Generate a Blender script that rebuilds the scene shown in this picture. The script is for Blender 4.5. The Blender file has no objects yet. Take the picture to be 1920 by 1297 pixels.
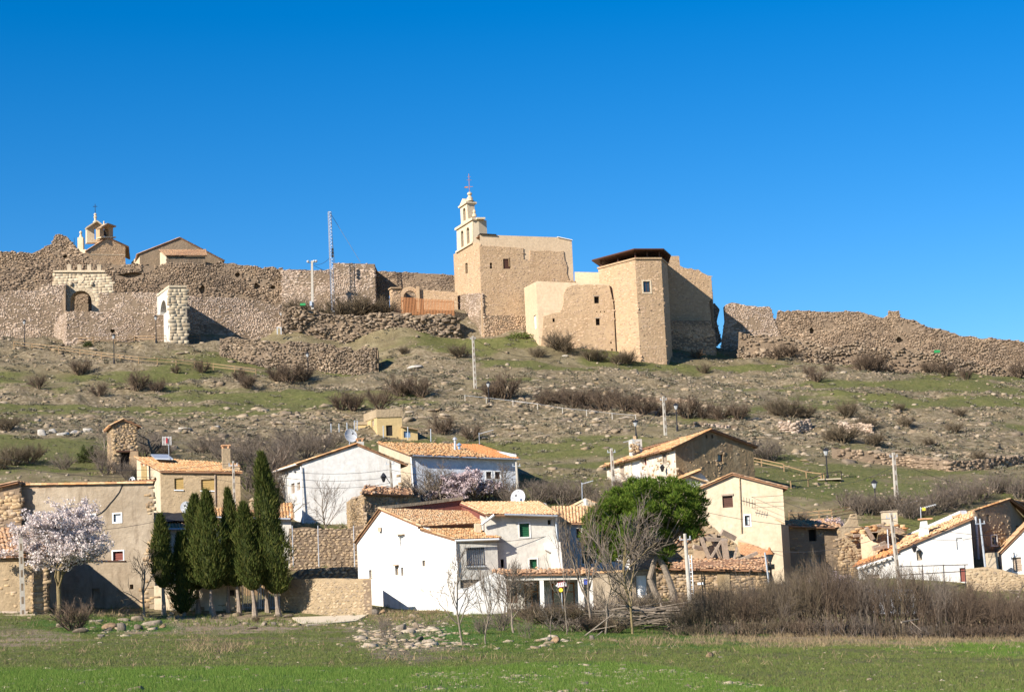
import bpy, math, random
import numpy as np
from mathutils import Vector, Matrix
from mathutils.geometry import tessellate_polygon
R = math.radians
rng = np.random.default_rng(7)
random.seed(7)
S = bpy.context.scene
C = S.collection
# ---------------------------------------------------------------- camera
FPX = 3583.0
PITCH, ROLL, CZ = R(7.97), R(2.6), 1.6
cam_d = bpy.data.cameras.new('camera')
cam_d.sensor_width = 36.0
cam_d.lens = 36.0 * FPX / 1920.0
cam_d.clip_start = 0.5
cam_d.clip_end = 9000
cam = bpy.data.objects.new('camera', cam_d)
C.objects.link(cam)
_fw = Vector((0, math.cos(PITCH), math.sin(PITCH)))
_up0 = Vector((0, -math.sin(PITCH), math.cos(PITCH)))
_r0 = Vector((1, 0, 0))
_rt = _r0 * math.cos(ROLL) - _up0 * math.sin(ROLL)
_up = _up0 * math.cos(ROLL) + _r0 * math.sin(ROLL)
cam.matrix_world = Matrix(((_rt.x, _up.x, -_fw.x, 0), (_rt.y, _up.y, -_fw.y, 0), (_rt.z, _up.z, -_fw.z, CZ), (0, 0, 0, 1)))
S.camera = cam
# ---------------------------------------------------------------- light
SUN = Vector((-0.61, -0.60, 0.50)).normalized()      # towards the sun
world = bpy.data.worlds.new('World')
S.world = world
world.use_nodes = True
wn = world.node_tree.nodes
wl = world.node_tree.links
sky = wn.new('ShaderNodeTexSky')
sky.sky_type = 'NISHITA'
sky.sun_disc = False
sky.sun_elevation = math.asin(SUN.z)
sky.sun_rotation = math.atan2(SUN.x, SUN.y)
sky.altitude = 1000
sky.air_density = 1.0
sky.dust_density = 0.05
sky.ozone_density = 3.2
hs = wn.new('ShaderNodeHueSaturation')
hs.inputs['Saturation'].default_value = 1.45
hs.inputs['Hue'].default_value = 0.505
hs.inputs['Value'].default_value = 1.0
wl.new(sky.outputs[0], hs.inputs['Color'])
wl.new(hs.outputs[0], wn['Background'].inputs[0])
wn['Background'].inputs[1].default_value = 0.082
sun_d = bpy.data.lights.new('sun', 'SUN')
sun_d.energy = 5.0
sun_d.angle = R(0.5)
sun_d.color = (1.0, 0.92, 0.80)
sun = bpy.data.objects.new('sun', sun_d)
C.objects.link(sun)
sun.rotation_euler = SUN.to_track_quat('Z', 'Y').to_euler()
sun.location = (-60, -60, 80)
vs = S.view_settings
vs.view_transform = 'Standard'
vs.look = 'None'
vs.exposure = 0.85
vs.gamma = 1.0
vs.use_curve_mapping = False
S.cycles.max_bounces = 5
S.cycles.diffuse_bounces = 3
S.cycles.glossy_bounces = 2
S.cycles.transparent_max_bounces = 4

# ---------------------------------------------------------------- projection helpers (survey of the place)
def ray(px, py):
    a = (px - 960.0) / FPX
    b = -(py - 648.5) / FPX
    return _rt * a + _up * b + _fw

def at(px, py, Y):
    d = ray(px, py)
    return Vector((0, 0, CZ)) + d * (Y / d.y)

def proj_np(X, Y, Z):
    Z = Z - CZ
    x = X * _rt.x + Y * _rt.y + Z * _rt.z
    y = X * _up.x + Y * _up.y + Z * _up.z
    w = X * _fw.x + Y * _fw.y + Z * _fw.z
    return 960 + FPX * x / w, 648.5 - FPX * y / w

# ---------------------------------------------------------------- numpy noise
def _hash(ix, iy, s):
    h = (ix.astype(np.int64) * 374761393 + iy.astype(np.int64) * 668265263 + s * 1442695041) & 0xffffffff
    h = ((h ^ (h >> 13)) * 1274126177) & 0xffffffff
    return ((h ^ (h >> 16)) & 0xffff) / 65535.0

def vnoise(x, y, s=0):
    ix = np.floor(x); iy = np.floor(y)
    fx = x - ix; fy = y - iy
    fx = fx * fx * (3 - 2 * fx); fy = fy * fy * (3 - 2 * fy)
    a = _hash(ix, iy, s); b = _hash(ix + 1, iy, s); c = _hash(ix, iy + 1, s); d = _hash(ix + 1, iy + 1, s)
    return (a * (1 - fx) + b * fx) * (1 - fy) + (c * (1 - fx) + d * fx) * fy

def fbm(x, y, s=0, o=4):
    v = 0; a = 0.5; t = 0
    for k in range(o):
        v = v + a * vnoise(x, y, s + k * 17); t += a
        x = x * 2.03 + 5.1; y = y * 2.03 + 3.7; a *= 0.5
    return v / t

# ---------------------------------------------------------------- materials
def newmat(name):
    m = bpy.data.materials.new(name)
    m.use_nodes = True
    nt = m.node_tree
    b = nt.nodes['Principled BSDF']
    b.inputs['Specular IOR Level'].default_value = 0.25
    return m, nt, b

def N(nt, t, **kw):
    n = nt.nodes.new(t)
    for k, v in kw.items():
        setattr(n, k, v)
    return n

def noise_node(nt, vec, scale, detail=4, rough=0.6):
    n = N(nt, 'ShaderNodeTexNoise')
    n.inputs['Scale'].default_value = scale
    n.inputs['Detail'].default_value = detail
    n.inputs['Roughness'].default_value = rough
    nt.links.new(vec, n.inputs['Vector'])
    return n.outputs['Fac']

def ramp(nt, fac, stops, interp='LINEAR'):
    r = N(nt, 'ShaderNodeValToRGB')
    r.color_ramp.interpolation = interp
    e = r.color_ramp.elements
    while len(e) < len(stops):
        e.new(0.5)
    for i, (p, c) in enumerate(stops):
        e[i].position = p
        e[i].color = (*c, 1) if len(c) == 3 else c
    nt.links.new(fac, r.inputs[0])
    return r.outputs[0]

def mix(nt, fac, a, b, mode='MIX'):
    m = N(nt, 'ShaderNodeMix', data_type='RGBA', blend_type=mode)
    for s, v in ((m.inputs[0], fac), (m.inputs[6], a), (m.inputs[7], b)):
        if isinstance(v, (int, float)):
            s.default_value = v
        elif isinstance(v, (tuple, list)):
            s.default_value = (*v, 1)
        else:
            nt.links.new(v, s)
    return m.outputs[2]

def bump(nt, b, h, strength, dist=0.05):
    n = N(nt, 'ShaderNodeBump')
    n.inputs['Strength'].default_value = strength
    n.inputs['Distance'].default_value = dist
    nt.links.new(h, n.inputs['Height'])
    nt.links.new(n.outputs[0], b.inputs['Normal'])

def g(v):
    return (v, v, v)

# measured albedo corrections per surface (red, green, blue)
TONE = {'castle_rubble_stone': (.86, .84, .88), 'mortared_castle_masonry': (.88, .86, .88), 'grey_brown_mortar': (.72, .69, .66), 'grey_brown_rubble_stone': (.68, .65, .62), 'terrace_wall_stone': (.78, .77, .80),
        'pale_cut_stone': (.88, .87, .86), 'pale_gate_ashlar': (.88, .87, .88), 'pinkish_new_render': (.84, .88, .84), 'weathered_lime_plaster': (.80, .78, .76), 'cream_render': (.90, .88, .86), 'tan_roughcast': (.9, .87, .84),
        'pebbledash_wall': (.84, .82, .80), 'terracotta_tile': (.76, .80, .72), 'bleached_tile': (.76, .75, .72), 'lichened_tile': (.80, .80, .80), 'new_orange_tile': (.68, .68, .8), 'warm_village_stone': (.80, .77, .74),
        'limestone_chunk': (.78, .75, .70), 'yellow_render': (.86, .85, .84), 'cream_bell_gable_stone': (.92, .91, .92), 'earth_render': (.85, .82, .8), 'pale_limestone': (.72, .69, .64),
        'young_wheat_blades': (1.25, .95, 1.15), 'pine_needles': (1.08, .80, 1.0), 'rusty_slat_metal': (.85, .8, .75), 'rough_grass_blades': (1.42, 1.55, 1.35), 'dry_straw_blades': (1.1, 1.1, 1.1), 'lush_grass_blades': (1.2, 1.15, 1.1)}
def tn(name, c):
    k = TONE.get(name, (1, 1, 1)); return tuple(a * b for a, b in zip(c, k))

def m_plain(name, col, rough=0.7, metal=0.0, var=0.12, scale=6.0):
    m, nt, b = newmat(name)
    tc = N(nt, 'ShaderNodeTexCoord').outputs['Object']
    f = noise_node(nt, tc, scale)
    c = ramp(nt, f, [(0.3, tuple(x * (1 - var) for x in col)), (0.7, tuple(min(1, x * (1 + var)) for x in col))])
    nt.links.new(c, b.inputs['Base Color'])
    b.inputs['Roughness'].default_value = rough
    b.inputs['Metallic'].default_value = metal
    return m

def m_plaster(name, c1, c2, dirt, dirt_amt=0.5, bmp=0.5, fine=3.0, big=0.35):
    """Render on masonry: two tones in large patches, dirt runs, fine relief."""
    m, nt, b = newmat(name)
    c1, c2, dirt = tn(name, c1), tn(name, c2), tn(name, dirt)
    tc = N(nt, 'ShaderNodeTexCoord').outputs['Object']
    f1 = noise_node(nt, tc, big, 5, 0.6)
    base = ramp(nt, f1, [(0.35, c1), (0.65, c2)])
    mp = N(nt, 'ShaderNodeMapping')
    mp.inputs['Scale'].default_value = (1.2, 1.2, 0.25)
    nt.links.new(tc, mp.inputs[0])
    f2 = noise_node(nt, mp.outputs[0], 1.1, 6, 0.7)
    df = ramp(nt, f2, [(0.5, g(0)), (0.72, g(dirt_amt))])
    col = mix(nt, df, base, dirt)
    f3 = noise_node(nt, tc, fine, 6, 0.65)
    v = ramp(nt, f3, [(0.25, g(0.8)), (0.75, g(1.12))])
    col = mix(nt, 1.0, col, v, 'MULTIPLY')
    nt.links.new(col, b.inputs['Base Color'])
    b.inputs['Roughness'].default_value = 0.9
    bump(nt, b, f3, bmp, 0.12)
    return m

def m_island(name, cols, rough=0.9, nscale=5.0, nvar=0.25, bmp=0.4, spec=0.2, attr='Random Per Island', trans=0.0, macro=0.0):
    """A different tone for each loose piece (stone, tile, leaf, twig)."""
    m, nt, b = newmat(name)
    geo = N(nt, 'ShaderNodeNewGeometry')
    stops = [((i + 0.5) / len(cols), tn(name, c)) for i, c in enumerate(cols)]
    c = ramp(nt, geo.outputs['Random Per Island'], stops)
    if nvar:
        tc = N(nt, 'ShaderNodeTexCoord').outputs['Object']
        f = noise_node(nt, tc, nscale, 4, 0.6)
        v = ramp(nt, f, [(0.25, g(1 - nvar)), (0.75, g(1 + nvar))])
        c = mix(nt, 1.0, c, v, 'MULTIPLY')
        if macro:
            f5 = noise_node(nt, tc, 0.22, 5, 0.65)
            c = mix(nt, 1.0, c, ramp(nt, f5, [(0.32, (1 - macro, 1 - macro, 1 - macro * .9)), (0.68, (1 + macro, 1 + macro * .9, 1 + macro * .75))]), 'MULTIPLY')
        if bmp:
            bump(nt, b, f, bmp, 0.06)
    nt.links.new(c, b.inputs['Base Color'])
    b.inputs['Roughness'].default_value = rough
    b.inputs['Specular IOR Level'].default_value = spec
    if trans:
        tr = N(nt, 'ShaderNodeBsdfTranslucent')
        nt.links.new(c, tr.inputs[0])
        ms = N(nt, 'ShaderNodeMixShader')
        ms.inputs[0].default_value = trans
        nt.links.new(b.outputs[0], ms.inputs[1])
        nt.links.new(tr.outputs[0], ms.inputs[2])
        nt.links.new(ms.outputs[0], nt.nodes['Material Output'].inputs[0])
    return m

M = {}
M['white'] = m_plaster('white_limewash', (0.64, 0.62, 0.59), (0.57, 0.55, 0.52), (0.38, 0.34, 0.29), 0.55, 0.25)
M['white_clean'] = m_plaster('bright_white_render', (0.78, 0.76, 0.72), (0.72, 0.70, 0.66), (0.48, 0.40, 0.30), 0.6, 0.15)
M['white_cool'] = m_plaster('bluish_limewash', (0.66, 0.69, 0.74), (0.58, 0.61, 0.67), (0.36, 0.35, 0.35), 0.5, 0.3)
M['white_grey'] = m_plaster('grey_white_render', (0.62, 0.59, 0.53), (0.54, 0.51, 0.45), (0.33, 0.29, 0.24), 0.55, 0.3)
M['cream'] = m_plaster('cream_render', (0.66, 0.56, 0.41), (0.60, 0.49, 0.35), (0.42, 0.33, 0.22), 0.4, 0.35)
M['tan'] = m_plaster('tan_roughcast', (0.46, 0.37, 0.25), (0.40, 0.31, 0.20), (0.27, 0.20, 0.13), 0.5, 0.9, 5.0)
M['pebbledash'] = m_plaster('pebbledash_wall', (0.44, 0.34, 0.22), (0.38, 0.29, 0.18), (0.28, 0.21, 0.13), 0.4, 1.0, 4.0)
M['old'] = m_plaster('weathered_lime_plaster', (0.50, 0.42, 0.32), (0.34, 0.27, 0.19), (0.20, 0.15, 0.10), 0.8, 0.8, 2.2)
M['old_pale'] = m_plaster('stained_pale_plaster', (0.60, 0.50, 0.37), (0.68, 0.62, 0.54), (0.36, 0.24, 0.15), 0.8, 0.8, 2.2)
M['yellow'] = m_plaster('yellow_render', (0.62, 0.47, 0.24), (0.55, 0.41, 0.20), (0.36, 0.26, 0.14), 0.5, 0.3)
M['dark_plaster'] = m_plaster('lichened_brown_plaster', (0.24, 0.17, 0.10), (0.30, 0.22, 0.12), (0.42, 0.34, 0.22), 0.6, 1.0, 2.5, 0.5)
M['brown'] = m_plaster('earth_render', (0.34, 0.26, 0.18), (0.29, 0.22, 0.15), (0.22, 0.16, 0.10), 0.5, 0.7, 3.0)
M['conc'] = m_plaster('pinkish_new_render', (0.70, 0.51, 0.36), (0.64, 0.46, 0.32), (0.48, 0.35, 0.24), 0.3, 0.2)
M['castle'] = m_plaster('mortared_castle_masonry', (0.54, 0.39, 0.235), (0.46, 0.32, 0.185), (0.34, 0.22, 0.12), 0.5, 0.7, 2.0, 0.22)
M['castle_rough'] = m_plaster('grey_brown_mortar', (0.34, 0.26, 0.185), (0.27, 0.205, 0.145), (0.16, 0.115, 0.08), 0.6, 1.0, 2.0)
M['ashlar'] = m_plaster('pale_gate_ashlar', (0.60, 0.50, 0.36), (0.52, 0.42, 0.29), (0.38, 0.30, 0.20), 0.5, 0.5, 2.0)
M['bellstone'] = m_plaster('cream_bell_gable_stone', (0.72, 0.60, 0.42), (0.66, 0.53, 0.36), (0.46, 0.36, 0.24), 0.4, 0.5, 3.0)
M['red'] = m_plaster('red_brown_render', (0.20, 0.065, 0.05), (0.24, 0.085, 0.065), (0.15, 0.06, 0.05), 0.5, 0.3)
M['brick'] = m_island('thin_red_bricks', [(0.62, 0.36, 0.20), (0.55, 0.30, 0.16), (0.68, 0.42, 0.25)])
M['st_castle'] = m_island('castle_rubble_stone', [(0.53, 0.38, 0.235), (0.45, 0.315, 0.185), (0.59, 0.44, 0.28), (0.40, 0.28, 0.165), (0.51, 0.37, 0.24)], macro=.25)
M['st_grey'] = m_island('grey_brown_rubble_stone', [(0.42, 0.325, 0.24), (0.30, 0.23, 0.165), (0.50, 0.40, 0.30), (0.36, 0.27, 0.19), (0.25, 0.19, 0.14)], nvar=0.3, macro=.35)
M['st_pale'] = m_island('pale_cut_stone', [(0.60, 0.50, 0.35), (0.54, 0.43, 0.29), (0.62, 0.52, 0.38), (0.52, 0.41, 0.28)], nvar=.14, bmp=.08)
M['st_terrace'] = m_island('terrace_wall_stone', [(0.55, 0.44, 0.33), (0.48, 0.37, 0.27), (0.60, 0.49, 0.38), (0.42, 0.31, 0.22)], macro=.25)
M['st_warm'] = m_island('warm_village_stone', [(0.47, 0.35, 0.21), (0.38, 0.27, 0.155), (0.54, 0.42, 0.27), (0.33, 0.24, 0.15), (0.45, 0.36, 0.26)], nvar=0.3, macro=.25)
M['rock'] = m_island('limestone_chunk', [(0.36, 0.29, 0.21), (0.28, 0.22, 0.16), (0.46, 0.39, 0.31), (0.34, 0.26, 0.17), (0.22, 0.18, 0.14)], nvar=0.3, nscale=2.5)
M['rock_pale'] = m_island('pale_limestone', [(0.50, 0.42, 0.32), (0.42, 0.34, 0.26), (0.56, 0.49, 0.40), (0.44, 0.34, 0.23), (0.30, 0.24, 0.18)], nvar=0.25, nscale=3)
M['tile'] = m_island('terracotta_tile', [(0.62, 0.32, 0.16), (0.54, 0.25, 0.12), (0.72, 0.46, 0.27), (0.60, 0.40, 0.26), (0.66, 0.36, 0.18), (0.44, 0.24, 0.14)], nvar=0.25, nscale=7)
M['tile_pale'] = m_island('bleached_tile', [(0.74, 0.50, 0.29), (0.66, 0.40, 0.21), (0.80, 0.60, 0.40), (0.70, 0.46, 0.26), (0.60, 0.33, 0.18)], nvar=0.22, nscale=7)
M['tile_old'] = m_island('lichened_tile', [(0.46, 0.27, 0.16), (0.36, 0.21, 0.13), (0.56, 0.36, 0.22), (0.40, 0.29, 0.20), (0.60, 0.34, 0.18)], nvar=0.3, nscale=6)
M['tile_orange'] = m_island('new_orange_tile', [(0.80, 0.34, 0.11), (0.74, 0.30, 0.10), (0.84, 0.40, 0.15)], nvar=0.15)
M['under'] = m_plain('roof_underlay', (0.26, 0.14, 0.08), 0.9)
M['wood'] = m_plain('weathered_timber', (0.33, 0.26, 0.20), 0.85, var=0.3)
M['wood_warm'] = m_plain('fence_timber', (0.30, 0.20, 0.11), 0.85, var=0.2)
M['wood_dark'] = m_plain('dark_stained_timber', (0.085, 0.038, 0.025), 0.6, var=0.2)
M['rust'] = m_island('rusty_slat_metal', [(0.42, 0.19, 0.085), (0.50, 0.24, 0.11), (0.34, 0.15, 0.07)], nvar=0.2)
M['shutter_tan'] = m_plain('tan_roller_shutter', (0.33, 0.22, 0.075), 0.6)
M['green'] = m_plain('green_painted_shutter', (0.018, 0.10, 0.045), 0.5)
M['dark'] = m_plain('dark_parts_and_interior_shade', (0.025, 0.022, 0.02), 0.9)
M['iron'] = m_plain('black_iron', (0.03, 0.03, 0.035), 0.5, 0.3)
M['galv'] = m_plain('galvanised_steel', (0.50, 0.53, 0.57), 0.4, 0.5)
M['paint_white'] = m_plain('white_paint', (0.78, 0.77, 0.75), 0.5, var=0.04)
M['paint_grey'] = m_plain('grey_paint', (0.42, 0.43, 0.44), 0.5, var=0.08)
M['dish'] = m_plain('grey_dish_paint', (0.50, 0.51, 0.53), 0.5, var=0.05)
M['pole'] = m_plain('pole_concrete', (0.44, 0.40, 0.34), 0.85, var=0.15)
M['black_cloth'] = m_plain('black_tarpaulin', (0.02, 0.02, 0.022), 0.6)
M['blue'] = m_plain('blue_enamel', (0.05, 0.09, 0.42), 0.4)
M['blue_grey'] = m_plain('blue_grey_steel_sheet', (0.20, 0.30, 0.45), 0.5)
M['redink'] = m_plain('red_paint', (0.35, 0.03, 0.04), 0.5)
M['yellowp'] = m_plain('yellow_paint', (0.75, 0.60, 0.05), 0.5)
M['orange_wood'] = m_plain('orange_varnished_wood', (0.42, 0.17, 0.06), 0.5)
M['bronze'] = m_plain('bell_bronze', (0.05, 0.045, 0.04), 0.45, 0.6)
M['sand'] = m_plain('pale_concrete_paving', (0.60, 0.50, 0.36), 0.9, var=0.08)
M['plastic_green'] = m_plain('green_plastic', (0.03, 0.25, 0.08), 0.5)
gm, gnt, gb = newmat('window_glass')
gb.inputs['Base Color'].default_value = (0.03, 0.045, 0.06, 1)
gb.inputs['Roughness'].default_value = 0.08
gb.inputs['Specular IOR Level'].default_value = 0.8
M['glass'] = gm
M['bark'] = m_plain('grey_bark', (0.21, 0.17, 0.13), 0.95, var=0.35, scale=9)
M['bark_pale'] = m_plain('pale_cypress_bark', (0.25, 0.20, 0.155), 0.95, var=0.3, scale=9)
M['bark_lichen'] = m_plain('lichened_bark', (0.19, 0.145, 0.075), 0.95, var=0.35, scale=9)
M['twig_red'] = m_island('reddish_twigs', [(0.135, 0.096, 0.066), (0.092, 0.066, 0.048), (0.185, 0.132, 0.09)], nvar=0, bmp=0)
M['twig_brown'] = m_island('brown_twigs', [(0.135, 0.102, 0.066), (0.09, 0.068, 0.045), (0.20, 0.155, 0.10)], nvar=0, bmp=0)
M['twig_grey'] = m_island('grey_twigs', [(0.17, 0.135, 0.105), (0.12, 0.095, 0.075), (0.23, 0.185, 0.145)], nvar=0, bmp=0)
M['cypress'] = m_island('cypress_foliage', [(0.055, 0.075, 0.014), (0.036, 0.052, 0.011), (0.08, 0.10, 0.018), (0.11, 0.11, 0.026)], nvar=0, bmp=0, trans=0.15)
M['pine'] = m_island('pine_needles', [(0.07, 0.17, 0.014), (0.055, 0.14, 0.013), (0.115, 0.22, 0.022), (0.15, 0.26, 0.03)], nvar=0, bmp=0, trans=0.25)
M['shrub_green'] = m_island('dark_shrub_leaves', [(0.06, 0.075, 0.02), (0.045, 0.06, 0.018), (0.08, 0.09, 0.03)], nvar=0, bmp=0, trans=0.15)
M['scrub'] = m_island('grey_thyme_scrub', [(0.20, 0.175, 0.125), (0.155, 0.135, 0.095), (0.25, 0.22, 0.165), (0.15, 0.145, 0.085)], nvar=0, bmp=0)
M['blossom'] = m_island('almond_blossom', [(0.70, 0.60, 0.57), (0.78, 0.69, 0.65), (0.58, 0.47, 0.44), (0.80, 0.74, 0.69)], nvar=0, bmp=0, trans=0.3)
M['blossom_pink'] = m_island('pink_blossom', [(0.58, 0.46, 0.46), (0.66, 0.55, 0.55), (0.46, 0.36, 0.36)], nvar=0, bmp=0, trans=0.3)
M['wheat'] = m_island('young_wheat_blades', [(0.085, 0.20, 0.026), (0.07, 0.17, 0.024), (0.12, 0.25, 0.035), (0.17, 0.27, 0.055)], nvar=0, bmp=0, trans=0.3)
M['grass'] = m_island('rough_grass_blades', [(0.075, 0.105, 0.024), (0.105, 0.115, 0.034), (0.055, 0.085, 0.018), (0.16, 0.135, 0.06), (0.085, 0.105, 0.028), (0.12, 0.105, 0.045)], nvar=0, bmp=0, trans=0.2)
M['grass_hill'] = m_island('dry_hill_grass_blades', [(0.13, 0.13, 0.05), (0.17, 0.15, 0.07), (0.10, 0.11, 0.035), (0.24, 0.20, 0.11), (0.14, 0.13, 0.055)], nvar=0, bmp=0, trans=0.2)
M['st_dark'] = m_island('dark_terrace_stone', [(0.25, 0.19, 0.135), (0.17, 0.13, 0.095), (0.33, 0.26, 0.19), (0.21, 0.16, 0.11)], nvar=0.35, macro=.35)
M['grass_lush'] = m_island('lush_grass_blades', [(0.05, 0.105, 0.018), (0.075, 0.13, 0.022), (0.045, 0.085, 0.018)], nvar=0, bmp=0, trans=0.25)
M['straw'] = m_island('dry_straw_blades', [(0.30, 0.225, 0.125), (0.24, 0.175, 0.10), (0.20, 0.15, 0.09)], nvar=0, bmp=0, trans=0.2)

# ---------------------------------------------------------------- mesh helpers
class MB:
    def __init__(s):
        s.v = []; s.f = []
    def add(s, vs, fs):
        o = len(s.v)
        s.v += [tuple(p) for p in vs]
        s.f += [tuple(o + i for i in f) for f in fs]
    def quad(s, a, b, c, d):
        s.add([a, b, c, d], [(0, 1, 2, 3)])
    def hexa(s, p):
        """8 corners: 0-3 one face, 4-7 the opposite face."""
        s.add(p, [(3, 2, 1, 0), (4, 5, 6, 7), (0, 1, 5, 4), (1, 2, 6, 5), (2, 3, 7, 6), (3, 0, 4, 7)])
    def box(s, c, e, x=Vector((1, 0, 0)), y=Vector((0, 1, 0)), z=Vector((0, 0, 1))):
        c = Vector(c); X = x * e[0] / 2; Y = y * e[1] / 2; Z = z * e[2] / 2
        s.hexa([c - X - Y - Z, c + X - Y - Z, c + X + Y - Z, c - X + Y - Z, c - X - Y + Z, c + X - Y + Z, c + X + Y + Z, c - X + Y + Z])
    def prism(s, base, off):
        """Polygon `base` (3D points) extruded by `off`, caps tessellated."""
        n = len(base); off = Vector(off)
        vs = [Vector(p) for p in base] + [Vector(p) + off for p in base]
        tri = tessellate_polygon([[Vector(p) for p in base]])
        fs = [tuple(t) for t in tri] + [tuple(n + i for i in reversed(t)) for t in tri]
        fs += [(i, (i + 1) % n, n + (i + 1) % n, n + i) for i in range(n)]
        s.add(vs, fs)
    def tube(s, a, b, r0, r1=None, n=8, caps=True):
        a = Vector(a); b = Vector(b); r1 = r0 if r1 is None else r1
        d = (b - a).normalized()
        u = d.cross(Vector((0, 0, 1)))
        u = Vector((1, 0, 0)) if u.length < 1e-4 else u.normalized()
        w = d.cross(u)
        vs = []
        for p, r in ((a, r0), (b, r1)):
            for i in range(n):
                t = 2 * math.pi * i / n
                vs.append(p + (u * math.cos(t) + w * math.sin(t)) * r)
        fs = [(i, (i + 1) % n, n + (i + 1) % n, n + i) for i in range(n)]
        if caps:
            fs += [tuple(reversed(range(n))), tuple(range(n, 2 * n))]
        s.add(vs, fs)
    def lathe(s, c, prof, n=10):
        """prof: (radius, z) from bottom to top about a vertical axis through c."""
        c = Vector(c); vs = []; fs = []
        for r, z in prof:
            for i in range(n):
                t = 2 * math.pi * i / n
                vs.append(c + Vector((math.cos(t) * r, math.sin(t) * r, z)))
        for k in range(len(prof) - 1):
            for i in range(n):
                j = (i + 1) % n
                fs.append((k * n + i, k * n + j, (k + 1) * n + j, (k + 1) * n + i))
        fs += [tuple(reversed(range(n))), tuple(range((len(prof) - 1) * n, len(prof) * n))]
        s.add(vs, fs)

def np_mesh(name, V, F, smooth=False):
    """V (n,3), F (m,k) with one k."""
    me = bpy.data.meshes.new(name)
    V = np.ascontiguousarray(V, dtype=np.float32); F = np.ascontiguousarray(F, dtype=np.int32)
    m, k = F.shape
    me.vertices.add(len(V)); me.vertices.foreach_set('co', V.ravel())
    me.loops.add(m * k); me.loops.foreach_set('vertex_index', F.ravel())
    me.polygons.add(m); me.polygons.foreach_set('loop_start', np.arange(0, m * k, k, dtype=np.int32))
    try:
        me.polygons.foreach_set('loop_total', np.full(m, k, dtype=np.int32))
    except Exception:
        pass
    if smooth:
        me.polygons.foreach_set('use_smooth', np.ones(m, dtype=bool))
    me.update(calc_edges=True)
    return me

def setp(o, label=None, cat=None, group=None, kind=None):
    if label: o['label'] = label
    if cat: o['category'] = cat
    if group: o['group'] = group
    if kind: o['kind'] = kind
    return o

def link(name, me, mat=None, parent=None, loc=(0, 0, 0)):
    if isinstance(me, MB):
        mm = bpy.data.meshes.new(name)
        mm.from_pydata(me.v, [], me.f); mm.update(); me = mm
    o = bpy.data.objects.new(name, me)
    C.objects.link(o)
    if mat is not None:
        me.materials.clear() if len(me.materials) else None
        me.materials.append(M[mat] if isinstance(mat, str) else mat)
    if parent is not None:
        o.parent = parent
    o.location = loc
    return o

def thing(name, label, cat, loc=(0, 0, 0), group=None, kind=None):
    o = bpy.data.objects.new(name, None)
    C.objects.link(o)
    o.location = loc
    o.empty_display_size = 0.3
    return setp(o, label, cat, group, kind)

def part(name, mb, mat, parent, label=None, kind=None):
    """mb is in world coordinates; the root of `parent` has location only."""
    r = parent
    while r.parent is not None:
        r = r.parent
    l = r.location
    if isinstance(mb, MB):
        mb.v = [(p[0] - l.x, p[1] - l.y, p[2] - l.z) for p in mb.v]
        me = bpy.data.meshes.new(name); me.from_pydata(mb.v, [], mb.f); me.update()
    else:
        V, F = mb
        me = np_mesh(name, np.asarray(V) - np.array([l.x, l.y, l.z]), F)
    o = link(name, me, mat, parent)
    return setp(o, label, None, None, kind)

def solo(name, mb, mat, label, cat, group=None, kind=None, origin=None):
    """A thing that is one mesh; origin moved to its base."""
    V = np.array(mb.v)
    if origin is None:
        origin = ((V[:, 0].min() + V[:, 0].max()) / 2, (V[:, 1].min() + V[:, 1].max()) / 2, V[:, 2].min())
    mb.v = [tuple(p) for p in (V - np.array(origin))]
    o = link(name, mb, mat, None, origin)
    return setp(o, label, cat, group, kind)

def copy_tree(o, parent=None):
    c = o.copy(); C.objects.link(c)
    if parent is not None: c.parent = parent
    for ch in list(o.children): copy_tree(ch, c)
    return c

ORD = ['first', 'second', 'third', 'fourth', 'fifth', 'sixth', 'seventh', 'eighth', 'ninth', 'tenth', 'eleventh', 'twelfth', 'thirteenth', 'fourteenth', 'fifteenth', 'sixteenth', 'seventeenth', 'eighteenth', 'nineteenth', 'twentieth']
def nth(i):
    if i < 20: return ORD[i]
    t = ['twenty', 'thirty', 'forty', 'fifty', 'sixty', 'seventy', 'eighty', 'ninety'][(i + 1) // 10 - 2]
    u = (i + 1) % 10
    return (t[:-1] + 'ieth') if u == 0 else t + '-' + ORD[u - 1]

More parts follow.
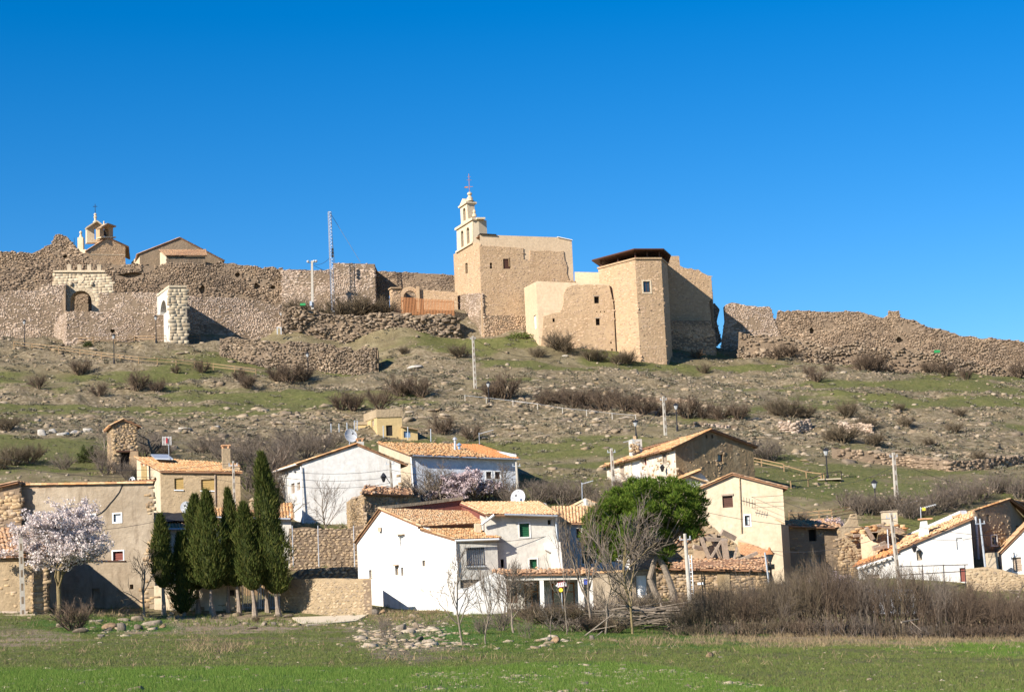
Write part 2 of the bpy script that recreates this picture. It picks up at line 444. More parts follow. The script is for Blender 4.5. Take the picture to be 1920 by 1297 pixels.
# ---------------------------------------------------------------- terrain
GC = [  # photo survey of the ground: pixel x, pixel y, distance
 (-300,1297,40),(200,1297,40),(960,1297,40),(1700,1297,40),(2300,1297,40),
 (-300,1258,58),(200,1255,58),(700,1252,58),(1100,1240,60),(1500,1245,62),(2000,1240,66),(2300,1235,66),
 (-300,1235,72),(100,1225,74),(500,1218,76),(900,1228,70),(1250,1215,76),(1500,1212,84),(1920,1208,88),(2300,1205,88),
 (-300,1195,95),(100,1195,96),(420,1190,96),(700,1200,90),(870,1190,96),
 (1100,1185,100),(1300,1190,102),(1500,1190,104),(1750,1188,106),(1950,1185,106),(2300,1180,106),
 (-300,1150,122),(0,1150,122),(100,1152,122),(300,1156,124),(450,1156,127),(600,1158,126),(700,1150,125),(790,1150,124),(900,1148,124),(1000,1140,126),(1150,1135,126),
 (1250,1130,124),(1350,1132,126),(1450,1105,136),(1600,1110,134),(1750,1105,134),(1850,1100,136),(1950,1090,136),(2300,1075,140),
 (-300,1110,142),(100,1100,142),(350,1100,142),(480,1080,142),(610,1066,142),(760,1060,150),(1000,1060,148),(1200,1060,146),
 (610,986,154),(700,990,156),(800,960,160),(1000,955,158),(1150,950,158),
 (-300,905,165),(0,900,165),(120,895,166),(230,886,172),(330,890,168),(450,880,170),
 (540,960,166),(650,985,158),(740,930,174),(900,940,170),(1050,935,168),(1200,915,168),(1350,915,166),(1450,905,170),(1500,975,158),
 (1500,1090,145.5),(1560,1090,145.5),(1630,1075,142),(1560,1000,153),(1560,965,158),(1650,970,157),(1700,975,155),(1560,915,170),(1750,935,164),(1900,950,160),(2000,925,166),(2300,900,168),
 (-300,815,196),(60,822,192),(300,815,200),(550,820,200),(730,822,204),(900,832,203),(1100,860,190),(1300,830,195),(1500,850,190),(1700,870,186),(1900,880,184),(2300,880,184),
 (0,760,226),(300,765,226),(600,772,224),(900,770,226),(1200,778,222),(1500,800,212),(1700,810,210),(1920,810,212),(2300,810,212),
 (-300,710,254),(100,710,254),(400,715,252),(700,715,252),(900,722,248),(1100,722,250),(1300,735,246),(1500,745,244),(1700,750,244),(1920,755,244),(2300,760,244),
 (-300,650,274),(0,645,272),(130,648,272),(320,642,273),(420,650,272),(560,692,268),(700,692,268),(800,660,272),(950,640,281),(1020,640,280),(1100,665,277),(1200,690,272),(1260,690,274),
 (1350,668,286),(1450,675,285),(1600,690,280),(1750,698,279),(1920,712,276),(2300,740,270),
 (480,632,284),(650,632,284),(850,632,284),(430,618,286),(560,577,287.5),(650,590,287.5),(720,586,287.5),(790,588,287.5),(850,592,287.5),
]
def rbf_fit():
    P = []
    for px, py, Y in GC:
        w = at(px, py, Y); P.append((w.x, w.y, w.z))
    # plateau behind the walls, then a gentle fall
    for x, y, z in [(-90, 305, 41), (-55, 305, 47), (-45, 292, 47), (-30, 290, 47.5), (-15, 292, 48), (0, 300, 48), (20, 300, 46), (40, 312, 40), (60, 312, 38), (85, 312, 33), (110, 312, 30),
                    (-90, 330, 46), (-40, 330, 50), (0, 330, 49), (40, 330, 42), (90, 330, 34), (-120, 380, 40), (0, 380, 42), (120, 380, 24), (0, 440, 30), (-160, 440, 26), (160, 440, 14),
                    (-10, 10, 0.0), (10, 10, 0.0), (0, 25, 0.0), (-20, 25, 0), (20, 25, 0)]:
        P.append((x, y, z))
    P = np.array(P)
    D = np.sqrt(((P[:, None, :2] - P[None, :, :2]) ** 2).sum(-1) + 9.0)
    n = len(P)
    A = np.zeros((n + 3, n + 3)); A[:n, :n] = D + np.eye(n) * 0.15 * -1
    A[:n, n] = 1; A[:n, n + 1] = P[:, 0]; A[:n, n + 2] = P[:, 1]; A[n:, :n] = A[:n, n:].T
    b = np.concatenate([P[:, 2], np.zeros(3)])
    return P, np.linalg.solve(A, b)
_P, _W = rbf_fit()
def hraw(X, Y):
    sh = X.shape; X = X.ravel(); Y = Y.ravel(); out = np.empty(len(X)); n = len(_P)
    for i in range(0, len(X), 20000):
        x = X[i:i + 20000]; y = Y[i:i + 20000]
        D = np.sqrt((x[:, None] - _P[None, :, 0]) ** 2 + (y[:, None] - _P[None, :, 1]) ** 2 + 9.0)
        out[i:i + 20000] = D @ _W[:n] + _W[n] + _W[n + 1] * x + _W[n + 2] * y
    return out.reshape(sh)

ys = np.concatenate([np.linspace(12, 36, 14)[:-1], np.linspace(36, 130, 230)[:-1], np.linspace(130, 300, 400)[:-1], np.linspace(300, 440, 50)])
ts = np.concatenate([np.linspace(-0.75, -0.30, 30)[:-1], np.linspace(-0.30, 0.30, 560), np.linspace(0.30, 0.75, 30)[1:]])
TY, TT = np.meshgrid(ys, ts, indexing='ij')
TX = TT * TY
TZ = hraw(TX, TY)
hillm = np.clip((TY - 176) / 18, 0, 1) * np.clip((318 - TY) / 25, 0, 1)
bank = np.clip((TY - 60) / 10, 0, 1)
# natural relief: mounds, ledges following the contour, small bumps
n1 = fbm(TX / 14, TY / 14, 3, 4) - 0.5
n2 = fbm(TX / 3.2, TY / 3.2, 11, 4) - 0.5
lv = (TZ + 5 * fbm(TX / 30, TY / 18, 21, 3)) / 2.6
saw = (lv - np.floor(lv))
ledge = np.clip(saw * 1.35, 0, 1) ** 2 - saw
rocky = fbm(TX / 26, TY / 7, 31, 4)
TZ = TZ + hillm * (n1 * 1.6 + n2 * 1.5 * np.clip((rocky - 0.40) * 5, 0.25, 1) + ledge * 1.5) + bank * (1 - hillm) * (n1 * 0.15 + n2 * 0.30) + (1 - bank) * n2 * 0.07
TPX, TPY = proj_np(TX, TY, TZ)

def H(x, y):
    x = np.asarray(x, float); y = np.asarray(y, float)
    iy = np.clip(np.interp(y, ys, np.arange(len(ys))), 0, len(ys) - 1.001)
    it = np.clip(np.interp(x / np.maximum(y, 1), ts, np.arange(len(ts))), 0, len(ts) - 1.001)
    a = iy.astype(int); b = it.astype(int); fy = iy - a; ft = it - b
    return (TZ[a, b] * (1 - fy) * (1 - ft) + TZ[a + 1, b] * fy * (1 - ft) + TZ[a, b + 1] * (1 - fy) * ft + TZ[a + 1, b + 1] * fy * ft)

def ground(px, py, y0=30, y1=330):
    d = ray(px, py); Y = np.linspace(y0, y1, 3000); k = Y / d.y
    x = d.x * k; z = CZ + d.z * k
    hit = np.nonzero(z <= H(x, Y))[0]
    i = hit[0] if len(hit) else len(Y) - 1
    return Vector((x[i], Y[i], H(x[i], Y[i])))

def gz(x, y):
    return float(H(x, y))

# masks of what grows where
def ell(px, py, cx, cy, rx, ry, soft=0.9):
    w1 = fbm(px / 60.0 + cx, py / 9.0 + cy, 5, 3) - 0.5
    d = np.sqrt(((px - cx) / rx) ** 2 + ((py - cy) / ry) ** 2) + w1 * 1.3 + 0.3
    return np.clip((1 + soft - d) / soft, 0, 1)
wob = (fbm(TX / 2.0, TY / 2.0, 41, 3) - 0.5)
fe = np.interp(TPX, [-400, 0, 500, 900, 1100, 1200, 1300, 1420, 1520], [1254, 1252, 1250, 1247, 1237, 1240, 1257, 1280, 1300]) + wob * 8
field = np.clip((TPY - fe) / 5, 0, 1) * (TY < 75)
field = np.maximum(field, ell(TPX, TPY, 1950, 1216, 170, 10) * 0.9)
green = np.clip((fbm(TX / 18, TY / 5, 51, 4) - 0.42) * 6, 0, 1) * 0.8
for e in [(450, 760, 330, 26), (150, 745, 220, 20), (950, 835, 220, 22), (1650, 735, 330, 35), (1500, 905, 150, 25), (110, 850, 190, 25), (330, 665, 110, 14), (1750, 830, 200, 12), (60, 790, 110, 10), (1420, 760, 200, 14), (860, 650, 70, 16)]:
    green = np.maximum(green, ell(TPX, TPY, *e))
green = np.maximum(green, (0.65 + .25 * (TPX < 640)) * np.clip((TPY - 1196) / 25, 0, 1))
green = np.maximum(green, .5 * np.clip(fbm(TX / 6, TY / 4, 57, 3) * 4 - 1.6, 0, 1) * (TY > 128) * (TY < 178))
lush = np.maximum(ell(TPX, TPY, 980, 1190, 160, 30), ell(TPX, TPY, 1240, 1190, 130, 22))
lush = np.maximum(lush, ell(TPX, TPY, 200, 1170, 110, 12))
rockm = np.clip((rocky - 0.46) * 7, 0, 1) * hillm * 0.8
for e in [(980, 785, 260, 32), (250, 800, 250, 18), (600, 790, 140, 20), (1600, 800, 220, 26), (1500, 820, 120, 16), (420, 815, 160, 22), (140, 672, 150, 20), (1150, 745, 300, 20), (1800, 850, 150, 20), (1570, 700, 130, 12), (800, 690, 80, 30)]:
    rockm = np.maximum(rockm, ell(TPX, TPY, *e) * 0.9)
rockm = np.maximum(rockm, ell(TPX, TPY, 780, 1195, 110, 34))
dirt = np.maximum(ell(TPX, TPY, 380, 1172, 220, 14), ell(TPX, TPY, 60, 1195, 80, 16) * 0.7)
dirt = np.maximum(dirt, 0.9 * np.clip((TPY - 1120) / 20, 0, 1) * np.clip((1212 - TPY) / 12, 0, 1) * (TPX > 1240) * (TPX < 2100))
dirt = np.maximum(dirt, ((TY > 128) & (TY < 150)) * 0.35)

def build_ground():
    nY, nT = TX.shape
    idx = np.arange(nY * nT).reshape(nY, nT)
    F = np.stack([idx[:-1, :-1], idx[:-1, 1:], idx[1:, 1:], idx[1:, :-1]], -1).reshape(-1, 4)
    V = np.stack([TX, TY, TZ], -1).reshape(-1, 3)
    me = np_mesh('ground', V, F, smooth=True)
    a = me.color_attributes.new('cover', 'FLOAT_COLOR', 'POINT')
    col = np.stack([field, green, rockm, np.ones_like(field)], -1).reshape(-1, 4).astype(np.float32)
    a.data.foreach_set('color', col.ravel())
    b = me.color_attributes.new('cover2', 'FLOAT_COLOR', 'POINT')
    col = np.stack([dirt, lush, hillm, np.ones_like(field)], -1).reshape(-1, 4).astype(np.float32)
    b.data.foreach_set('color', col.ravel())
    m, nt, bs = newmat('hill_ground')
    bs.inputs['Roughness'].default_value = 0.95
    tc = N(nt, 'ShaderNodeTexCoord').outputs['Object']
    A = N(nt, 'ShaderNodeVertexColor', layer_name='cover').outputs[0]
    B = N(nt, 'ShaderNodeVertexColor', layer_name='cover2').outputs[0]
    sa = N(nt, 'ShaderNodeSeparateColor'); nt.links.new(A, sa.inputs[0])
    sb = N(nt, 'ShaderNodeSeparateColor'); nt.links.new(B, sb.inputs[0])
    f1 = noise_node(nt, tc, 0.45, 9, 0.75)
    f2 = noise_node(nt, tc, 1.6, 8, 0.75)
    f3 = noise_node(nt, tc, 0.18, 6, 0.65)
    dry = ramp(nt, f1, [(0.30, (0.11, 0.085, 0.045)), (0.50, (0.18, 0.145, 0.078)), (0.68, (0.28, 0.23, 0.14))])
    grs = ramp(nt, f2, [(0.30, (0.075, 0.088, 0.022)), (0.52, (0.12, 0.12, 0.038)), (0.72, (0.20, 0.17, 0.075))])
    rk = ramp(nt, f2, [(0.30, (0.09, 0.066, 0.038)), (0.48, (0.17, 0.132, 0.078)), (0.68, (0.34, 0.275, 0.185))])
    def thr(fac, noise, w=0.25):
        # coverage mask broken up by noise
        ad = N(nt, 'ShaderNodeMath', operation='ADD'); nt.links.new(fac, ad.inputs[0]); nt.links.new(noise, ad.inputs[1])
        ml = N(nt, 'ShaderNodeMath', operation='MULTIPLY'); nt.links.new(ad.outputs[0], ml.inputs[0]); ml.inputs[1].default_value = 0.6
        return ramp(nt, ml.outputs[0], [(0.0, g(0)), (0.44, g(0)), (0.66, g(1))])
    col = mix(nt, thr(sa.outputs[1], f1), dry, grs)
    col = mix(nt, thr(sa.outputs[2], f1), col, rk)
    dr = ramp(nt, f2, [(0.3, (0.20, 0.145, 0.095)), (0.7, (0.33, 0.25, 0.165))])
    col = mix(nt, thr(sb.outputs[0], f1), col, dr)
    lu = ramp(nt, f2, [(0.3, (0.05, 0.11, 0.02)), (0.7, (0.10, 0.18, 0.03))])
    col = mix(nt, thr(sb.outputs[1], f1), col, lu)
    fl = ramp(nt, f2, [(0.36, (0.06, 0.11, 0.022)), (0.56, (0.08, 0.14, 0.03)), (0.70, (0.27, 0.24, 0.13))])
    fl2 = ramp(nt, f3, [(0.45, g(0)), (0.65, g(0.35))])
    fl = mix(nt, fl2, fl, (0.17, 0.20, 0.06))
    col = mix(nt, sa.outputs[0], col, fl)
    nt.links.new(col, bs.inputs['Base Color'])
    bump(nt, bs, f2, 0.9, 0.25)
    o = link('ground', me, m)
    setp(o, 'grassy stony hillside rising from the green field', None, None, 'structure')
build_ground()
# far land beyond the hill so the ground reaches the horizon on every side
mb = MB()
mb.add([(-6000, -3000, -3), (6000, -3000, -3), (6000, 7000, -3), (-6000, 7000, -3)], [(0, 1, 2, 3)])
setp(link('valley_floor', mb, m_plain('valley_soil', (0.20, 0.17, 0.09), 0.95)), 'flat valley land around the hill', None, None, 'structure')
# ---------------------------------------------------------------- wall planes
class Plane:
    """Vertical plane through two surveyed points, normal towards the viewer's side (right of B-A turned)."""
    def __init__(s, a, b):
        s.A = Vector((a[0], a[1], 0)); B = Vector((b[0], b[1], 0))
        s.u = (B - s.A).normalized(); s.n = Vector((s.u.y, -s.u.x, 0)); s.L = (B - s.A).length
    def sz(s, px, py):
        d = ray(px, py)
        o = Vector((0, 0, CZ))
        k = (s.A - o).dot(s.n) / d.dot(s.n)
        p = o + d * k
        return ((p - s.A).dot(s.u), p.z)
    def w(s, sz, off=0.0):
        return s.A + s.u * sz[0] + s.n * off + Vector((0, 0, sz[1]))
    def p(s, px, py, off=0.0):
        return s.w(s.sz(px, py), off)

def PL(px1, py1, Y1, px2, py2, Y2):
    return Plane(at(px1, py1, Y1), at(px2, py2, Y2))

def rag(poly, i0, i1, amp, step, seed=0):
    """Break the edges i0..i1 of an outline into uneven stone-sized steps."""
    r = random.Random(seed); out = []
    n = len(poly)
    for i in range(n):
        a = poly[i]; b = poly[(i + 1) % n]
        out.append(a)
        if i0 <= i < i1:
            L = math.hypot(b[0] - a[0], b[1] - a[1]); k = max(1, int(L / step))
            off = 0
            for j in range(1, k):
                t = j / k
                if r.random() < 0.6: off = r.uniform(-amp, amp * 0.6)
                out.append((a[0] + (b[0] - a[0]) * t, a[1] + (b[1] - a[1]) * t + off))
    return out

def holed(pl, outline, holes, thick, off=0.0):
    """Wall panel of real thickness with real openings; outline/holes in plane (s,z)."""
    mb = MB()
    loops = [outline] + holes
    flat = [p for l in loops for p in l]
    tri = tessellate_polygon([[Vector((p[0], p[1], 0)) for p in l] for l in loops])
    f = [pl.w(p, off) for p in flat]
    def mit(p):     # mitred ends so neighbouring walls meet at the corner
        if pl.L < 2.5 * thick: return p
        if abs(p[0]) < .02: return (p[0] + thick, p[1])
        if abs(p[0] - pl.L) < .02: return (p[0] - thick, p[1])
        return p
    bk = [pl.w(mit(p), off - thick) for p in flat]
    n = len(flat)
    fs = [tuple(t) for t in tri] + [tuple(n + i for i in reversed(t)) for t in tri]
    o = 0
    for l in loops:
        m = len(l)
        fs += [(o + i, o + (i + 1) % m, n + o + (i + 1) % m, n + o + i) for i in range(m)]
        o += m
    mb.add(f + bk, fs)
    return mb

def inpoly(s, z, poly):
    inside = np.zeros(s.shape, bool)
    n = len(poly)
    for i in range(n):
        x1, y1 = poly[i]; x2, y2 = poly[(i + 1) % n]
        if y1 == y2: continue
        c = ((y1 > z) != (y2 > z)) & (s < (x2 - x1) * (z - y1) / (y2 - y1) + x1)
        inside ^= c
    return inside

def stones(pl, poly, size=(0.42, 0.24), out=0.07, holes=(), jit=0.25, cover=0.97, seed=0, depth=0.12, off=0.0, lump=0.3, patch=0.40, inset_=(0.74, 0.97)):
    """Coursed rubble: every stone a block of its own shape standing proud of the joints. Returns (V,F)."""
    r = np.random.default_rng(seed + 100)
    xs = [p[0] for p in poly]; zs = [p[1] for p in poly]
    s0, s1, z0, z1 = min(xs), max(xs), min(zs), max(zs)
    rows = []; z = z0
    while z < z1:
        h = size[1] * r.uniform(0.75, 1.3)
        nn = int((s1 - s0) / size[0] * 1.6) + 3
        w = size[0] * r.uniform(0.6, 1.5, nn)
        c = s0 - size[0] + np.cumsum(w) - w / 2
        # courses wave and rubble stones differ in height
        zz = z + h / 2 + 0.25 * size[1] * np.sin(c * 0.35 + z) + r.uniform(-jit, jit, nn) * h * 0.5
        hh = h * r.uniform(1 - jit, 1 + jit, nn)
        rows.append(np.stack([c, zz, w, hh], -1)); z += h * 0.97
    a = np.concatenate(rows)
    k = inpoly(a[:, 0], a[:, 1], poly) & (r.random(len(a)) < cover)
    for hpoly in holes:
        hx = [p[0] for p in hpoly]; hz = [p[1] for p in hpoly]
        k &= ~((a[:, 0] + a[:, 2] * .35 > min(hx)) & (a[:, 0] - a[:, 2] * .35 < max(hx)) & (a[:, 1] + a[:, 3] * .3 > min(hz)) & (a[:, 1] - a[:, 3] * .3 < max(hz)))
    # masonry is patchy: mortar-smeared or robbed areas, zones of bigger blocks, eroded bays
    if out > 0.012:
        pn_ = fbm(a[:, 0] / 2.6, a[:, 1] / 1.7, 300 + seed % 50, 3); k &= (pn_ > patch) | (r.random(len(a)) < .35)
    a = a[k]; n = len(a)
    if n == 0: return None
    big_ = 1 + .55 * (r.random(n) < .10) + .35 * (fbm(a[:, 0] / 5, a[:, 1] / 2.2, 340, 2) > .56); big_ = big_ if out > .012 else 1.0; a[:, 2] *= big_; a[:, 3] *= big_ ** .6
    ero = (fbm(a[:, 0] / 3.0, a[:, 1] / 2.0, 360 + seed % 9, 4) - .5) * out * 2.4
    hw = a[:, 2] * 0.505; hh = a[:, 3] * 0.50
    sx = np.array([-1, 1, 1, -1]); sz = np.array([-1, -1, 1, 1])
    V = np.empty((n, 8, 3))  # s, z, out
    V[:, :4, 0] = a[:, 0, None] + sx * hw[:, None]
    V[:, :4, 1] = a[:, 1, None] + sz * hh[:, None]
    V[:, :4, 2] = -depth if out > .0125 else -.015
    inset = r.uniform(inset_[0], inset_[1], (n, 4))
    V[:, 4:, 0] = a[:, 0, None] + sx * hw[:, None] * inset
    V[:, 4:, 1] = a[:, 1, None] + sz * hh[:, None] * r.uniform(inset_[0], inset_[1], (n, 4))
    V[:, 4:, 2] = out * r.uniform(0.35, 1.0, n)[:, None] + out * lump * r.uniform(-1, 1, (n, 4)) + (ero[:, None] if out > .012 else 0)
    # middle ring at the joint face
    Wd = np.empty((n, 8, 3))
    S_ = V[..., 0]; Z_ = V[..., 1]; O_ = V[..., 2] + off
    for i in range(3):
        Wd[..., i] = pl.A[i] + pl.u[i] * S_ + pl.n[i] * O_ + (Z_ if i == 2 else 0)
    F = np.array([(4, 5, 6, 7), (0, 1, 5, 4), (1, 2, 6, 5), (2, 3, 7, 6), (3, 0, 4, 7)])
    F = (np.arange(n)[:, None, None] * 8 + F[None]).reshape(-1, 4)
    return Wd.reshape(-1, 3), F

def rects(pl, x0, y0, x1, y1):
    """pixel rectangle -> upright rectangle in the plane"""
    ym = (y0 + y1) / 2; xm = (x0 + x1) / 2
    s0 = pl.sz(x0, ym)[0]; s1 = pl.sz(x1, ym)[0]
    z1 = pl.sz(xm, y0)[1]; z0 = pl.sz(xm, y1)[1]
    if s0 > s1: s0, s1 = s1, s0
    return s0, z0, s1, z1

def arch_poly(s0, z0, s1, z1, n=8):
    r = (s1 - s0) / 2; zc = max(z0, z1 - r); c = (s0 + s1) / 2
    pts = [(s0, z0), (s1, z0)]
    for i in range(n + 1):
        t = math.pi * i / n
        pts.append((c + r * math.cos(t), zc + (z1 - zc) * math.sin(t)))
    return pts

def opening(t, pl, rc, kind, off=0.0, rs=None):
    """Fills a hole with frame, pane, shutter, bars... as parts of thing t."""
    s0, z0, s1, z1 = rc
    w = s1 - s0; h = z1 - z0
    def bar(mb, a, b, c, d, o0, o1):
        mb.hexa([pl.w((a, b), o0), pl.w((c, b), o0), pl.w((c, b), o1), pl.w((a, b), o1), pl.w((a, d), o0), pl.w((c, d), o0), pl.w((c, d), o1), pl.w((a, d), o1)])
    o = off
    if kind in ('glass', 'glassw', 'glassd'):
        fr = MB(); k = min(0.08, w * 0.12)
        for q in ((s0, z0, s0 + k, z1), (s1 - k, z0, s1, z1), (s0 + k, z0, s1 - k, z0 + k), (s0 + k, z1 - k, s1 - k, z1)):
            bar(fr, q[0], q[1], q[2], q[3], o - 0.20, o - 0.13)
        if w > 0.8: bar(fr, (s0 + s1) / 2 - k / 2, z0 + k, (s0 + s1) / 2 + k / 2, z1 - k, o - 0.19, o - 0.14)
        f = part('window', fr, {'glass': 'wood', 'glassw': 'paint_white', 'glassd': 'wood_dark'}[kind], t)
        pn = MB(); bar(pn, s0 + k, z0 + k, s1 - k, z1 - k, o - 0.185, o - 0.165)
        part('pane', pn, 'glass', f)
    elif kind == 'curtain':
        fr = MB(); k = 0.07
        for q in ((s0, z0, s0 + k, z1), (s1 - k, z0, s1, z1), (s0 + k, z0, s1 - k, z0 + k), (s0 + k, z1 - k, s1 - k, z1)):
            bar(fr, q[0], q[1], q[2], q[3], o - 0.20, o - 0.12)
        f = part('window', fr, 'wood_dark', t)
        pn = MB(); bar(pn, s0 + k, z0 + k, s0 + w * .45, z1 - k, o - 0.19, o - 0.17); part('pane', pn, 'glass', f)
        pn = MB(); bar(pn, s0 + w * .45, z0 + k, s1 - k, z1 - k, o - 0.19, o - 0.16); part('blind', pn, 'paint_grey', f)
    elif kind.startswith('sh_'):
        mt = {'sh_green': 'green', 'sh_tan': 'shutter_tan', 'sh_wood': 'wood_dark', 'sh_grey': 'wood', 'sh_white': 'paint_white', 'sh_old': 'old', 'sh_blue': 'blue_grey', 'sh_red': 'red'}[kind]
        sh = MB(); bar(sh, s0, z0, s1, z1, o - 0.20, o - 0.16)
        f = part('window', sh, mt, t)
        ns = max(2, int(h / 0.14)); sl = MB()
        for i in range(ns):
            a = z0 + h * (i + 0.15) / ns; bar(sl, s0 + 0.03, a, s1 - 0.03, a + h / ns * 0.65, o - 0.16, o - 0.135)
        part('shutter', sl, mt, f)
    elif kind == 'bars':
        pn = MB(); bar(pn, s0, z0, s1, z1, o - 0.22, o - 0.19)
        f = part('window', pn, 'white_cool', t)
        gl = MB(); bar(gl, s0 + 0.1, z0 + 0.1, s1 - 0.1, z1 - 0.1, o - 0.19, o - 0.18); part('pane', gl, 'paint_grey', f)
        nb = max(4, int(w / 0.14))
        for i in range(nb + 1):
            b = MB(); a = s0 + w * i / nb
            b.tube(pl.w((a, z0), o + 0.02), pl.w((a, z1), o + 0.02), 0.022, n=5); part('bar', b, 'iron', f)
        for zz in (z0 + h * .06, z0 + h * 0.93):
            b = MB(); b.tube(pl.w((s0 - 0.05, zz), o + 0.045), pl.w((s1 + 0.05, zz), o + 0.045), 0.022, n=5); part('bar', b, 'iron', f)
    elif kind.startswith('door'):
        mt = {'door': 'wood', 'door_dark': 'dark', 'door_red': 'red', 'door_white': 'paint_white', 'door_orange': 'orange_wood'}[kind]
        d = MB(); bar(d, s0, z0, s1, z1, o - 0.22, o - 0.17)
        f = part('door', d, mt, t)
        nb = max(2, int(w / 0.3))
        for i in range(nb):
            b = MB(); bar(b, s0 + w * (i + .06) / nb, z0 + 0.03, s0 + w * (i + .94) / nb, z1 - 0.03, o - 0.17, o - 0.15); part('plank', b, mt, f)
        k = MB(); k.box(pl.w((s1 - 0.15 * w, z0 + h * 0.45), o - 0.12), (0.06, 0.06, 0.06)); part('handle', k, 'iron', f)
    elif kind == 'glassdoor':
        fr = MB(); k = 0.10
        n = 3 if w > 1.6 else 2
        for i in range(n + 1):
            a = s0 + (w - k) * i / n; bar(fr, a, z0, a + k, z1, o - 0.22, o - 0.12)
        bar(fr, s0 + k, z1 - k, s1 - k, z1, o - 0.21, o - 0.13); bar(fr, s0 + k, z0 + h * .62, s1 - k, z0 + h * .66, o - 0.21, o - 0.13)
        f = part('door', fr, 'orange_wood', t)
        pn = MB(); bar(pn, s0 + k, z0, s1 - k, z1 - k, o - 0.185, o - 0.165); part('pane', pn, 'glass', f)
        kk = MB(); kk.box(pl.w(((s0 + s1) / 2 + .12, z0 + h * .42), o - 0.10), (0.05, 0.05, 0.16)); part('handle', kk, 'iron', f)
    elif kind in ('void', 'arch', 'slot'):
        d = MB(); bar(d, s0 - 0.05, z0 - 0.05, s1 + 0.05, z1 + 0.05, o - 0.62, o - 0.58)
        f = part('window', d, 'dark', t)  # near-black board, painted as the darkness behind the opening
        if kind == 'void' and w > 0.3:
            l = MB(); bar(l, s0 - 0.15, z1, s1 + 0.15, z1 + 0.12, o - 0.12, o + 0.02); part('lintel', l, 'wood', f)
    if rs:   # raised white or stone surround
        sm = MB(); k = 0.09
        for q in ((s0 - k, z0 - k, s0, z1 + k), (s1, z0 - k, s1 + k, z1 + k), (s0, z0 - k, s1, z0), (s0, z1, s1, z1 + k)):
            bar(sm, q[0], q[1], q[2], q[3], o - 0.1, o + 0.035)
        part('surround', sm, rs, f if kind != 'open' else t)

def wall(t, pl, px, mat, openings=(), thick=0.45, st=None, st_mat=None, ragged=None, name='wall', label=None, off=0.0, sz=None, st_poly=None, seed=None):
    """Wall part of thing t with outline in pixels (or plane coords sz), openings [(x0,y0,x1,y1,kind[,surround])]."""
    poly = sz if sz is not None else [pl.sz(*q) for q in px]
    if sz is None and name != 'bell_gable':      # corners shared with a neighbouring wall meet exactly
        tol = min(1.6, .2 * pl.L) if abs(pl.u.y) > .5 else 0.3
        poly = [((0.0 if abs(q[0]) < tol else pl.L if abs(q[0] - pl.L) < tol else q[0]), q[1]) for q in poly]
    if seed is None: seed = int(abs(poly[0][0] * 13 + poly[0][1] * 7)) % 9999
    if ragged: poly = rag(poly, ragged[0], ragged[1], ragged[2], ragged[3], seed)
    holes = []; fills = []
    for q in openings:
        rc = rects(pl, *q[:4]); kind = q[4]
        if kind == 'hole':
            rh = random.Random(seed + len(holes)); cx_, cz_, hx, hz = (rc[0] + rc[2]) / 2, (rc[1] + rc[3]) / 2, (rc[2] - rc[0]) / 2, (rc[3] - rc[1]) / 2
            holes.append([(cx_ + math.cos(6.283 * i / 11) * hx * rh.uniform(.6, 1.15), cz_ + math.sin(6.283 * i / 11) * hz * rh.uniform(.6, 1.15)) for i in range(11)]); fills.append((rc, kind, None)); continue
        hp = arch_poly(*rc) if kind in ('arch', 'openarch') else [(rc[0], rc[1]), (rc[2], rc[1]), (rc[2], rc[3]), (rc[0], rc[3])]
        holes.append(hp); fills.append((rc, kind, q[5] if len(q) > 5 else None))
    w = part(name, holed(pl, poly, holes, thick, off), mat, t, label)
    for rc, kind, rs in fills:
        if kind in ('open', 'openarch'):
            continue
        if kind == 'hole':      # collapsed pocket: the wall core shows at the back
            k = MB(); k.prism([pl.w(((a - rc[0]) * 1.1 + rc[0] - .05, b), off - .8) for a, b in holes[len([0 for f in fills[:fills.index((rc, kind, rs))]])]], pl.n * -.1); part('hollow_back', k, 'castle_rough', w); continue
        opening(t, pl, rc, kind, off, rs)
    if st:
        r = stones(pl, st_poly or poly, size=st.get('size', (0.42, 0.24)), out=st.get('out', 0.06), holes=holes, cover=st.get('cover', 0.97), jit=st.get('jit', 0.3), seed=seed, off=off, lump=st.get('lump', 0.3), patch=st.get('patch', .40))
        if r: part('stonework', r, st_mat or 'st_castle', w, kind='stuff')
    return w

def bar3(mb, a, b, w, h, up=Vector((0, 0, 1))):
    a = Vector(a); b = Vector(b); d = b - a; x = d.normalized(); y = x.cross(up).normalized(); z = y.cross(x)
    mb.box((a + b) / 2, (d.length, w, h), x, y, z)

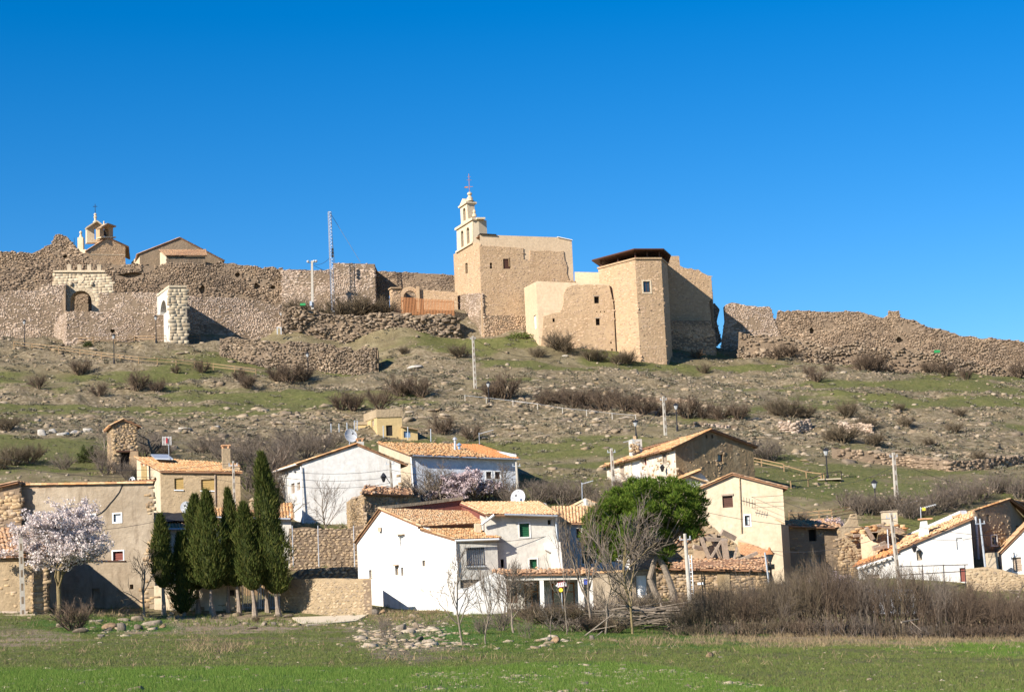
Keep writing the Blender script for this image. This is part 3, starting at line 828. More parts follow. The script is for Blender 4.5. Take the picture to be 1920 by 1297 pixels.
# ---------------------------------------------------------------- roofs
def tiles_np(E0, E1, R1, R0, seed=0, pitch=0.24, course=0.37, mess=0.0, lift=0.05):
    E0, E1, R1, R0 = [np.array(q, float) for q in (E0, E1, R1, R0)]
    r = np.random.default_rng(seed)
    W = max(np.linalg.norm(E1 - E0), np.linalg.norm(R1 - R0)); L = max(np.linalg.norm(R0 - E0), np.linalg.norm(R1 - E1))
    nx = max(2, int(W / pitch)); ny = max(1, int(L / course))
    U, Vv = np.meshgrid((np.arange(nx) + 0.5) / nx, np.arange(ny) / ny, indexing='xy')
    U = U.ravel() + r.normal(0, 0.06 + mess * .5, U.size) / nx; Vv = Vv.ravel() + r.normal(0, 0.05 + mess * .8, U.size) / ny
    if mess: 
        k = r.random(U.size) > mess * 0.35; U = U[k]; Vv = Vv[k]
    n = len(U)
    lo = (E0 * (1 - U[:, None]) + E1 * U[:, None]) * (1 - Vv[:, None]) + (R0 * (1 - U[:, None]) + R1 * U[:, None]) * Vv[:, None]
    V2 = np.minimum(Vv + 1.18 / ny, 1.0 + 0.1 / ny)
    hi = (E0 * (1 - U[:, None]) + E1 * U[:, None]) * (1 - V2[:, None]) + (R0 * (1 - U[:, None]) + R1 * U[:, None]) * V2[:, None]
    e = (E1 - E0); e /= np.linalg.norm(e)
    sl = (R0 + R1 - E0 - E1); sl /= np.linalg.norm(sl)
    nm = np.cross(e, sl); nm /= np.linalg.norm(nm)
    if nm[2] < 0: nm = -nm
    wl = np.linalg.norm(E1 - E0) / nx; wh = np.linalg.norm(R1 - R0) / nx
    ang = np.radians([0, 60, 120, 180])
    rl = (wl * (1 - Vv) + wh * Vv) * 0.47 * r.uniform(0.88, 1.06, n)
    V = np.empty((n, 8, 3))
    jz = r.normal(0, 0.012 + mess * 0.06, n)
    jy = r.normal(0, 0.02 + mess * 0.15, n)
    for i, a in enumerate(ang):
        V[:, i] = lo + e * (np.cos(a) * rl)[:, None] + nm * (np.sin(a) * rl * 0.85 + lift + 0.035 + jz)[:, None]
        V[:, 4 + i] = hi + e * (np.cos(a) * rl * 0.8 + jy)[:, None] + nm * (np.sin(a) * rl * 0.7 + lift - 0.01 + jz)[:, None]
    F = np.array([(0, 1, 5, 4), (1, 2, 6, 5), (2, 3, 7, 6), (3, 2, 1, 0)])
    F = (np.arange(n)[:, None, None] * 8 + F[None]).reshape(-1, 4)
    return V.reshape(-1, 3), F

def roof(t, E0, E1, R1, R0, mat='tile', mess=0.0, thick=0.12, seed=1, name='roof', eave=0.35, verge=0.15, ridge=False, pitch=0.24, under='under'):
    """Sloping deck with barrel tiles; E0-E1 the eave left to right, R0-R1 the ridge."""
    E0, E1, R1, R0 = [Vector(q) for q in (E0, E1, R1, R0)]
    e = (E1 - E0).normalized(); er = (R1 - R0).normalized(); s0 = (E0 - R0).normalized(); s1 = (E1 - R1).normalized()
    e0 = E0 + s0 * eave - e * verge; e1 = E1 + s1 * eave + e * verge; r0 = R0 - er * verge; r1 = R1 + er * verge
    nm = e.cross(R0 - E0).normalized()
    if nm.z < 0: nm = -nm
    lo = nm * -thick * 0.3; hi = nm * thick * 0.7
    mb = MB(); mb.hexa([e0 + lo, e1 + lo, r1 + lo, r0 + lo, e0 + hi, e1 + hi, r1 + hi, r0 + hi])
    rf = part(name, mb, under, t)
    off = hi
    part('roof_tiles', tiles_np(e0 + off + s0 * .04, e1 + off + s1 * .04, r1 + off, r0 + off, seed, pitch=pitch, mess=mess, lift=0.0), mat, rf, kind='stuff')
    if ridge:
        cap(rf, r0 + off, r1 + off, mat, seed)
    for a, b in ((e0, r0), (e1, r1)):   # verge tiles
        cap(rf, a + off, b + off, mat, seed + 3, r=0.10, name='verge_tiles')
    return rf

def cap(rf, a, b, mat, seed=0, r=0.13, name='ridge_tiles', step=0.42):
    a = Vector(a); b = Vector(b); L = (b - a).length; n = max(1, int(L / step)); d = (b - a).normalized()
    y = d.cross(Vector((0, 0, 1))).normalized(); z = y.cross(d)
    rr = random.Random(seed); V = []; F = []
    for i in range(n):
        p = a + d * (L * i / n); q = a + d * (L * (i + 1.12) / n); o = len(V)
        j = rr.uniform(-.02, .02)
        for pt, k in ((p, r), (q, r * 0.85)):
            for t in (0, 45, 90, 135, 180):
                V.append(pt + y * (math.cos(R(t)) * k + j) + z * (math.sin(R(t)) * k + 0.02 * rr.random()))
        for m in range(4): F.append((o + m, o + m + 1, o + 5 + m + 1, o + 5 + m))
        F.append((o + 4, o + 3, o + 1, o)) ; F.append((o+3,o+2,o+1,o+1)) if False else None
    F = [f for f in F if f]
    return part(name, (np.array([tuple(v) for v in V]), np.array(F)), mat, rf, kind='stuff')

def chimney(t, base, top, w, mat, d=None, pot=None, cap_mat='brick', name='chimney', parent=None):
    """Shaft from base to top (world points at axis), with a cap slab carried on corner bricks."""
    base = Vector(base); top = Vector(top); d = d or w
    mb = MB(); mb.box((base + top) / 2, (w, d, (top - base).length), Vector((.97, .24, 0)), Vector((-.24, .97, 0)))
    c = part(name, mb, mat, parent or t)
    if parent is None:
        for sx in (-1, 1):
            for sy in (-1, 1):
                k = MB(); k.box(top + Vector((sx * w * .36, sy * d * .36, 0.10)), (w * .22, d * .22, 0.20)); part('brick', k, cap_mat, c)
        k = MB(); k.box(top + Vector((0, 0, 0.245)), (w * 1.15, d * 1.15, 0.09), Vector((.97, .24, 0)), Vector((-.24, .97, 0)))
        part('chimney_cap', k, cap_mat, c)
    return c

def gutter(t, a, b, mat='galv', r=0.07, down=None):
    mb = MB(); mb.tube(a, b, r, n=8)
    gt = part('gutter', mb, mat, t)
    if down is not None:
        m2 = MB(); m2.tube(b, Vector(b) + Vector((0, 0, -down)), r * 0.75, n=8); part('downpipe', m2, mat, t)
    return gt

def dish(px, py, Y, r, label, mat='dish', facing=(-0.25, -0.9, 0.3), stand=0.5, cat='satellite dish'):
    c = at(px, py, Y); f = Vector(facing).normalized()
    t = thing('satellite_dish', label, cat, c - Vector((0, 0, r + stand)))
    u = f.cross(Vector((0, 0, 1))).normalized(); v = u.cross(f) * -1
    mb = MB(); rings = 5; n = 20; vs = []; fs = []
    for side in (0, 1):
        for k in range(rings + 1):
            rr = r * k / rings
            for i in range(n):
                a = 2 * math.pi * i / n
                vs.append(c + u * math.cos(a) * rr * 0.92 + v * math.sin(a) * rr + f * (0.22 * r * (k / rings) ** 2 - side * 0.03))
    m = (rings + 1) * n
    for side in (0, 1):
        for k in range(rings):
            for i in range(n):
                j = (i + 1) % n; q = (side * m + k * n + i, side * m + k * n + j, side * m + (k + 1) * n + j, side * m + (k + 1) * n + i)
                fs.append(q if side == 0 else tuple(reversed(q)))
    for i in range(n):
        j = (i + 1) % n; fs.append((rings * n + i, rings * n + j, m + rings * n + j, m + rings * n + i))
    mb.add(vs, fs); part('reflector', mb, mat, t)
    a = MB(); tip = c + f * r * 0.9; a.tube(c - v * r * .9 + f * .15 * r, tip, 0.02, n=6); a.tube(c + u * r * .8 + f * .15 * r, tip, 0.012, n=5); part('feed_arm', a, 'paint_grey', t)
    h = MB(); h.box(tip, (0.12, 0.16, 0.12)); part('feed_horn', h, 'dark', t)
    s = MB(); s.tube(c - f * 0.05, c - f * 0.25, 0.035, n=6); s.tube(c - f * 0.25, c - f * 0.25 - Vector((0, 0, r + stand)), 0.035, n=6); part('mast', s, 'galv', t)
    return t

def up(p, z): return Vector((p[0], p[1], z))
def box_house(t, FL, FR, BR, BL, mat, z0, tops, openF=(), openL=(), openR=(), apexF=None, apexL=None, matL=None, matR=None, st=None, st_mat=None, thick=0.4):
    """Four walls on a footprint. tops = heights at FL,FR,BR,BL; apexF = (s-fraction, z) of a front/back gable, apexL likewise for the sides."""
    def mk(a, b, za, zb, ap, op, m, nm='wall'):
        pl = Plane(a, b)
        poly = [(0, z0), (pl.L, z0), (pl.L, zb)]
        if ap: poly.append((pl.L * ap[0], ap[1]))
        poly.append((0, za))
        return wall(t, pl, None, m, op, thick, st if op is not None and nm == 'wall' else None, st_mat, sz=poly), pl
    out = {}
    out['F'] = mk(FL, FR, tops[0], tops[1], apexF, openF, mat)[1]
    out['L'] = mk(BL, FL, tops[3], tops[0], apexL, openL, matL or mat)[1]
    out['R'] = mk(FR, BR, tops[1], tops[2], (1 - apexL[0], apexL[1]) if apexL else None, openR, matR or mat)[1]
    out['B'] = mk(BR, BL, tops[2], tops[3], (1 - apexF[0], apexF[1]) if apexF else None, (), mat)[1]
    return out
# ================================================================ THE CASTLE AND TOWN WALLS
RUB = dict(size=(0.34, 0.18), out=0.12, jit=0.55, lump=0.8, cover=.95, patch=.34)
RUBF = dict(size=(0.30, 0.16), out=0.040, jit=0.55, lump=1.0, cover=.9, patch=.46)
FLAT = dict(size=(0.34, 0.17), out=0.007, jit=0.5, cover=0.38, lump=0.9)

def curtain(label, name, cat, P, outline, mat, st, st_mat, thick=1.6, ragged=None, openings=(), loc=None, seed=None, extra=None):
    pl = PL(*P)
    poly = [pl.sz(*q) for q in outline]
    base = min(p[1] for p in poly)
    t = thing(name, label, cat, pl.w((poly[0][0], base)))
    wall(t, pl, outline, mat, openings, thick, st, st_mat, ragged, seed=seed)
    return t, pl

# -- upper curtain wall, left
t, pl = curtain('tall grey brown rubble curtain wall with a jagged crumbling crest on the left skyline', 'town_wall', 'wall', (-40, 520, 290, 560, 560, 293),
    [(-120, 470), (0, 472), (38, 472), (60, 475), (76, 468), (86, 462), (97, 457), (103, 441), (112, 440), (125, 443), (132, 452), (140, 462), (152, 472), (165, 480), (185, 494), (200, 493), (215, 497), (245, 495), (290, 497), (330, 494), (380, 495), (420, 493), (470, 498), (500, 501), (540, 505), (600, 507), (628, 506), (628, 585), (420, 620), (200, 600), (-120, 600)],
    'castle_rough', RUB, 'st_grey', 1.8, (0, 24, 0.30, 0.5), [(116, 478, 127, 484, 'hole'), (78, 519, 84, 524, 'hole'), (440, 510, 450, 520, 'hole'), (218, 510, 268, 521, 'hole'), (372, 534, 385, 552, 'hole'), (474, 530, 488, 543, 'hole'), (505, 534, 517, 543, 'hole')])
# -- bell church behind the wall
def facade_block(t, P, outline, mat, **kw):
    pl = PL(*P); wall(t, pl, outline, mat, **kw); return pl
t = thing('hill_church', 'small stone church with open bell gables topped by a cross behind the left wall', 'church', at(190, 500, 330))
plc = PL(164, 480, 322, 235, 480, 325)
wall(t, plc, [(158, 476), (172, 466), (202, 446), (237, 461), (235, 464), (235, 530), (164, 530)], 'castle', (), 0.8, FLAT, 'st_castle')
pls = PL(149, 480, 334, 164, 480, 322)
wall(t, pls, [(148, 470), (164, 470), (164, 530), (149, 530)], 'bellstone', (), 0.8)
k = MB(); bar3(k, plc.p(168, 477), plc.p(235, 478), 0.1, 0.12); part('cornice', k, 'bellstone', t)
apx = plc.p(202, 446); dv = Vector((-2.0, 11, 0))
roof(t, plc.p(164, 470) + dv, plc.p(164, 470), apx, apx + dv, 'tile_old', seed=2)
roof(t, plc.p(237, 462), plc.p(237, 462) + dv, apx + dv, apx, 'tile_old', seed=3)
# open arch gable 1 and 2
pb1 = PL(162, 440, 326, 190, 440, 327)
b1 = wall(t, pb1, [(163, 427), (180, 416), (190, 424), (190, 455), (163, 455)], 'bellstone', [(177, 427, 185.5, 449, 'openarch')], 1.3, name='bell_gable')
for a, b in (((161, 428.5), (180, 416)), ((180, 416), (191.5, 425))):
    k = MB(); bar3(k, pb1.p(*a, 0.1), pb1.p(*b, 0.1), 1.7, 0.22); part('coping', k, 'bellstone', b1)
k = MB(); q = pb1.p(180, 417, -0.6); k.lathe(q, [(0.42, 0), (0.42, 0.25), (0.22, 0.4), (0.2, 0.9), (0.34, 1.05), (0.14, 1.3), (0.26, 1.45), (0.26, 1.6), (0.1, 1.75)], 10); part('finial', k, 'bellstone', b1)
k = MB(); k.tube(q + Vector((0, 0, 1.7)), q + Vector((0, 0, 3.4)), 0.05, n=6); k.tube(q + Vector((-.38, 0, 2.95)), q + Vector((.38, 0, 2.95)), 0.05, n=6); part('cross', k, 'iron', b1)
pb2 = PL(186, 440, 323, 212, 440, 325)
b2 = wall(t, pb2, [(187, 427), (198, 421), (212, 425), (212, 450), (187, 450)], 'castle', [(194.5, 425.5, 204, 444, 'openarch')], 1.2, name='bell_gable')
k = MB(); bar3(k, pb2.p(185, 446), pb2.p(213, 446), 1.5, 0.2); part('cornice', k, 'bellstone', b2)
k = MB(); bar3(k, pb2.p(185.5, 428), pb2.p(198, 420.5), 1.5, 0.2); bar3(k, pb2.p(198, 420.5), pb2.p(213.5, 426), 1.5, 0.2); part('coping', k, 'tile_old', b2)
k = MB(); k.lathe(pb2.p(198, 421, -.5), [(0.25, 0), (0.1, 0.35), (0.16, 0.5), (0.02, 0.75)], 8); part('finial', k, 'bellstone', b2)
k = MB(); k.lathe(pb2.p(199.3, 441, -.6), [(0.42, 0), (0.40, 0.08), (0.30, 0.3), (0.24, 0.65), (0.12, 0.8), (0.05, 0.95)], 12); k.box(pb2.p(199.3, 430.5, -.6), (0.75, 0.12, 0.14)); part('bell', k, 'bronze', b2)
k = MB(); q = at(152, 470, 333)
k.box(q + Vector((0, 0, 1.0)), (1.0, 1.0, 2.6)); part('pinnacle', k, 'bellstone', t)
k = MB(); k.lathe(q + Vector((0, 0, 2.3)), [(0.5, 0), (0.3, 0.2), (0.16, 0.7), (0.28, 0.9), (0.22, 1.15), (0.05, 1.3)], 10); part('finial', k, 'bellstone', t)
k = MB(); k.tube(at(140, 470, 334), at(139, 446, 334), 0.04, n=5); solo('aerial_mast', k, 'iron', 'thin iron aerial rod left of the hill church gables', 'aerial')
# -- gabled roof house behind the wall
t = thing('gabled_hall', 'wide brown gabled hall with a small tiled lean-to behind the left curtain wall', 'building', at(330, 500, 318))
pl = PL(262, 490, 318, 417, 490, 322)
wall(t, pl, [(262, 476), (337, 447), (417, 488), (417, 530), (262, 530)], 'brown', (), 0.8)
pl2 = PL(246, 490, 330, 262, 490, 318)
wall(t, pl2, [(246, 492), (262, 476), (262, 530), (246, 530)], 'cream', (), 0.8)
ap = pl.p(337, 446.5); dv = Vector((-3, 12, 0))
roof(t, pl.p(262, 476) + dv, pl.p(262, 476), ap, ap + dv, 'tile_old', seed=5, eave=0.5)
roof(t, pl.p(417, 488), pl.p(417, 488) + dv, ap + dv, ap, 'tile_old', seed=6)
pl3 = PL(312, 490, 313, 385, 490, 315)
wall(t, pl3, [(312, 481), (385, 481), (385, 525), (312, 525)], 'castle_rough', (), 0.6, FLAT, 'st_grey', label='rough stone lean-to wall')
pl4 = PL(300, 490, 318, 312, 490, 313)
wall(t, pl4, [(300, 473), (312, 481), (312, 525), (300, 525)], 'cream', (), 0.5)
roof(t, pl3.p(311, 479), pl3.p(386, 479), at(384, 469, 319), at(300, 469, 319), 'tile_old', seed=7)
# -- lower wall left of the gate
t, pl = curtain('buff rubble wall left of the crenellated gate, rising in one step beside it', 'town_wall', 'wall', (-40, 580, 280, 123, 580, 281.5),
    [(-120, 546), (73, 546), (79, 534), (123, 534), (123, 640), (-120, 640)], 'castle_rough', RUBF, 'st_terrace', 1.4, (0, 3, 0.08, 0.5))
wall(t, PL(123, 560, 281.5, 126, 560, 286), [(123, 534), (126, 534), (126, 620), (123, 620)], 'castle_rough', (), 0.6)
# -- gate
t = thing('town_gate', 'pale ashlar town gate with merlons and a round arch on the left of the hill', 'gate', at(155, 585, 285))
pg = PL(101, 550, 285, 212, 550, 286)
gw = wall(t, pg, [(101, 509), (196, 509), (198, 530), (212, 530), (213, 549), (203, 552), (200, 600), (101, 600)], 'ashlar', [(131, 545, 172, 592, 'openarch')], 2.6)
r_ = stones(pg, [pg.sz(101, 512), pg.sz(196, 512), pg.sz(212, 531), pg.sz(212, 549), pg.sz(190, 590), pg.sz(101, 590)], (0.75, 0.42), 0.010, [arch_poly(*rects(pg, 128, 542, 175, 592))], cover=1.0, jit=0.05, seed=5, lump=0.3, inset_=(.93, .995))
part('stonework', r_, 'st_pale', gw, kind='stuff')
k = MB(); bar3(k, pg.p(100, 509, 0), pg.p(197, 509, 0), 0.5, 0.28); part('cornice', k, 'bellstone', t)
for a, b in ((126, 133), (145, 152.5), (163.5, 170.5), (182, 189.5)):
    k = MB(); c = pg.p((a + b) / 2, 503, -0.4); k.box(c, (0.6, 0.7, 0.95), pg.u, pg.n)
    m = part('merlon', k, 'ashlar', t)
    k = MB(); k.box(c + Vector((0, 0, 0.5)), (0.68, 0.78, 0.1), pg.u, pg.n); part('merlon_cap', k, 'bellstone', m)
# voussoirs of the gate arch
s0, z0, s1, z1 = rects(pg, 131, 545, 172, 592)
cx = (s0 + s1) / 2; rr = (s1 - s0) / 2; zc = z1 - rr
for i in range(13):
    a0 = math.pi * (i + 0.05) / 13; a1 = math.pi * (i + 0.95) / 13
    k = MB(); pts = [(cx + math.cos(a) * q, zc + math.sin(a) * q) for a, q in ((a0, rr), (a1, rr), (a1, rr + 0.45), (a0, rr + 0.45))]
    k.prism([pg.w(q, 0.05) for q in pts], pg.n * -0.35); part('voussoir', k, 'st_pale', gw)
k = MB(); c = pg.sz(152, 524)
k.prism([pg.w((c[0] + a, c[1] + b), 0.07) for a, b in ((-.42, .5), (.42, .5), (.42, -.1), (0, -.6), (-.42, -.1))], pg.n * -0.1); part('coat_of_arms', k, 'bellstone', t)
for q in (133, 172):
    k = MB(); c = pg.p(q, 532, 0.1); k.lathe(c - Vector((0, 0, .35)), [(0.12, 0), (0.26, .15), (0.26, .5), (.12, .65)], 8); part('corbel', k, 'ashlar', t)
# wall seen through the gate arch
t2, _ = curtain('shaded rubble wall standing behind the round gate arch', 'town_wall', 'wall', (115, 570, 289.5, 190, 570, 289.8), [(100, 550), (200, 550), (200, 600), (100, 600)], 'castle_rough', RUBF, 'st_grey', 0.8)
# -- wall between gate and small gatehouse
t, pl = curtain('buff courtyard wall between the crenellated gate and the small white gatehouse', 'town_wall', 'wall', (200, 560, 283, 300, 560, 283), [(186, 549), (296, 549), (300, 610), (186, 610)], 'castle_rough', RUBF, 'st_terrace', 1.0)
# -- terrace retaining wall in front
t = thing('terrace_wall', 'terrace retaining wall with a sunlit cut left end below the gate', 'wall', at(220, 640, 273))
pl = PL(124, 610, 272.5, 322, 610, 274.5)
wall(t, pl, [(123, 584), (170, 584), (240, 588), (318, 591), (322, 660), (125, 665)], 'castle_rough', [(206, 616, 215, 624, 'hole')], 1.0, RUBF, 'st_terrace', (0, 3, 0.07, 0.5))
pl = PL(101, 610, 280, 124, 610, 272.5)
wall(t, pl, [(101, 609), (123, 584), (124, 665), (101, 630)], 'castle_rough', (), 0.8, RUBF, 'st_terrace')
# -- small gatehouse
t = thing('gatehouse', 'small pale gatehouse block with a sloping cap and an arch in its sunlit side', 'gatehouse', at(330, 640, 272))
pf = PL(318, 590, 270, 350, 590, 271)
gwf = wall(t, pf, [(316, 539), (349, 539), (351, 660), (319, 660)], 'ashlar', (), 0.9)
part('stonework', stones(pf, [pf.sz(*q) for q in [(316, 543), (349, 543), (351, 650), (319, 650)]], (0.8, 0.45), 0.010, cover=1.0, jit=.04, seed=8, inset_=(.93, .995)), 'st_pale', gwf, kind='stuff')
pb = PL(295, 590, 279, 318, 590, 270)
wall(t, pb, [(295, 556), (316, 539), (319, 660), (296, 640)], 'white_grey', [(300, 563, 312, 590, 'openarch')], 0.8)
pr = PL(350, 590, 271, 352, 590, 279)
sR = pr.L
zt = pf.sz(349, 539)[1]; zb = pf.sz(349, 660)[1]
wall(t, pr, None, 'ashlar', (), 0.8, sz=[(0, zb), (sR, zb), (sR, zt - 1.3), (0, zt)])
k = MB()
a = pf.p(316, 539, 0.12); b = pf.p(350, 539, 0.12); d_ = pb.p(295, 556, 0.12)
c_ = b + (d_ - a)
k.hexa([a, b, c_, d_, a + Vector((0, 0, .3)), b + Vector((0, 0, .3)), c_ + Vector((0, 0, .3)), d_ + Vector((0, 0, .3))]); part('roof', k, 'bellstone', t)
# -- retaining wall right of the gatehouse
t, pl = curtain('rubble retaining wall right of the small gatehouse carrying its dark slanting shadow', 'town_wall', 'wall', (352, 600, 281, 545, 600, 284),
    [(350, 554), (400, 557), (440, 560), (480, 564), (532, 574), (536, 640), (350, 660)], 'castle_rough', RUBF, 'st_terrace', 1.4, (0, 4, 0.15, 0.6))
# -- middle curtain wall up to the church
t, pl = curtain('buff rubble curtain wall behind the floodlight pole and lattice mast', 'town_wall', 'wall', (480, 540, 292, 640, 540, 291.5),
    [(528, 506), (560, 508), (598, 508), (615, 505), (626, 505), (628, 600), (528, 600)], 'castle_rough', RUBF, 'st_terrace', 1.4, (0, 4, 0.15, 0.5))
t = thing('wall_tower', 'square flat topped rubble tower of the town wall behind the lattice mast', 'tower', at(664, 580, 288))
pl = PL(626, 540, 288, 704, 540, 288)
wall(t, pl, [(625, 493), (702, 495), (705, 600), (627, 600)], 'castle_rough', (), 1.0, RUBF, 'st_terrace')
pr = PL(704, 540, 288, 706, 540, 296)
zt = pl.sz(702, 495)[1]; zb = pl.sz(704, 600)[1]
wall(t, pr, None, 'castle_rough', (), 1.0, RUBF, 'st_terrace', sz=[(0, zb), (pr.L, zb), (pr.L, zt), (0, zt)])
plL = PL(624, 540, 296, 626, 540, 288); wall(t, plL, None, 'castle_rough', (), 1.0, sz=[(0, zb), (plL.L, zb), (plL.L, zt), (0, zt)])
k = MB(); k.hexa([pl.p(626, 494.5, -.3) , pl.p(702, 496, -.3), pl.p(702, 496, -8), pl.p(626, 494.5, -8)] + [v + Vector((0, 0, .12)) for v in (pl.p(626, 494.5, -.3), pl.p(702, 496, -.3), pl.p(702, 496, -8), pl.p(626, 494.5, -8))]); part('parapet', k, 'castle_rough', t)
t, pl = curtain('grey rubble curtain wall between the square wall tower and the bell gable church', 'town_wall', 'wall', (704, 540, 295, 860, 540, 294),
    [(700, 508), (760, 510), (810, 513), (856, 516), (858, 600), (700, 600)], 'castle_rough', RUBF, 'st_grey', 1.2, (0, 3, 0.07, 0.5), [(728, 549, 737, 577, 'openarch'), (750, 549, 758, 577, 'openarch')])
# court wall with arch, and the pier
t = thing('courtyard_wall', 'low tan courtyard wall with a round headed arch behind the rusty fence', 'wall', at(800, 580, 289.5))
pl = PL(752, 560, 289.5, 858, 560, 289.5)
cw = wall(t, pl, [(752, 547), (757, 540), (766, 537), (774, 538), (784, 545), (788, 543), (858, 548), (858, 600), (752, 600)], 'castle', [(757, 545, 781, 590, 'openarch')], 0.7, FLAT, 'st_castle')
s0, z0, s1, z1 = rects(pl, 757, 545, 781, 590); cx = (s0 + s1) / 2; rr = (s1 - s0) / 2; zc = z1 - rr
for i in range(9):
    a0 = math.pi * (i + 0.05) / 9; a1 = math.pi * (i + 0.95) / 9
    k = MB(); pts = [(cx + math.cos(a) * q, zc + math.sin(a) * q) for a, q in ((a0, rr), (a1, rr), (a1, rr + 0.4), (a0, rr + 0.4))]
    k.prism([pl.w(q, 0.05) for q in pts], pl.n * -0.3); part('voussoir', k, 'st_castle', cw)
k = MB(); q = pl.p(785, 580, 0.3); k.box(q + Vector((0, 0, 1.2)), (0.5, 0.5, 4.6)); part('pilaster', k, 'castle', t)
t = thing('gate_pier', 'square tan stone gate pier at the left end of the rusty slat fence', 'pier', at(743, 585, 287))
pl = PL(735, 560, 286.5, 752, 560, 287)
wall(t, pl, [(733, 540), (751, 540), (753, 592), (735, 592)], 'castle', (), 1.2, RUBF, 'st_castle')
k = MB(); bar3(k, pl.p(732, 540, -.5), pl.p(752, 540, -.5), 1.5, 0.2); part('coping', k, 'castle', t)
# rusty fence of upright slats
t = thing('slat_fence', 'rusty upright metal slat fence in front of the courtyard arch', 'fence', at(800, 588, 286))
fa = [(754, 586, 557, 286), (790, 587, 560, 286), (852, 588, 562, 286)]
n = 36
for i in range(n):
    px = 754 + (851 - 754) * i / (n - 1)
    yb = 586 + 2.0 * i / n; yt = 557 + 5 * i / n + (0 if i < 12 else 1)
    a = at(px, yb + 4, 286); b = at(px - 1.4, yt, 286)
    k = MB(); bar3(k, a, b, 0.05, 0.13, Vector((1, 0, 0))); part('slat', k, 'rust', t)
for yy in (564, 580):
    k = MB(); k.tube(at(753, yy, 286.1), at(852, yy + 2.5, 286.1), 0.04, n=5); part('rail', k, 'rust', t)
# rough terrace below fence and mast
t, pl = curtain('dark overhanging rubble terrace wall below the mast and the rusty fence', 'ruined_terrace', 'wall', (520, 600, 282, 862, 600, 283.5),
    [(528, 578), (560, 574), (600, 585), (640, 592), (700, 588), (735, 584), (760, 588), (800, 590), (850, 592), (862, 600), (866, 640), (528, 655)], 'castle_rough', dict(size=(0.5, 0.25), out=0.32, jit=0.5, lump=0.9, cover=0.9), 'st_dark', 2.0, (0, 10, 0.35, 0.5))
# lower ruined wall
t, pl = curtain('low broken rubble wall crossing the slope below the town wall, ragged on top', 'ruined_wall', 'wall', (420, 660, 267, 705, 660, 266),
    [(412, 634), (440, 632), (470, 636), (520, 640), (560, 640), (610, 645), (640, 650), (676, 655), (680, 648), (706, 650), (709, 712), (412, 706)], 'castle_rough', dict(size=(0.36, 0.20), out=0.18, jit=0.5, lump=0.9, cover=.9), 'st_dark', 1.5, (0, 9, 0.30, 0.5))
k = MB(); 
prr = PL(709, 680, 266, 711, 680, 270)
wall(t, prr, None, 'castle_rough', (), .6, sz=[(0, pl.sz(709, 712)[1]), (prr.L, pl.sz(709, 712)[1]), (prr.L, pl.sz(709, 655)[1]), (0, pl.sz(709, 652)[1])])

# -- main church with bell gable -------------------------------------------------
t = thing('fortress_church', 'tan fortress church with a two tier cream bell gable and rendered flat topped nave', 'church', at(905, 590, 284.5))
pa = PL(852, 520, 292, 903, 520, 284.5)      # lit facade carrying the bell gable
pn = PL(903, 520, 284.5, 1075, 520, 288)     # long nave wall towards the village
wall(t, pa, [(848, 489), (858, 474), (886, 456), (899, 456), (906, 640), (858, 640)], 'castle', [(872.5, 493, 877, 513, 'slot')], 1.0, FLAT, 'st_castle', label='sunlit facade under the bell gable')
# rendered nave body, stone skin in front of it
zb = pn.sz(905, 640)[1]
nave = wall(t, pn, [(899, 440), (1046, 445), (1072, 451), (1079, 560), (1079, 640), (903, 640)], 'conc', [(1003, 519.5, 1020, 525.5, 'slot'), (943, 485.5, 956.5, 504.5, 'open'), (918, 493, 922.5, 504, 'open')], 1.0, label='smooth pinkish rendered nave wall')
def skin(tt, pln, pix, mat, openings, off=0.14, rg=None, stt=None, sm='st_castle', lab=None, nm='wall'):
    poly = [pln.sz(*q) for q in pix]
    if rg: poly = rag(poly, *rg)
    return wall(tt, pln, None, mat, openings, off + 0.02, stt, sm, sz=poly, off=off, label=lab, name=nm)
skin(t, pn, [(898.5, 461), (940, 463), (980.5, 466), (981, 487), (993, 489), (993.5, 470), (1030, 470), (1056, 471), (1058, 488), (1063, 500), (1062, 512), (1067, 526), (1079, 527.5), (1079, 600), (987, 598), (985, 640), (905, 640), (901, 520)], 'castle',
     [(943, 485.5, 956.5, 504.5, 'sh_wood'), (918, 493, 922.5, 504, 'slot')], 0.16, (4, 13, 0.22, 0.5, 4), FLAT, 'st_castle', 'older stone skin of the nave', 'stone_facing')
k = MB(); k.box(pn.p(954, 493, 0.17), (0.12, 0.1, 1.2), pn.u, pn.n); part('window_frame', k, 'wood_warm', t)
# roof and back walls of the nave
z1 = pn.sz(899, 440)[1]; z2 = pn.sz(1072, 451)[1]
A_ = pn.w((0, 0)); B_ = pn.w((pn.sz(1072, 451)[0], 0)); dv = Vector((-3.0, 9, 0))
k = MB(); k.hexa([up(A_, z1 - .15) - pn.n * .2, up(B_, z2 - .25) - pn.n * .2, up(B_ + dv, z2 - .25), up(A_ + dv, z1 - .15), up(A_, z1 - .05) - pn.n * .2, up(B_, z2 - .1) - pn.n * .2, up(B_ + dv, z2 - .1), up(A_ + dv, z1 - .05)]); part('roof', k, 'under', t)
k = MB(); bar3(k, pn.p(899, 439, -.5), pn.p(930, 440.5, -.5), 1.6, 0.12); part('roof_edge', k, 'dark', t)
k = MB(); bar3(k, pn.p(1045, 444.5, -.3), pn.p(1073, 450.5, -.3), 1.0, 0.1); part('coping', k, 'paint_white', t)
prr = Plane(B_, B_ + dv); wall(t, prr, None, 'conc', (), .5, sz=[(0, zb), (prr.L, zb), (prr.L, z2 - .1), (0, z2)])
prr = Plane(B_ + dv, A_ + dv); wall(t, prr, None, 'conc', (), .5, sz=[(0, zb), (prr.L, zb), (prr.L, z1 - .2), (0, z2 - .2)])
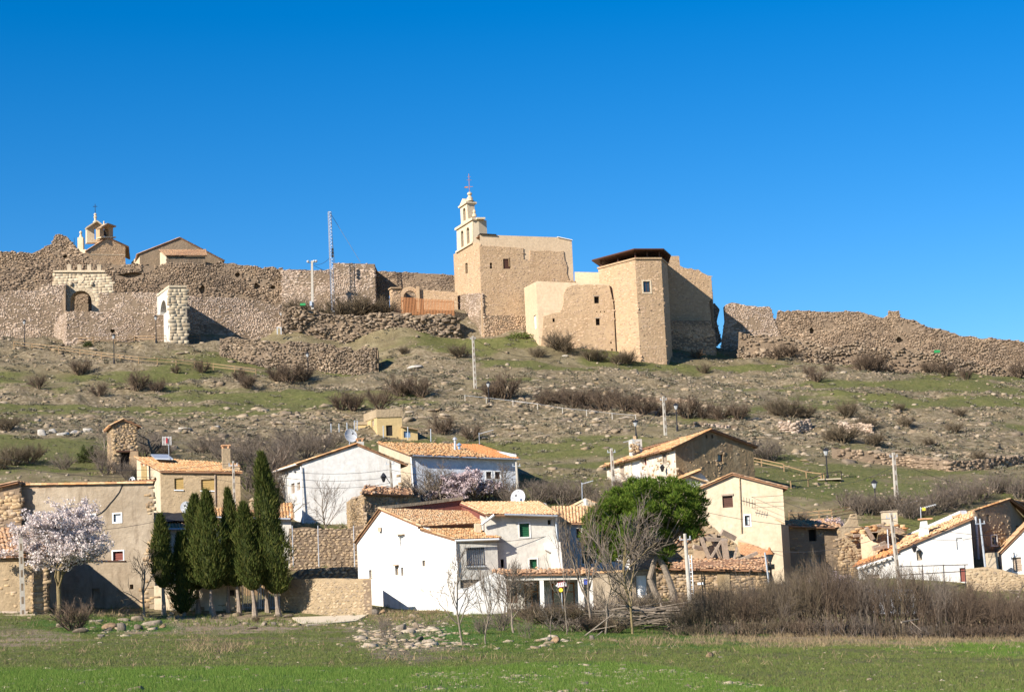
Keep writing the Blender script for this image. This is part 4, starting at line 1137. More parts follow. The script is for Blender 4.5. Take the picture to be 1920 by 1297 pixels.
prr = Plane(A_ + dv, pa.w((0, 0))); wall(t, prr, None, 'castle', (), .5, sz=[(0, zb), (prr.L, zb), (prr.L, z1 - 4), (0, z1 - 1)])
# bell gable tiers, 1.3 m thick
g1 = wall(t, pa, [(857, 473), (856.2, 431), (886, 412), (886.5, 456)], 'bellstone', [(864.3, 432, 869.2, 465, 'openarch'), (875, 426, 880.2, 458, 'openarch')], 1.4, name='bell_gable')
g2 = wall(t, pa, [(861.5, 425.5), (864.5, 419), (862.8, 389), (875.2, 379.5), (877.5, 410), (881, 411), (883, 413.5)], 'bellstone', [(868.2, 389.5, 873, 414, 'openarch')], 1.3, name='bell_gable')
def strip(pln, a, b, parent, h=0.22, dep=1.9, mat='bellstone', nm='cornice', off=-0.7):
    k = MB(); bar3(k, pln.p(*a, off), pln.p(*b, off), dep, h); return part(nm, k, mat, parent)
strip(pa, (855, 430.5), (887.5, 410), g1, 0.34)
strip(pa, (856.5, 473), (887, 455), g1, 0.26)
strip(pa, (861.5, 389.2), (876.5, 379), g2, 0.26)
k = MB(); k.prism([pa.p(861.8, 388, 0.1), pa.p(876.3, 377.8, 0.1), pa.p(868.2, 372.5, 0.1)], pa.n * -1.6); part('pediment', k, 'bellstone', g2)
q = pa.p(868.8, 376.5, -0.65)
q = q + pa.u * 0.9
k = MB(); k.lathe(q - Vector((0, 0, .2)), [(0.5, 0), (0.45, 0.5), (0.3, 0.65), (0.22, 0.85), (0.38, 1.05), (0.36, 1.25), (0.15, 1.4)], 10); part('finial', k, 'bellstone', g2)
vane = q + Vector((0, 0, 1.2))
k = MB(); k.tube(vane, vane + Vector((0, 0, 2.9)), 0.04, n=6)
k.tube(vane + Vector((-.35, 0, 1.9)), vane + Vector((.35, 0, 1.9)), 0.035, n=5); k.tube(vane + Vector((-.25, 0, 2.4)), vane + Vector((.25, 0, 2.4)), 0.03, n=5)
cr = part('cross', k, 'rust', g2)
k = MB(); k.box(vane + Vector((-.42, 0, .8)), (.5, .05, .22)); k.box(vane + Vector((.3, 0, .85)), (.5, .04, .06)); k.lathe(vane + Vector((-.7, 0, .65)), [(.02, 0), (.1, .06), (.02, .2)], 6); part('weather_vane', k, 'rust', cr)
for (px, py) in ((863.5, 414), (883, 402)):
    k = MB(); k.lathe(pa.p(px, py, -.6) - Vector((0, 0, .3)), [(0.35, 0), (0.3, .35), (.14, .5), (.24, .7), (.2, .95), (.05, 1.1)], 8); part('finial', k, 'bellstone', g2)
k = MB(); k.box(pa.p(893.5, 471, -0.7), (1.1, 1.3, 0.01)) ; 
# buttress column at the right of the lower tier
sA = pa.sz(887, 440)[0]; zq0 = pa.sz(890, 458)[1]; zq1 = pa.sz(888, 411)[1]
k = MB(); k.hexa([pa.w((sA - .05, zq0), -.02), pa.w((sA + .0, zq0), -.02) + pn.u * 0.95, pa.w((sA, zq0), -1.4) + pn.u * .95, pa.w((sA - .05, zq0), -1.4), pa.w((sA - .05, zq1), -.02), pa.w((sA, zq1), -.02) + pn.u * .95, pa.w((sA, zq1), -1.4) + pn.u * .95, pa.w((sA - .05, zq1), -1.4)])
part('buttress', k, 'st_pale', g1)
k = MB(); a = pa.w((sA - .1, zq1 + .1), .1); bar3(k, a - pa.n * .7, a - pa.n * .7 + pn.u * 1.3, 1.9, .26); part('cornice', k, 'bellstone', g1)
k = MB(); a = pa.w((sA - .1, zq0 + .05), .1); bar3(k, a - pa.n * .7, a - pa.n * .7 + pn.u * 1.5, 2.0, .26); part('cornice', k, 'bellstone', g1)
# rock-faced plinth
pk = PL(855, 600, 291.2, 907, 600, 284.1)
t2 = thing('plinth_wall', 'rounded rubble plinth under the corner of the bell gable church', 'wall', at(880, 635, 284))
wall(t2, pk, [(856, 554), (872, 551), (901, 551), (906, 560), (908, 650), (858, 640)], 'castle_rough', (), 1.0, RUBF, 'st_terrace', (0, 3, .1, .5))
pk2 = PL(907, 600, 284.1, 1000, 600, 286.1)
wall(t2, pk2, [(908, 591), (990, 592), (992, 660), (909, 655)], 'castle_rough', (), 1.0, RUBF, 'st_castle')

# -- annex
t = thing('church_annex', 'box shaped rendered annex with an older stone skin wrapped round its right side', 'building', at(1011, 630, 280.5))
pf = PL(1008, 590, 278.3, 1150, 590, 278.4)
ps = PL(985, 590, 285, 1008, 590, 278.3)
wall(t, pf, [(1006.5, 527), (1142, 533), (1150, 560), (1156, 680), (1012, 660)], 'conc', [(1114, 556, 1123, 569, 'open'), (1117, 597, 1124.5, 610, 'open'), (1036, 597, 1040, 604, 'open'), (1118, 583.5, 1120, 586, 'open'), (1125, 583.5, 1127, 586, 'open'), (1132, 583.5, 1134, 586, 'open'), (1144, 641, 1147, 644, 'open'), (1146, 654, 1149, 658, 'open')], 0.8)
wall(t, ps, [(985, 538), (1006.5, 527), (1012, 660), (990, 640)], 'conc', [(1000.5, 591, 1005.5, 617, 'sh_white')], 0.8)
skin(t, pf, [(1012, 660), (1017, 628), (1019, 593), (1035, 588), (1050, 586), (1054, 578), (1057, 566), (1056, 554), (1062, 541), (1074, 535), (1112, 534), (1142, 535), (1150, 570), (1156, 690), (1080, 680)], 'castle',
     [(1114, 556, 1123, 569, 'void'), (1117, 597, 1124.5, 610, 'void'), (1036, 597, 1040, 604, 'slot'), (1118, 583.5, 1120, 586, 'slot'), (1125, 583.5, 1127, 586, 'slot'), (1132, 583.5, 1134, 586, 'slot'), (1144, 641, 1147, 644, 'slot'), (1146, 654, 1149, 658, 'slot')], 0.16, (1, 10, 0.10, 0.4, 3), FLAT, 'st_castle', 'older honey coloured stone skin', 'stone_facing')
za = pf.sz(1006.5, 527)[1]; zc_ = pf.sz(1142, 533)[1]
A_ = pf.w((0, 0)); B_ = pf.w((pf.sz(1142, 533)[0], 0)); BL_ = ps.w((0, 0))
k = MB(); k.hexa([up(A_, za - .3) + Vector((0, .3, 0)), up(B_, zc_ - .3) + Vector((0, .3, 0)), up(B_, zc_ - .3) + Vector((0, 6, 0)), up(BL_, za - .3), up(A_, za - .2) + Vector((0, .3, 0)), up(B_, zc_ - .2) + Vector((0, .3, 0)), up(B_, zc_ - .2) + Vector((0, 6, 0)), up(BL_, za - .2)]); part('roof', k, 'conc', t)
# -- connector block
t = thing('link_building', 'low rendered link block between the nave and the polygonal tower', 'building', at(1100, 560, 288))
pl = PL(1078, 520, 288, 1128, 520, 287)
wall(t, pl, [(1075, 510), (1127, 511), (1130, 600), (1078, 600)], 'conc', (), 3.0)
# -- polygonal tower
t = thing('polygonal_tower', 'tall tan polygonal tower with a dark timber canopy roof and one window', 'tower', at(1200, 690, 276))
c0 = at(1127, 600, 281); c1 = at(1197, 600, 274.5); c2 = at(1246, 600, 275.4); c3 = at(1257, 600, 280); c4 = at(1250, 600, 288); c5 = at(1150, 600, 289)
zt = Plane(c1, c2).sz(1196, 486)[1]; zt0 = zt - 0.1
pts = [c0, c1, c2, c3, c4, c5]
cen = sum((Vector((p.x, p.y, 0)) for p in pts), Vector()) / 6
zb = at(1200, 700, 275).z - 1.5
for i in range(6):
    a = pts[i]; b = pts[(i + 1) % 6]; pl = Plane(a, b)
    op = [(1206, 527.5, 1219, 548, 'glassd')] if i == 1 else ()
    # slight batter: wider at the foot
    poly = [(-0.0, zb), (pl.L, zb), (pl.L, zt), (0, zt)]
    wall(t, pl, None, 'castle', op, 0.9, dict(size=(0.42, 0.20), out=0.005, jit=0.3, cover=0.4, lump=.9) if i < 3 else None, 'st_castle', sz=poly, seed=60 + i)
for (i0, (s_, zz)) in ():
    pass
pt_ = Plane(c1, c2); s0, z0, s1, z1 = rects(pt_, 1206, 527.5, 1219, 548)
k = MB()
for q in ((s0 - .2, z0 - .2, s0, z1 + .2), (s1, z0 - .2, s1 + .2, z1 + .2), (s0, z0 - .2, s1, z0), (s0, z1, s1, z1 + .2)):
    k.hexa([pt_.w((q[0], q[1]), -.1), pt_.w((q[2], q[1]), -.1), pt_.w((q[2], q[1]), .05), pt_.w((q[0], q[1]), .05), pt_.w((q[0], q[3]), -.1), pt_.w((q[2], q[3]), -.1), pt_.w((q[2], q[3]), .05), pt_.w((q[0], q[3]), .05)])
part('window_surround', k, 'bellstone', t)
def ringpts(z, f): return [up(cen + (Vector((p.x, p.y, 0)) - cen) * f, z) for p in pts]
def ringslab(z0, z1, f0, f1):
    a = ringpts(z0, f0); b = ringpts(z1, f1); n = len(a); k = MB()
    k.add(a + b, [tuple(reversed(range(n))), tuple(range(n, 2 * n))] + [(i, (i + 1) % n, n + (i + 1) % n, n + i) for i in range(n)]); return k
part('parapet', ringslab(zt - .02, zt + .22, 1.03, 1.03), 'castle', t)
cn = part('canopy', ringslab(zt + 1.30, zt + 1.42, 1.15, 1.14), 'wood_dark', t)
part('fascia', ringslab(zt + 1.19, zt + 1.299, 1.15, 1.16), 'wood_dark', cn)
a = ringpts(zt + 1.425, 1.13); ap = up(cen, zt + 2.0); k = MB(); k.add(a + [ap], [(i, (i + 1) % 6, 6) for i in range(6)] + [tuple(reversed(range(6)))]); part('canopy_roof', k, 'wood_dark', cn)
for i in range(6):
    p = ringpts(0, 0.93)[i]
    for f in (0, 0.5):
        q = p.lerp(ringpts(0, .93)[(i + 1) % 6], f)
        k = MB(); k.box(up(q, zt + 0.72), (0.22, 0.22, 1.2)); part('post', k, 'wood_dark', t)
    k = MB(); bar3(k, up(p, zt + 1.2), up(cen, zt + 1.22), 0.14, 0.18); part('beam', k, 'wood_dark', cn)
# -- keep wall to the right
t = thing('keep_ruin', 'high ruined keep wall with a broken stepped crest right of the polygonal tower', 'ruin', at(1290, 640, 288))
pl = PL(1240, 560, 287.5, 1336, 560, 289)
wall(t, pl, [(1238, 490), (1242, 485), (1256, 486), (1256, 480), (1273, 480), (1275, 498), (1284, 503), (1309, 505), (1316, 511), (1332.5, 517), (1334, 558), (1330, 566), (1334, 604), (1341, 680), (1240, 720)], 'castle', (), 1.6, FLAT, 'st_castle', (5, 9, .15, .5))
pr = PL(1336, 560, 289, 1337, 560, 297)
wall(t, pr, None, 'castle', (), 1.2, sz=[(0, pl.sz(1336, 690)[1]), (pr.L, pl.sz(1336, 690)[1]), (pr.L, pl.sz(1336, 540)[1]), (0, pl.sz(1336, 520)[1])])
k = MB(); c = pl.p(1264, 520, -1.0); k.box(c, (1.3, 0.5, 6.6)); part('rendered_panel', k, 'conc', t)
pl2 = PL(1255, 640, 285.5, 1342, 640, 287)
wall(t, pl2, [(1257, 601), (1332, 601), (1334, 610), (1340, 625), (1343, 700), (1259, 720)], 'castle_rough', (), 1.6, RUBF, 'st_castle', label='rough lower base of the keep')
# -- right curtain wall fragments
t, pl = curtain('slim leaning wall fragment just right of the keep ruin', 'wall_fragment', 'wall', (1328, 590, 293, 1350, 590, 293), [(1329, 570), (1340, 569), (1348, 580), (1344, 603), (1350, 640), (1329, 660)], 'castle_rough', RUBF, 'st_terrace', 1.2, (0, 4, .1, .4))
t, pl = curtain('tall isolated block of rubble wall left of the notch on the right skyline', 'wall_fragment', 'wall', (1350, 600, 291, 1460, 600, 291), [(1358, 574), (1372, 567), (1385, 569), (1400, 573), (1440, 574), (1447, 580), (1451, 600), (1470, 640), (1470, 670), (1350, 680), (1350, 640), (1360, 600)], 'castle_rough', RUBF, 'st_terrace', 1.6, (0, 6, .15, .5))
t, pl = curtain('long grey rubble town wall descending to the right edge of the skyline', 'town_wall', 'wall', (1440, 630, 291.5, 1990, 680, 284),
    [(1448, 600), (1455, 600), (1458, 583), (1490, 582), (1530, 584), (1560, 585), (1600, 584), (1620, 586), (1640, 592), (1656, 596), (1664, 592), (1666, 582), (1686, 582), (1688, 595), (1700, 598), (1718, 601), (1735, 611), (1760, 616), (1790, 624), (1800, 630), (1850, 634), (1890, 637), (1940, 641), (2050, 650), (2050, 740), (1600, 720), (1448, 700)],
    'castle_rough', RUB, 'st_grey', 1.6, (1, 23, .18, .5), [(1516, 613, 1526, 626, 'hole'), (1678, 632, 1694, 644, 'hole')])
t, pl = curtain('broken lower facing of rubble in front of the right town wall, half buried in the slope', 'ruined_wall', 'wall', (1380, 660, 287, 1990, 690, 281.5),
    [(1385, 622), (1420, 628), (1460, 630), (1500, 636), (1530, 645), (1560, 650), (1600, 640), (1640, 652), (1680, 648), (1720, 655), (1770, 668), (1820, 675), (1860, 688), (1920, 692), (2050, 700), (2050, 760), (1385, 700)],
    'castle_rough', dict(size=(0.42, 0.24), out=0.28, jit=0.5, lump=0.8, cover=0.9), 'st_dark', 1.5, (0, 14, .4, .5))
k = MB(); k.box(at(1757, 659, 281) , (0.8, 0.5, 0.4)); solo('green_box', k, 'plastic_green', 'small green plastic box lying against the right town wall', 'box')
# green box by the floodlight pole
k = MB(); k.box(at(568, 571, 281), (0.8, 0.5, 0.35)); solo('green_box', k, 'plastic_green', 'small green plastic box left of the floodlight pole foot', 'box')
# ================================================================ THE VILLAGE
VST = dict(size=(0.30, 0.17), out=0.035, jit=0.5, lump=0.8, cover=.9)
VLUMP = dict(size=(0.28, 0.16), out=0.018, jit=0.5, cover=0.16, lump=0.9)

# ---- front left: stone barn (gable + lower lean-to) -------------------------
t = thing('stone_barn', 'stone barn cut by the left photo edge with a mossy tiled lean-to roof', 'barn', at(20, 1150, 126))
pl = PL(-120, 1000, 133, 40, 1000, 132.2)
wall(t, pl, [(-120, 940), (37, 905), (42, 1110), (-120, 1110)], 'castle_rough', (), 0.6, dict(size=(0.34, 0.2), out=0.035, jit=0.5, lump=.8, cover=.9), 'st_warm')
pr = PL(40, 1000, 132.2, 43, 1000, 138)
z0 = pl.sz(40, 1110)[1]; z1 = pl.sz(37, 905)[1]
wall(t, pr, None, 'castle_rough', (), .5, VST, 'st_warm', sz=[(0, z0), (pr.L, z0), (pr.L, z1), (0, z1)])
dv = Vector((.9, 6, 0))
roof(t, pl.p(-120, 940), pl.p(-120, 940) + dv, pl.p(37, 905) + dv, pl.p(37, 905), 'tile_old', seed=11, eave=0.1, verge=0.35)
pw = PL(-120, 1100, 125, 86, 1100, 123.5)
wall(t, pw, [(-120, 1050), (84, 1047), (92, 1175), (-120, 1175)], 'pebbledash', (), 0.6, VLUMP, 'st_warm', label='lower wall patched with earth render')
roof(t, pw.p(-120, 1045), pw.p(84, 1040), at(66, 990, 132.0), at(-120, 997, 132.8), 'tile_old', 0.15, seed=12, eave=0.45, pitch=0.30)
pr = PL(86, 1100, 123.5, 92, 1100, 132)
z0 = pw.sz(86, 1175)[1]; z1 = pw.sz(86, 1050)[1]
wall(t, pr, None, 'castle_rough', (), .5, VST, 'st_warm', sz=[(0, z0), (pr.L, z0), (pr.L, z1 + 1.5), (0, z1)])
k = MB(); k.tube(pw.p(-60, 1148, .5), pw.p(60, 1149, .5), 0.14, n=6); part('timber_rail', k, 'wood', t)
# small broken wall stub beside it
t = thing('wall_stub', 'crumbling rubble stub against the barn end behind the blossoming almond', 'wall', at(82, 1150, 124))
pl = PL(60, 1120, 122.8, 88, 1120, 122.9)
wall(t, pl, [(62, 1075), (80, 1060), (84, 1090), (90, 1110), (92, 1175), (60, 1175)], 'castle_rough', (), 0.6, VST, 'st_warm', (0, 3, .1, .3))

# ---- big weathered plaster house ------------------------------------------------
t = thing('plaster_house', 'tall windowed house of cracked weathered plaster behind the blossoming almond tree', 'house', at(165, 1150, 132))
pl = PL(40, 1000, 133, 289, 1000, 131)
wall(t, pl, [(36, 910), (286, 906), (290, 1175), (40, 1175)], 'old',
     [(213, 963, 227, 978, 'sh_white', 'paint_white'), (163, 965, 178, 981, 'sh_white', 'paint_white'), (212, 1033, 231, 1050, 'sh_red', 'paint_white'), (173, 1103, 186, 1122, 'sh_old', 'old'), (243, 1095, 250, 1104, 'void')], 0.55)
z0 = pl.sz(165, 1175)[1]; z1 = pl.sz(165, 908)[1]
A_ = pl.w((0, 0)); B_ = pl.w((pl.L, 0)); dv = Vector((-2.8, 10, 0))
for a, b, m in ((B_, B_ + dv, 'castle_rough'), (B_ + dv, A_ + dv, 'old'), (A_ + dv, A_, 'castle_rough')):
    q = Plane(a, b); zz = [z1 - .1 if (p - A_).length < .1 or (p - B_).length < .1 else z1 - 1.3 for p in (a, b)]
    wall(t, q, None, m, (), .5, sz=[(0, z0), (q.L, z0), (q.L, zz[1]), (0, zz[0])])
r1 = roof(t, up(B_ + dv, z1 - 1.3), up(A_ + dv, z1 - 1.3), up(A_, z1), up(B_, z1), 'tile', seed=13)
cap(r1, pl.p(36, 910, .1), pl.p(288, 906, .1), 'tile', 14, r=0.16)
# exposed corner stones
r_ = stones(pl, [pl.sz(*q) for q in [(276, 912), (288, 912), (292, 1150), (262, 1150), (268, 1080), (278, 1000)]], (0.30, 0.16), .04, cover=.5, jit=.5, seed=14)
part('corner_stones', r_, 'st_warm', t, kind='stuff')
k = MB(); prev = None
for (x, y) in ((230, 908), (224, 922), (214, 935), (206, 944), (199, 953), (190, 961), (180, 966)):
    q = pl.p(x, y, .04)
    if prev is not None: k.tube(prev, q, 0.03, n=5)
    prev = q
part('cable', k, 'iron', t)
k = MB(); bar3(k, pl.p(155, 1050.5, .05), pl.p(236, 1051, .05), .12, .06); part('window_ledge', k, 'wood_dark', t)

# ---- yellow render house with roof light ------------------------------------------
t = thing('rendered_house', 'tan roughcast house with an orange tiled roof, roof light and tall square chimney', 'house', at(370, 985, 148))
FL = at(302, 960, 148); FR = at(452, 965, 147); BL = at(258, 960, 156); BR = at(445, 960, 155.5)
pf = Plane(FL, FR); ps = Plane(BL, FL)
wall(t, pf, [(302, 885), (450, 887), (455, 1040), (306, 1040)], 'pebbledash', [(327, 896, 344, 917, 'sh_tan'), (377, 898, 402, 919, 'sh_tan')], 0.4)
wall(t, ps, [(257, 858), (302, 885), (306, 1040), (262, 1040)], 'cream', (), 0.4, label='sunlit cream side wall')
z0 = pf.sz(380, 1040)[1]; zf = pf.sz(302, 885)[1]; zb_ = ps.sz(257, 858)[1]
pr = Plane(FR, BR); wall(t, pr, None, 'pebbledash', (), .4, sz=[(0, z0), (pr.L, z0), (pr.L, zf + .9), (0, zf)])
pb = Plane(BR, BL); wall(t, pb, None, 'pebbledash', (), .4, sz=[(0, z0), (pb.L, z0), (pb.L, zb_), (0, zf + .9)])
rf = roof(t, pf.p(302, 884), pf.p(451, 886), up(BR, zf + 0.9), up(BL, zb_), 'tile', seed=21, eave=0.3)
k = MB(); a, b, c, d = at(291, 866, 152.2), at(325, 867, 152.2), at(315, 859, 154.6), at(283, 858.5, 154.6)
u_ = Vector((0, -.1, .22)); k.hexa([a + u_, b + u_, c + u_, d + u_] + [v + u_ + Vector((0, 0, .1)) for v in (a, b, c, d)]); part('roof_light', k, 'galv', t)
ch = chimney(t, at(424.5, 884, 149.5), at(423.5, 841, 149.5), 0.62, 'tan')
ch2 = chimney(t, ps.p(275, 908, .2), ps.p(274, 874, .2), 0.42, 'yellow', cap_mat='brick')
k = MB(); k.tube(ps.p(284, 905, .12), ps.p(283, 873, .12), 0.06, n=6); part('downpipe', k, 'iron', t)
k = MB(); k.tube(pf.p(404.5, 948, .08), pf.p(404, 890, .08), 0.06, n=6); part('downpipe', k, 'wood', t)
for x0, x1, y in ((327, 345, 918.5), (376, 403, 920)):
    k = MB(); bar3(k, pf.p(x0, y, .03), pf.p(x1, y + .3, .03), .16, .07); part('sill', k, 'paint_white', t)
# antenna above it
t = thing('panel_antenna', 'white grid panel television antenna on a thin mast above the tan roughcast house', 'antenna', at(317, 860, 152))
k = MB(); k.tube(at(317, 862, 152), at(316, 822, 152), .025, n=6); part('mast', k, 'galv', t)
k = MB(); a = at(313, 826, 152)
for i in range(7): k.tube(a + Vector((-.35, 0, -.3 + i * .1)), a + Vector((.35, 0, -.32 + i * .1)), .018, n=4)
for i in range(4): k.tube(a + Vector((-.35 + i * .23, 0, -.35)), a + Vector((-.35 + i * .23, 0, .35)), .018, n=4)
part('grid', k, 'paint_white', t)
k = MB(); k.box(a + Vector((0, -.08, 0)), (.12, .1, .4)); part('dipole', k, 'redink', t)
dish(349, 951, 143, 0.46, 'large grey satellite dish on the lower roof beside the cypresses', facing=(-.05, -.95, .25), stand=.3)
dish(248, 900.5, 141, 0.28, 'small half hidden dish behind the ridge of the weathered plaster house', facing=(-.3, -.9, .3), stand=.3)

# ---- low houses behind the cypresses ----------------------------------------------
t = thing('low_house', 'low white walled house behind the cypresses with black tarpaulin on its tiles', 'house', at(350, 1100, 139))
FL = at(288, 1050, 139); FR = at(408, 1050, 139); BL = at(284, 1050, 144); BR = at(406, 1050, 144)
pf = Plane(FL, FR)
z0 = pf.sz(350, 1120)[1]; zf = pf.sz(350, 993)[1]; zb_ = at(350, 970, 144).z
box_house(t, FL, FR, BR, BL, 'white_grey', z0, (zf, zf, zb_, zb_), openF=[(334, 1000, 350, 1015, 'void')])
roof(t, pf.p(290, 991), pf.p(408, 991), up(BR, zb_), up(BL, zb_), 'tile_old', seed=23, eave=.35)
gutter(t, pf.p(310, 992, .45), pf.p(408, 992, .45))
k = MB(); V = []
for i in range(13):
    for j in range(5):
        x = 287 + (400 - 287) * i / 12; y = 988 - j * 4.6 - (2 if j == 4 else 0)
        V.append(at(x, y + random.uniform(-.8, .8), 139.2 + j * 1.1) + Vector((0, 0, .22 + random.uniform(0, .12))))
V2 = [v - Vector((0, 0, .05)) for v in V]
F = [(i * 5 + j, (i + 1) * 5 + j, (i + 1) * 5 + j + 1, i * 5 + j + 1) for i in range(12) for j in range(1, 4)]
k.add(V + V2, F + [tuple(65 + q for q in reversed(f)) for f in F]); solo('tarpaulin', k, 'black_cloth', 'black tarpaulin spread over the low roof left of the satellite dish', 'tarpaulin')
k = MB(); c = at(288, 975, 137.5); k.box(c, (0.9, .5, 0.75)); k.box(c + Vector((0, -.1, .45)), (1.05, .8, .08)); solo('wall_cabinet', k, 'paint_grey', 'small grey cabinet with a pale lid at the corner of the weathered plaster house', 'cabinet')
t = thing('low_house', 'low tiled house behind the tallest cypresses with a small capped vent', 'house', at(480, 1090, 143))
FL = at(404, 1050, 143); FR = at(548, 1050, 143); BL = at(404, 1050, 149); BR = at(546, 1050, 149)
pf = Plane(FL, FR); z0 = pf.sz(480, 1110)[1]; zf = pf.sz(480, 970)[1]; zb_ = at(480, 948, 149).z
box_house(t, FL, FR, BR, BL, 'white_grey', z0, (zf, zf, zb_, zb_))
roof(t, pf.p(404, 968), pf.p(546, 972), up(BR, zb_), up(BL, zb_), 'tile', seed=24)
gutter(t, pf.p(404, 970, .42), pf.p(546, 973, .42))
k = MB(); c = at(475, 952, 146); k.lathe(c, [(.35, -.3), (.35, .35), (.2, .5), (.3, .55), (.32, .62), (.05, .8)], 10); part('vent', k, 'tan', t)
# ---- courtyard wall and gate ---------------------------------------------------------
t = thing('courtyard_wall', 'cream stained courtyard wall behind the cypress trunks ending in a peaked pier', 'wall', at(370, 1152, 130))
pl = PL(289, 1120, 130.5, 451, 1120, 130)
wall(t, pl, [(289, 1098), (330, 1094), (395, 1086), (436, 1084), (443, 1078), (449, 1086), (452, 1180), (290, 1180)], 'cream', [(430, 1106, 439, 1116, 'sh_wood')], 0.5, VLUMP, 'st_warm')
k = MB(); k.box(pl.p(434.5, 1111, .08), (.36, .1, .36)); part('meter_box', k, 'dark', t)
t = thing('yard_gate', 'grey metal yard gate with mesh panels behind the cypress trunks', 'gate', at(488, 1153, 130.4))
a = at(452, 1100, 130.4)
for x in (454, 485, 489, 523):
    k = MB(); k.tube(at(x + 1.5, 1155, 130.4), at(x - .5, 1094, 130.4), .05, n=6); part('post', k, 'galv', t)
for y in (1096, 1138.5, 1152):
    k = MB(); k.tube(at(453, y, 130.4), at(523, y, 130.4), .035, n=5); part('rail', k, 'galv', t)
for i in range(9):
    k = MB(); x = 457 + i * 3.2; k.tube(at(x + 1, 1153, 130.4), at(x, 1096, 130.4), .018, n=4); part('bar', k, 'galv', t)
for i in range(9):
    k = MB(); x = 494 + i * 3.2; k.tube(at(x + 1, 1153, 130.4), at(x, 1096, 130.4), .018, n=4); part('bar', k, 'galv', t)
k = MB(); k.box(at(505, 1146, 130.5), (1.3, .03, .45)); part('panel', k, 'paint_grey', t)
t = thing('open_shed', 'dark open shed with a slatted timber back behind the yard gate', 'shed', at(488, 1150, 136))
pl = PL(450, 1120, 136, 530, 1120, 136)
wall(t, pl, [(448, 1080), (532, 1080), (534, 1170), (448, 1170)], 'dark_plaster', (), .3)
for i in range(16):
    k = MB(); x = 462 + i * 4.2; bar3(k, at(x + 1, 1135 if x > 480 else 1118, 135.6), at(x, 1092, 135.6), .06, .13, Vector((1, 0, 0))); part('slat', k, 'wood_warm', t)
rw = MB(); a, b, c, d = at(448, 1090, 130.9), at(462, 1090, 130.9), at(462, 1082, 136), at(448, 1082, 136)
rw.hexa([a, b, c, d] + [v + Vector((0, 0, .12)) for v in (a, b, c, d)]); part('roof', rw, 'under', t)

# ---- front stone wall: each stone that can be told apart is its own piece -------------
t = thing('garden_wall', 'thick mortared rubble garden wall between the cypresses and the bright white house', 'wall', at(610, 1160, 128.5))
pl = PL(526, 1120, 130.2, 697, 1120, 124.6)
gw = wall(t, pl, [(526, 1110), (536, 1100), (545, 1086), (600, 1084), (660, 1085), (694, 1084), (700, 1180), (526, 1180)], 'pebbledash', (), 0.8, None, None, (0, 5, .05, .3))
wall(t, PL(697, 1120, 124.6, 692, 1120, 129), [(696, 1086), (691, 1086), (695, 1180), (700, 1180)], 'castle_rough', (), .5)
svar = []
for i in range(8):
    r = random.Random(i); mb = MB(); n = 6
    a = []; b = []; c = []
    for q in range(n):
        th = 2 * math.pi * q / n + r.uniform(-.25, .25); rr = r.uniform(.8, 1.1)
        x, z = math.cos(th) * rr, math.sin(th) * rr * r.uniform(.85, 1.05)
        a.append((x, .6, z)); b.append((x * .95, -.2, z * .95)); c.append((x * .6, -1 + r.uniform(-.25, .25), z * .6))
    mb.add(a + b + c, [(q, (q + 1) % n, n + (q + 1) % n, n + q) for q in range(n)] + [(n + q, n + (q + 1) % n, 2 * n + (q + 1) % n, 2 * n + q) for q in range(n)] + [tuple(range(2 * n, 3 * n))])
    me = bpy.data.meshes.new('stone'); me.from_pydata(mb.v, [], mb.f); me.update(); me.materials.append(M['st_warm']); svar.append(me)
cols = [m_plain('wall_stone_tone', c, .9, var=.2, scale=4) for c in ((.38, .28, .175), (.30, .225, .145), (.42, .32, .21), (.26, .20, .14))]
for me, c in zip(svar, cols * 2): me.materials[0] = c
def place_stones(parent, pln, poly, count, wr, hr, out, seed, rows=True):
    r = random.Random(seed); loc = parent
    while loc.parent is not None: loc = loc.parent
    base = loc.location; n = 0
    xs = [p[0] for p in poly]; zs = [p[1] for p in poly]; z = min(zs) + .1
    cells = []
    while z < max(zs) - .05:
        h = r.uniform(*hr); s = min(xs) + r.uniform(0, .3)
        while s < max(xs):
            w = r.uniform(*wr)
            if inpoly(np.array([s]), np.array([z + h / 2]), poly)[0]: cells.append((s, z + h / 2, w, h))
            s += w * r.uniform(.95, 1.25)
        z += h * .92
    r.shuffle(cells)
    for s, zz, w, h in cells[:count]:
        o = bpy.data.objects.new('stone', svar[r.randrange(8)]); C.objects.link(o); o.parent = parent
        q = pln.w((s, zz + r.uniform(-.04, .04)), 0.0) - base
        o.location = q; ang = math.atan2(pln.u.y, pln.u.x)
        o.rotation_euler = (0, r.uniform(-.55, .55), ang); o.scale = (w * .48, out * r.uniform(.6, 1.2), h * .48)
place_stones(gw, pl, [pl.sz(*q) for q in [(527, 1108), (540, 1098), (548, 1092), (690, 1090), (698, 1160), (528, 1160)]], 290, (.18, .50), (.13, .27), 0.035, 5)
# path in front
pm = MB(); pts = [at(548, 1157.5, 126.6), at(690, 1165, 124), at(668, 1168, 119), at(575, 1171.5, 113), at(560, 1166, 119)]
pts = [up(p, gz(p.x, p.y) + .06) for p in pts]
pm.prism(pts, (0, 0, -.5)); o = solo('path', pm, 'sand', None, None, kind='structure'); o['label'] = 'pale concrete path in front of the garden wall'
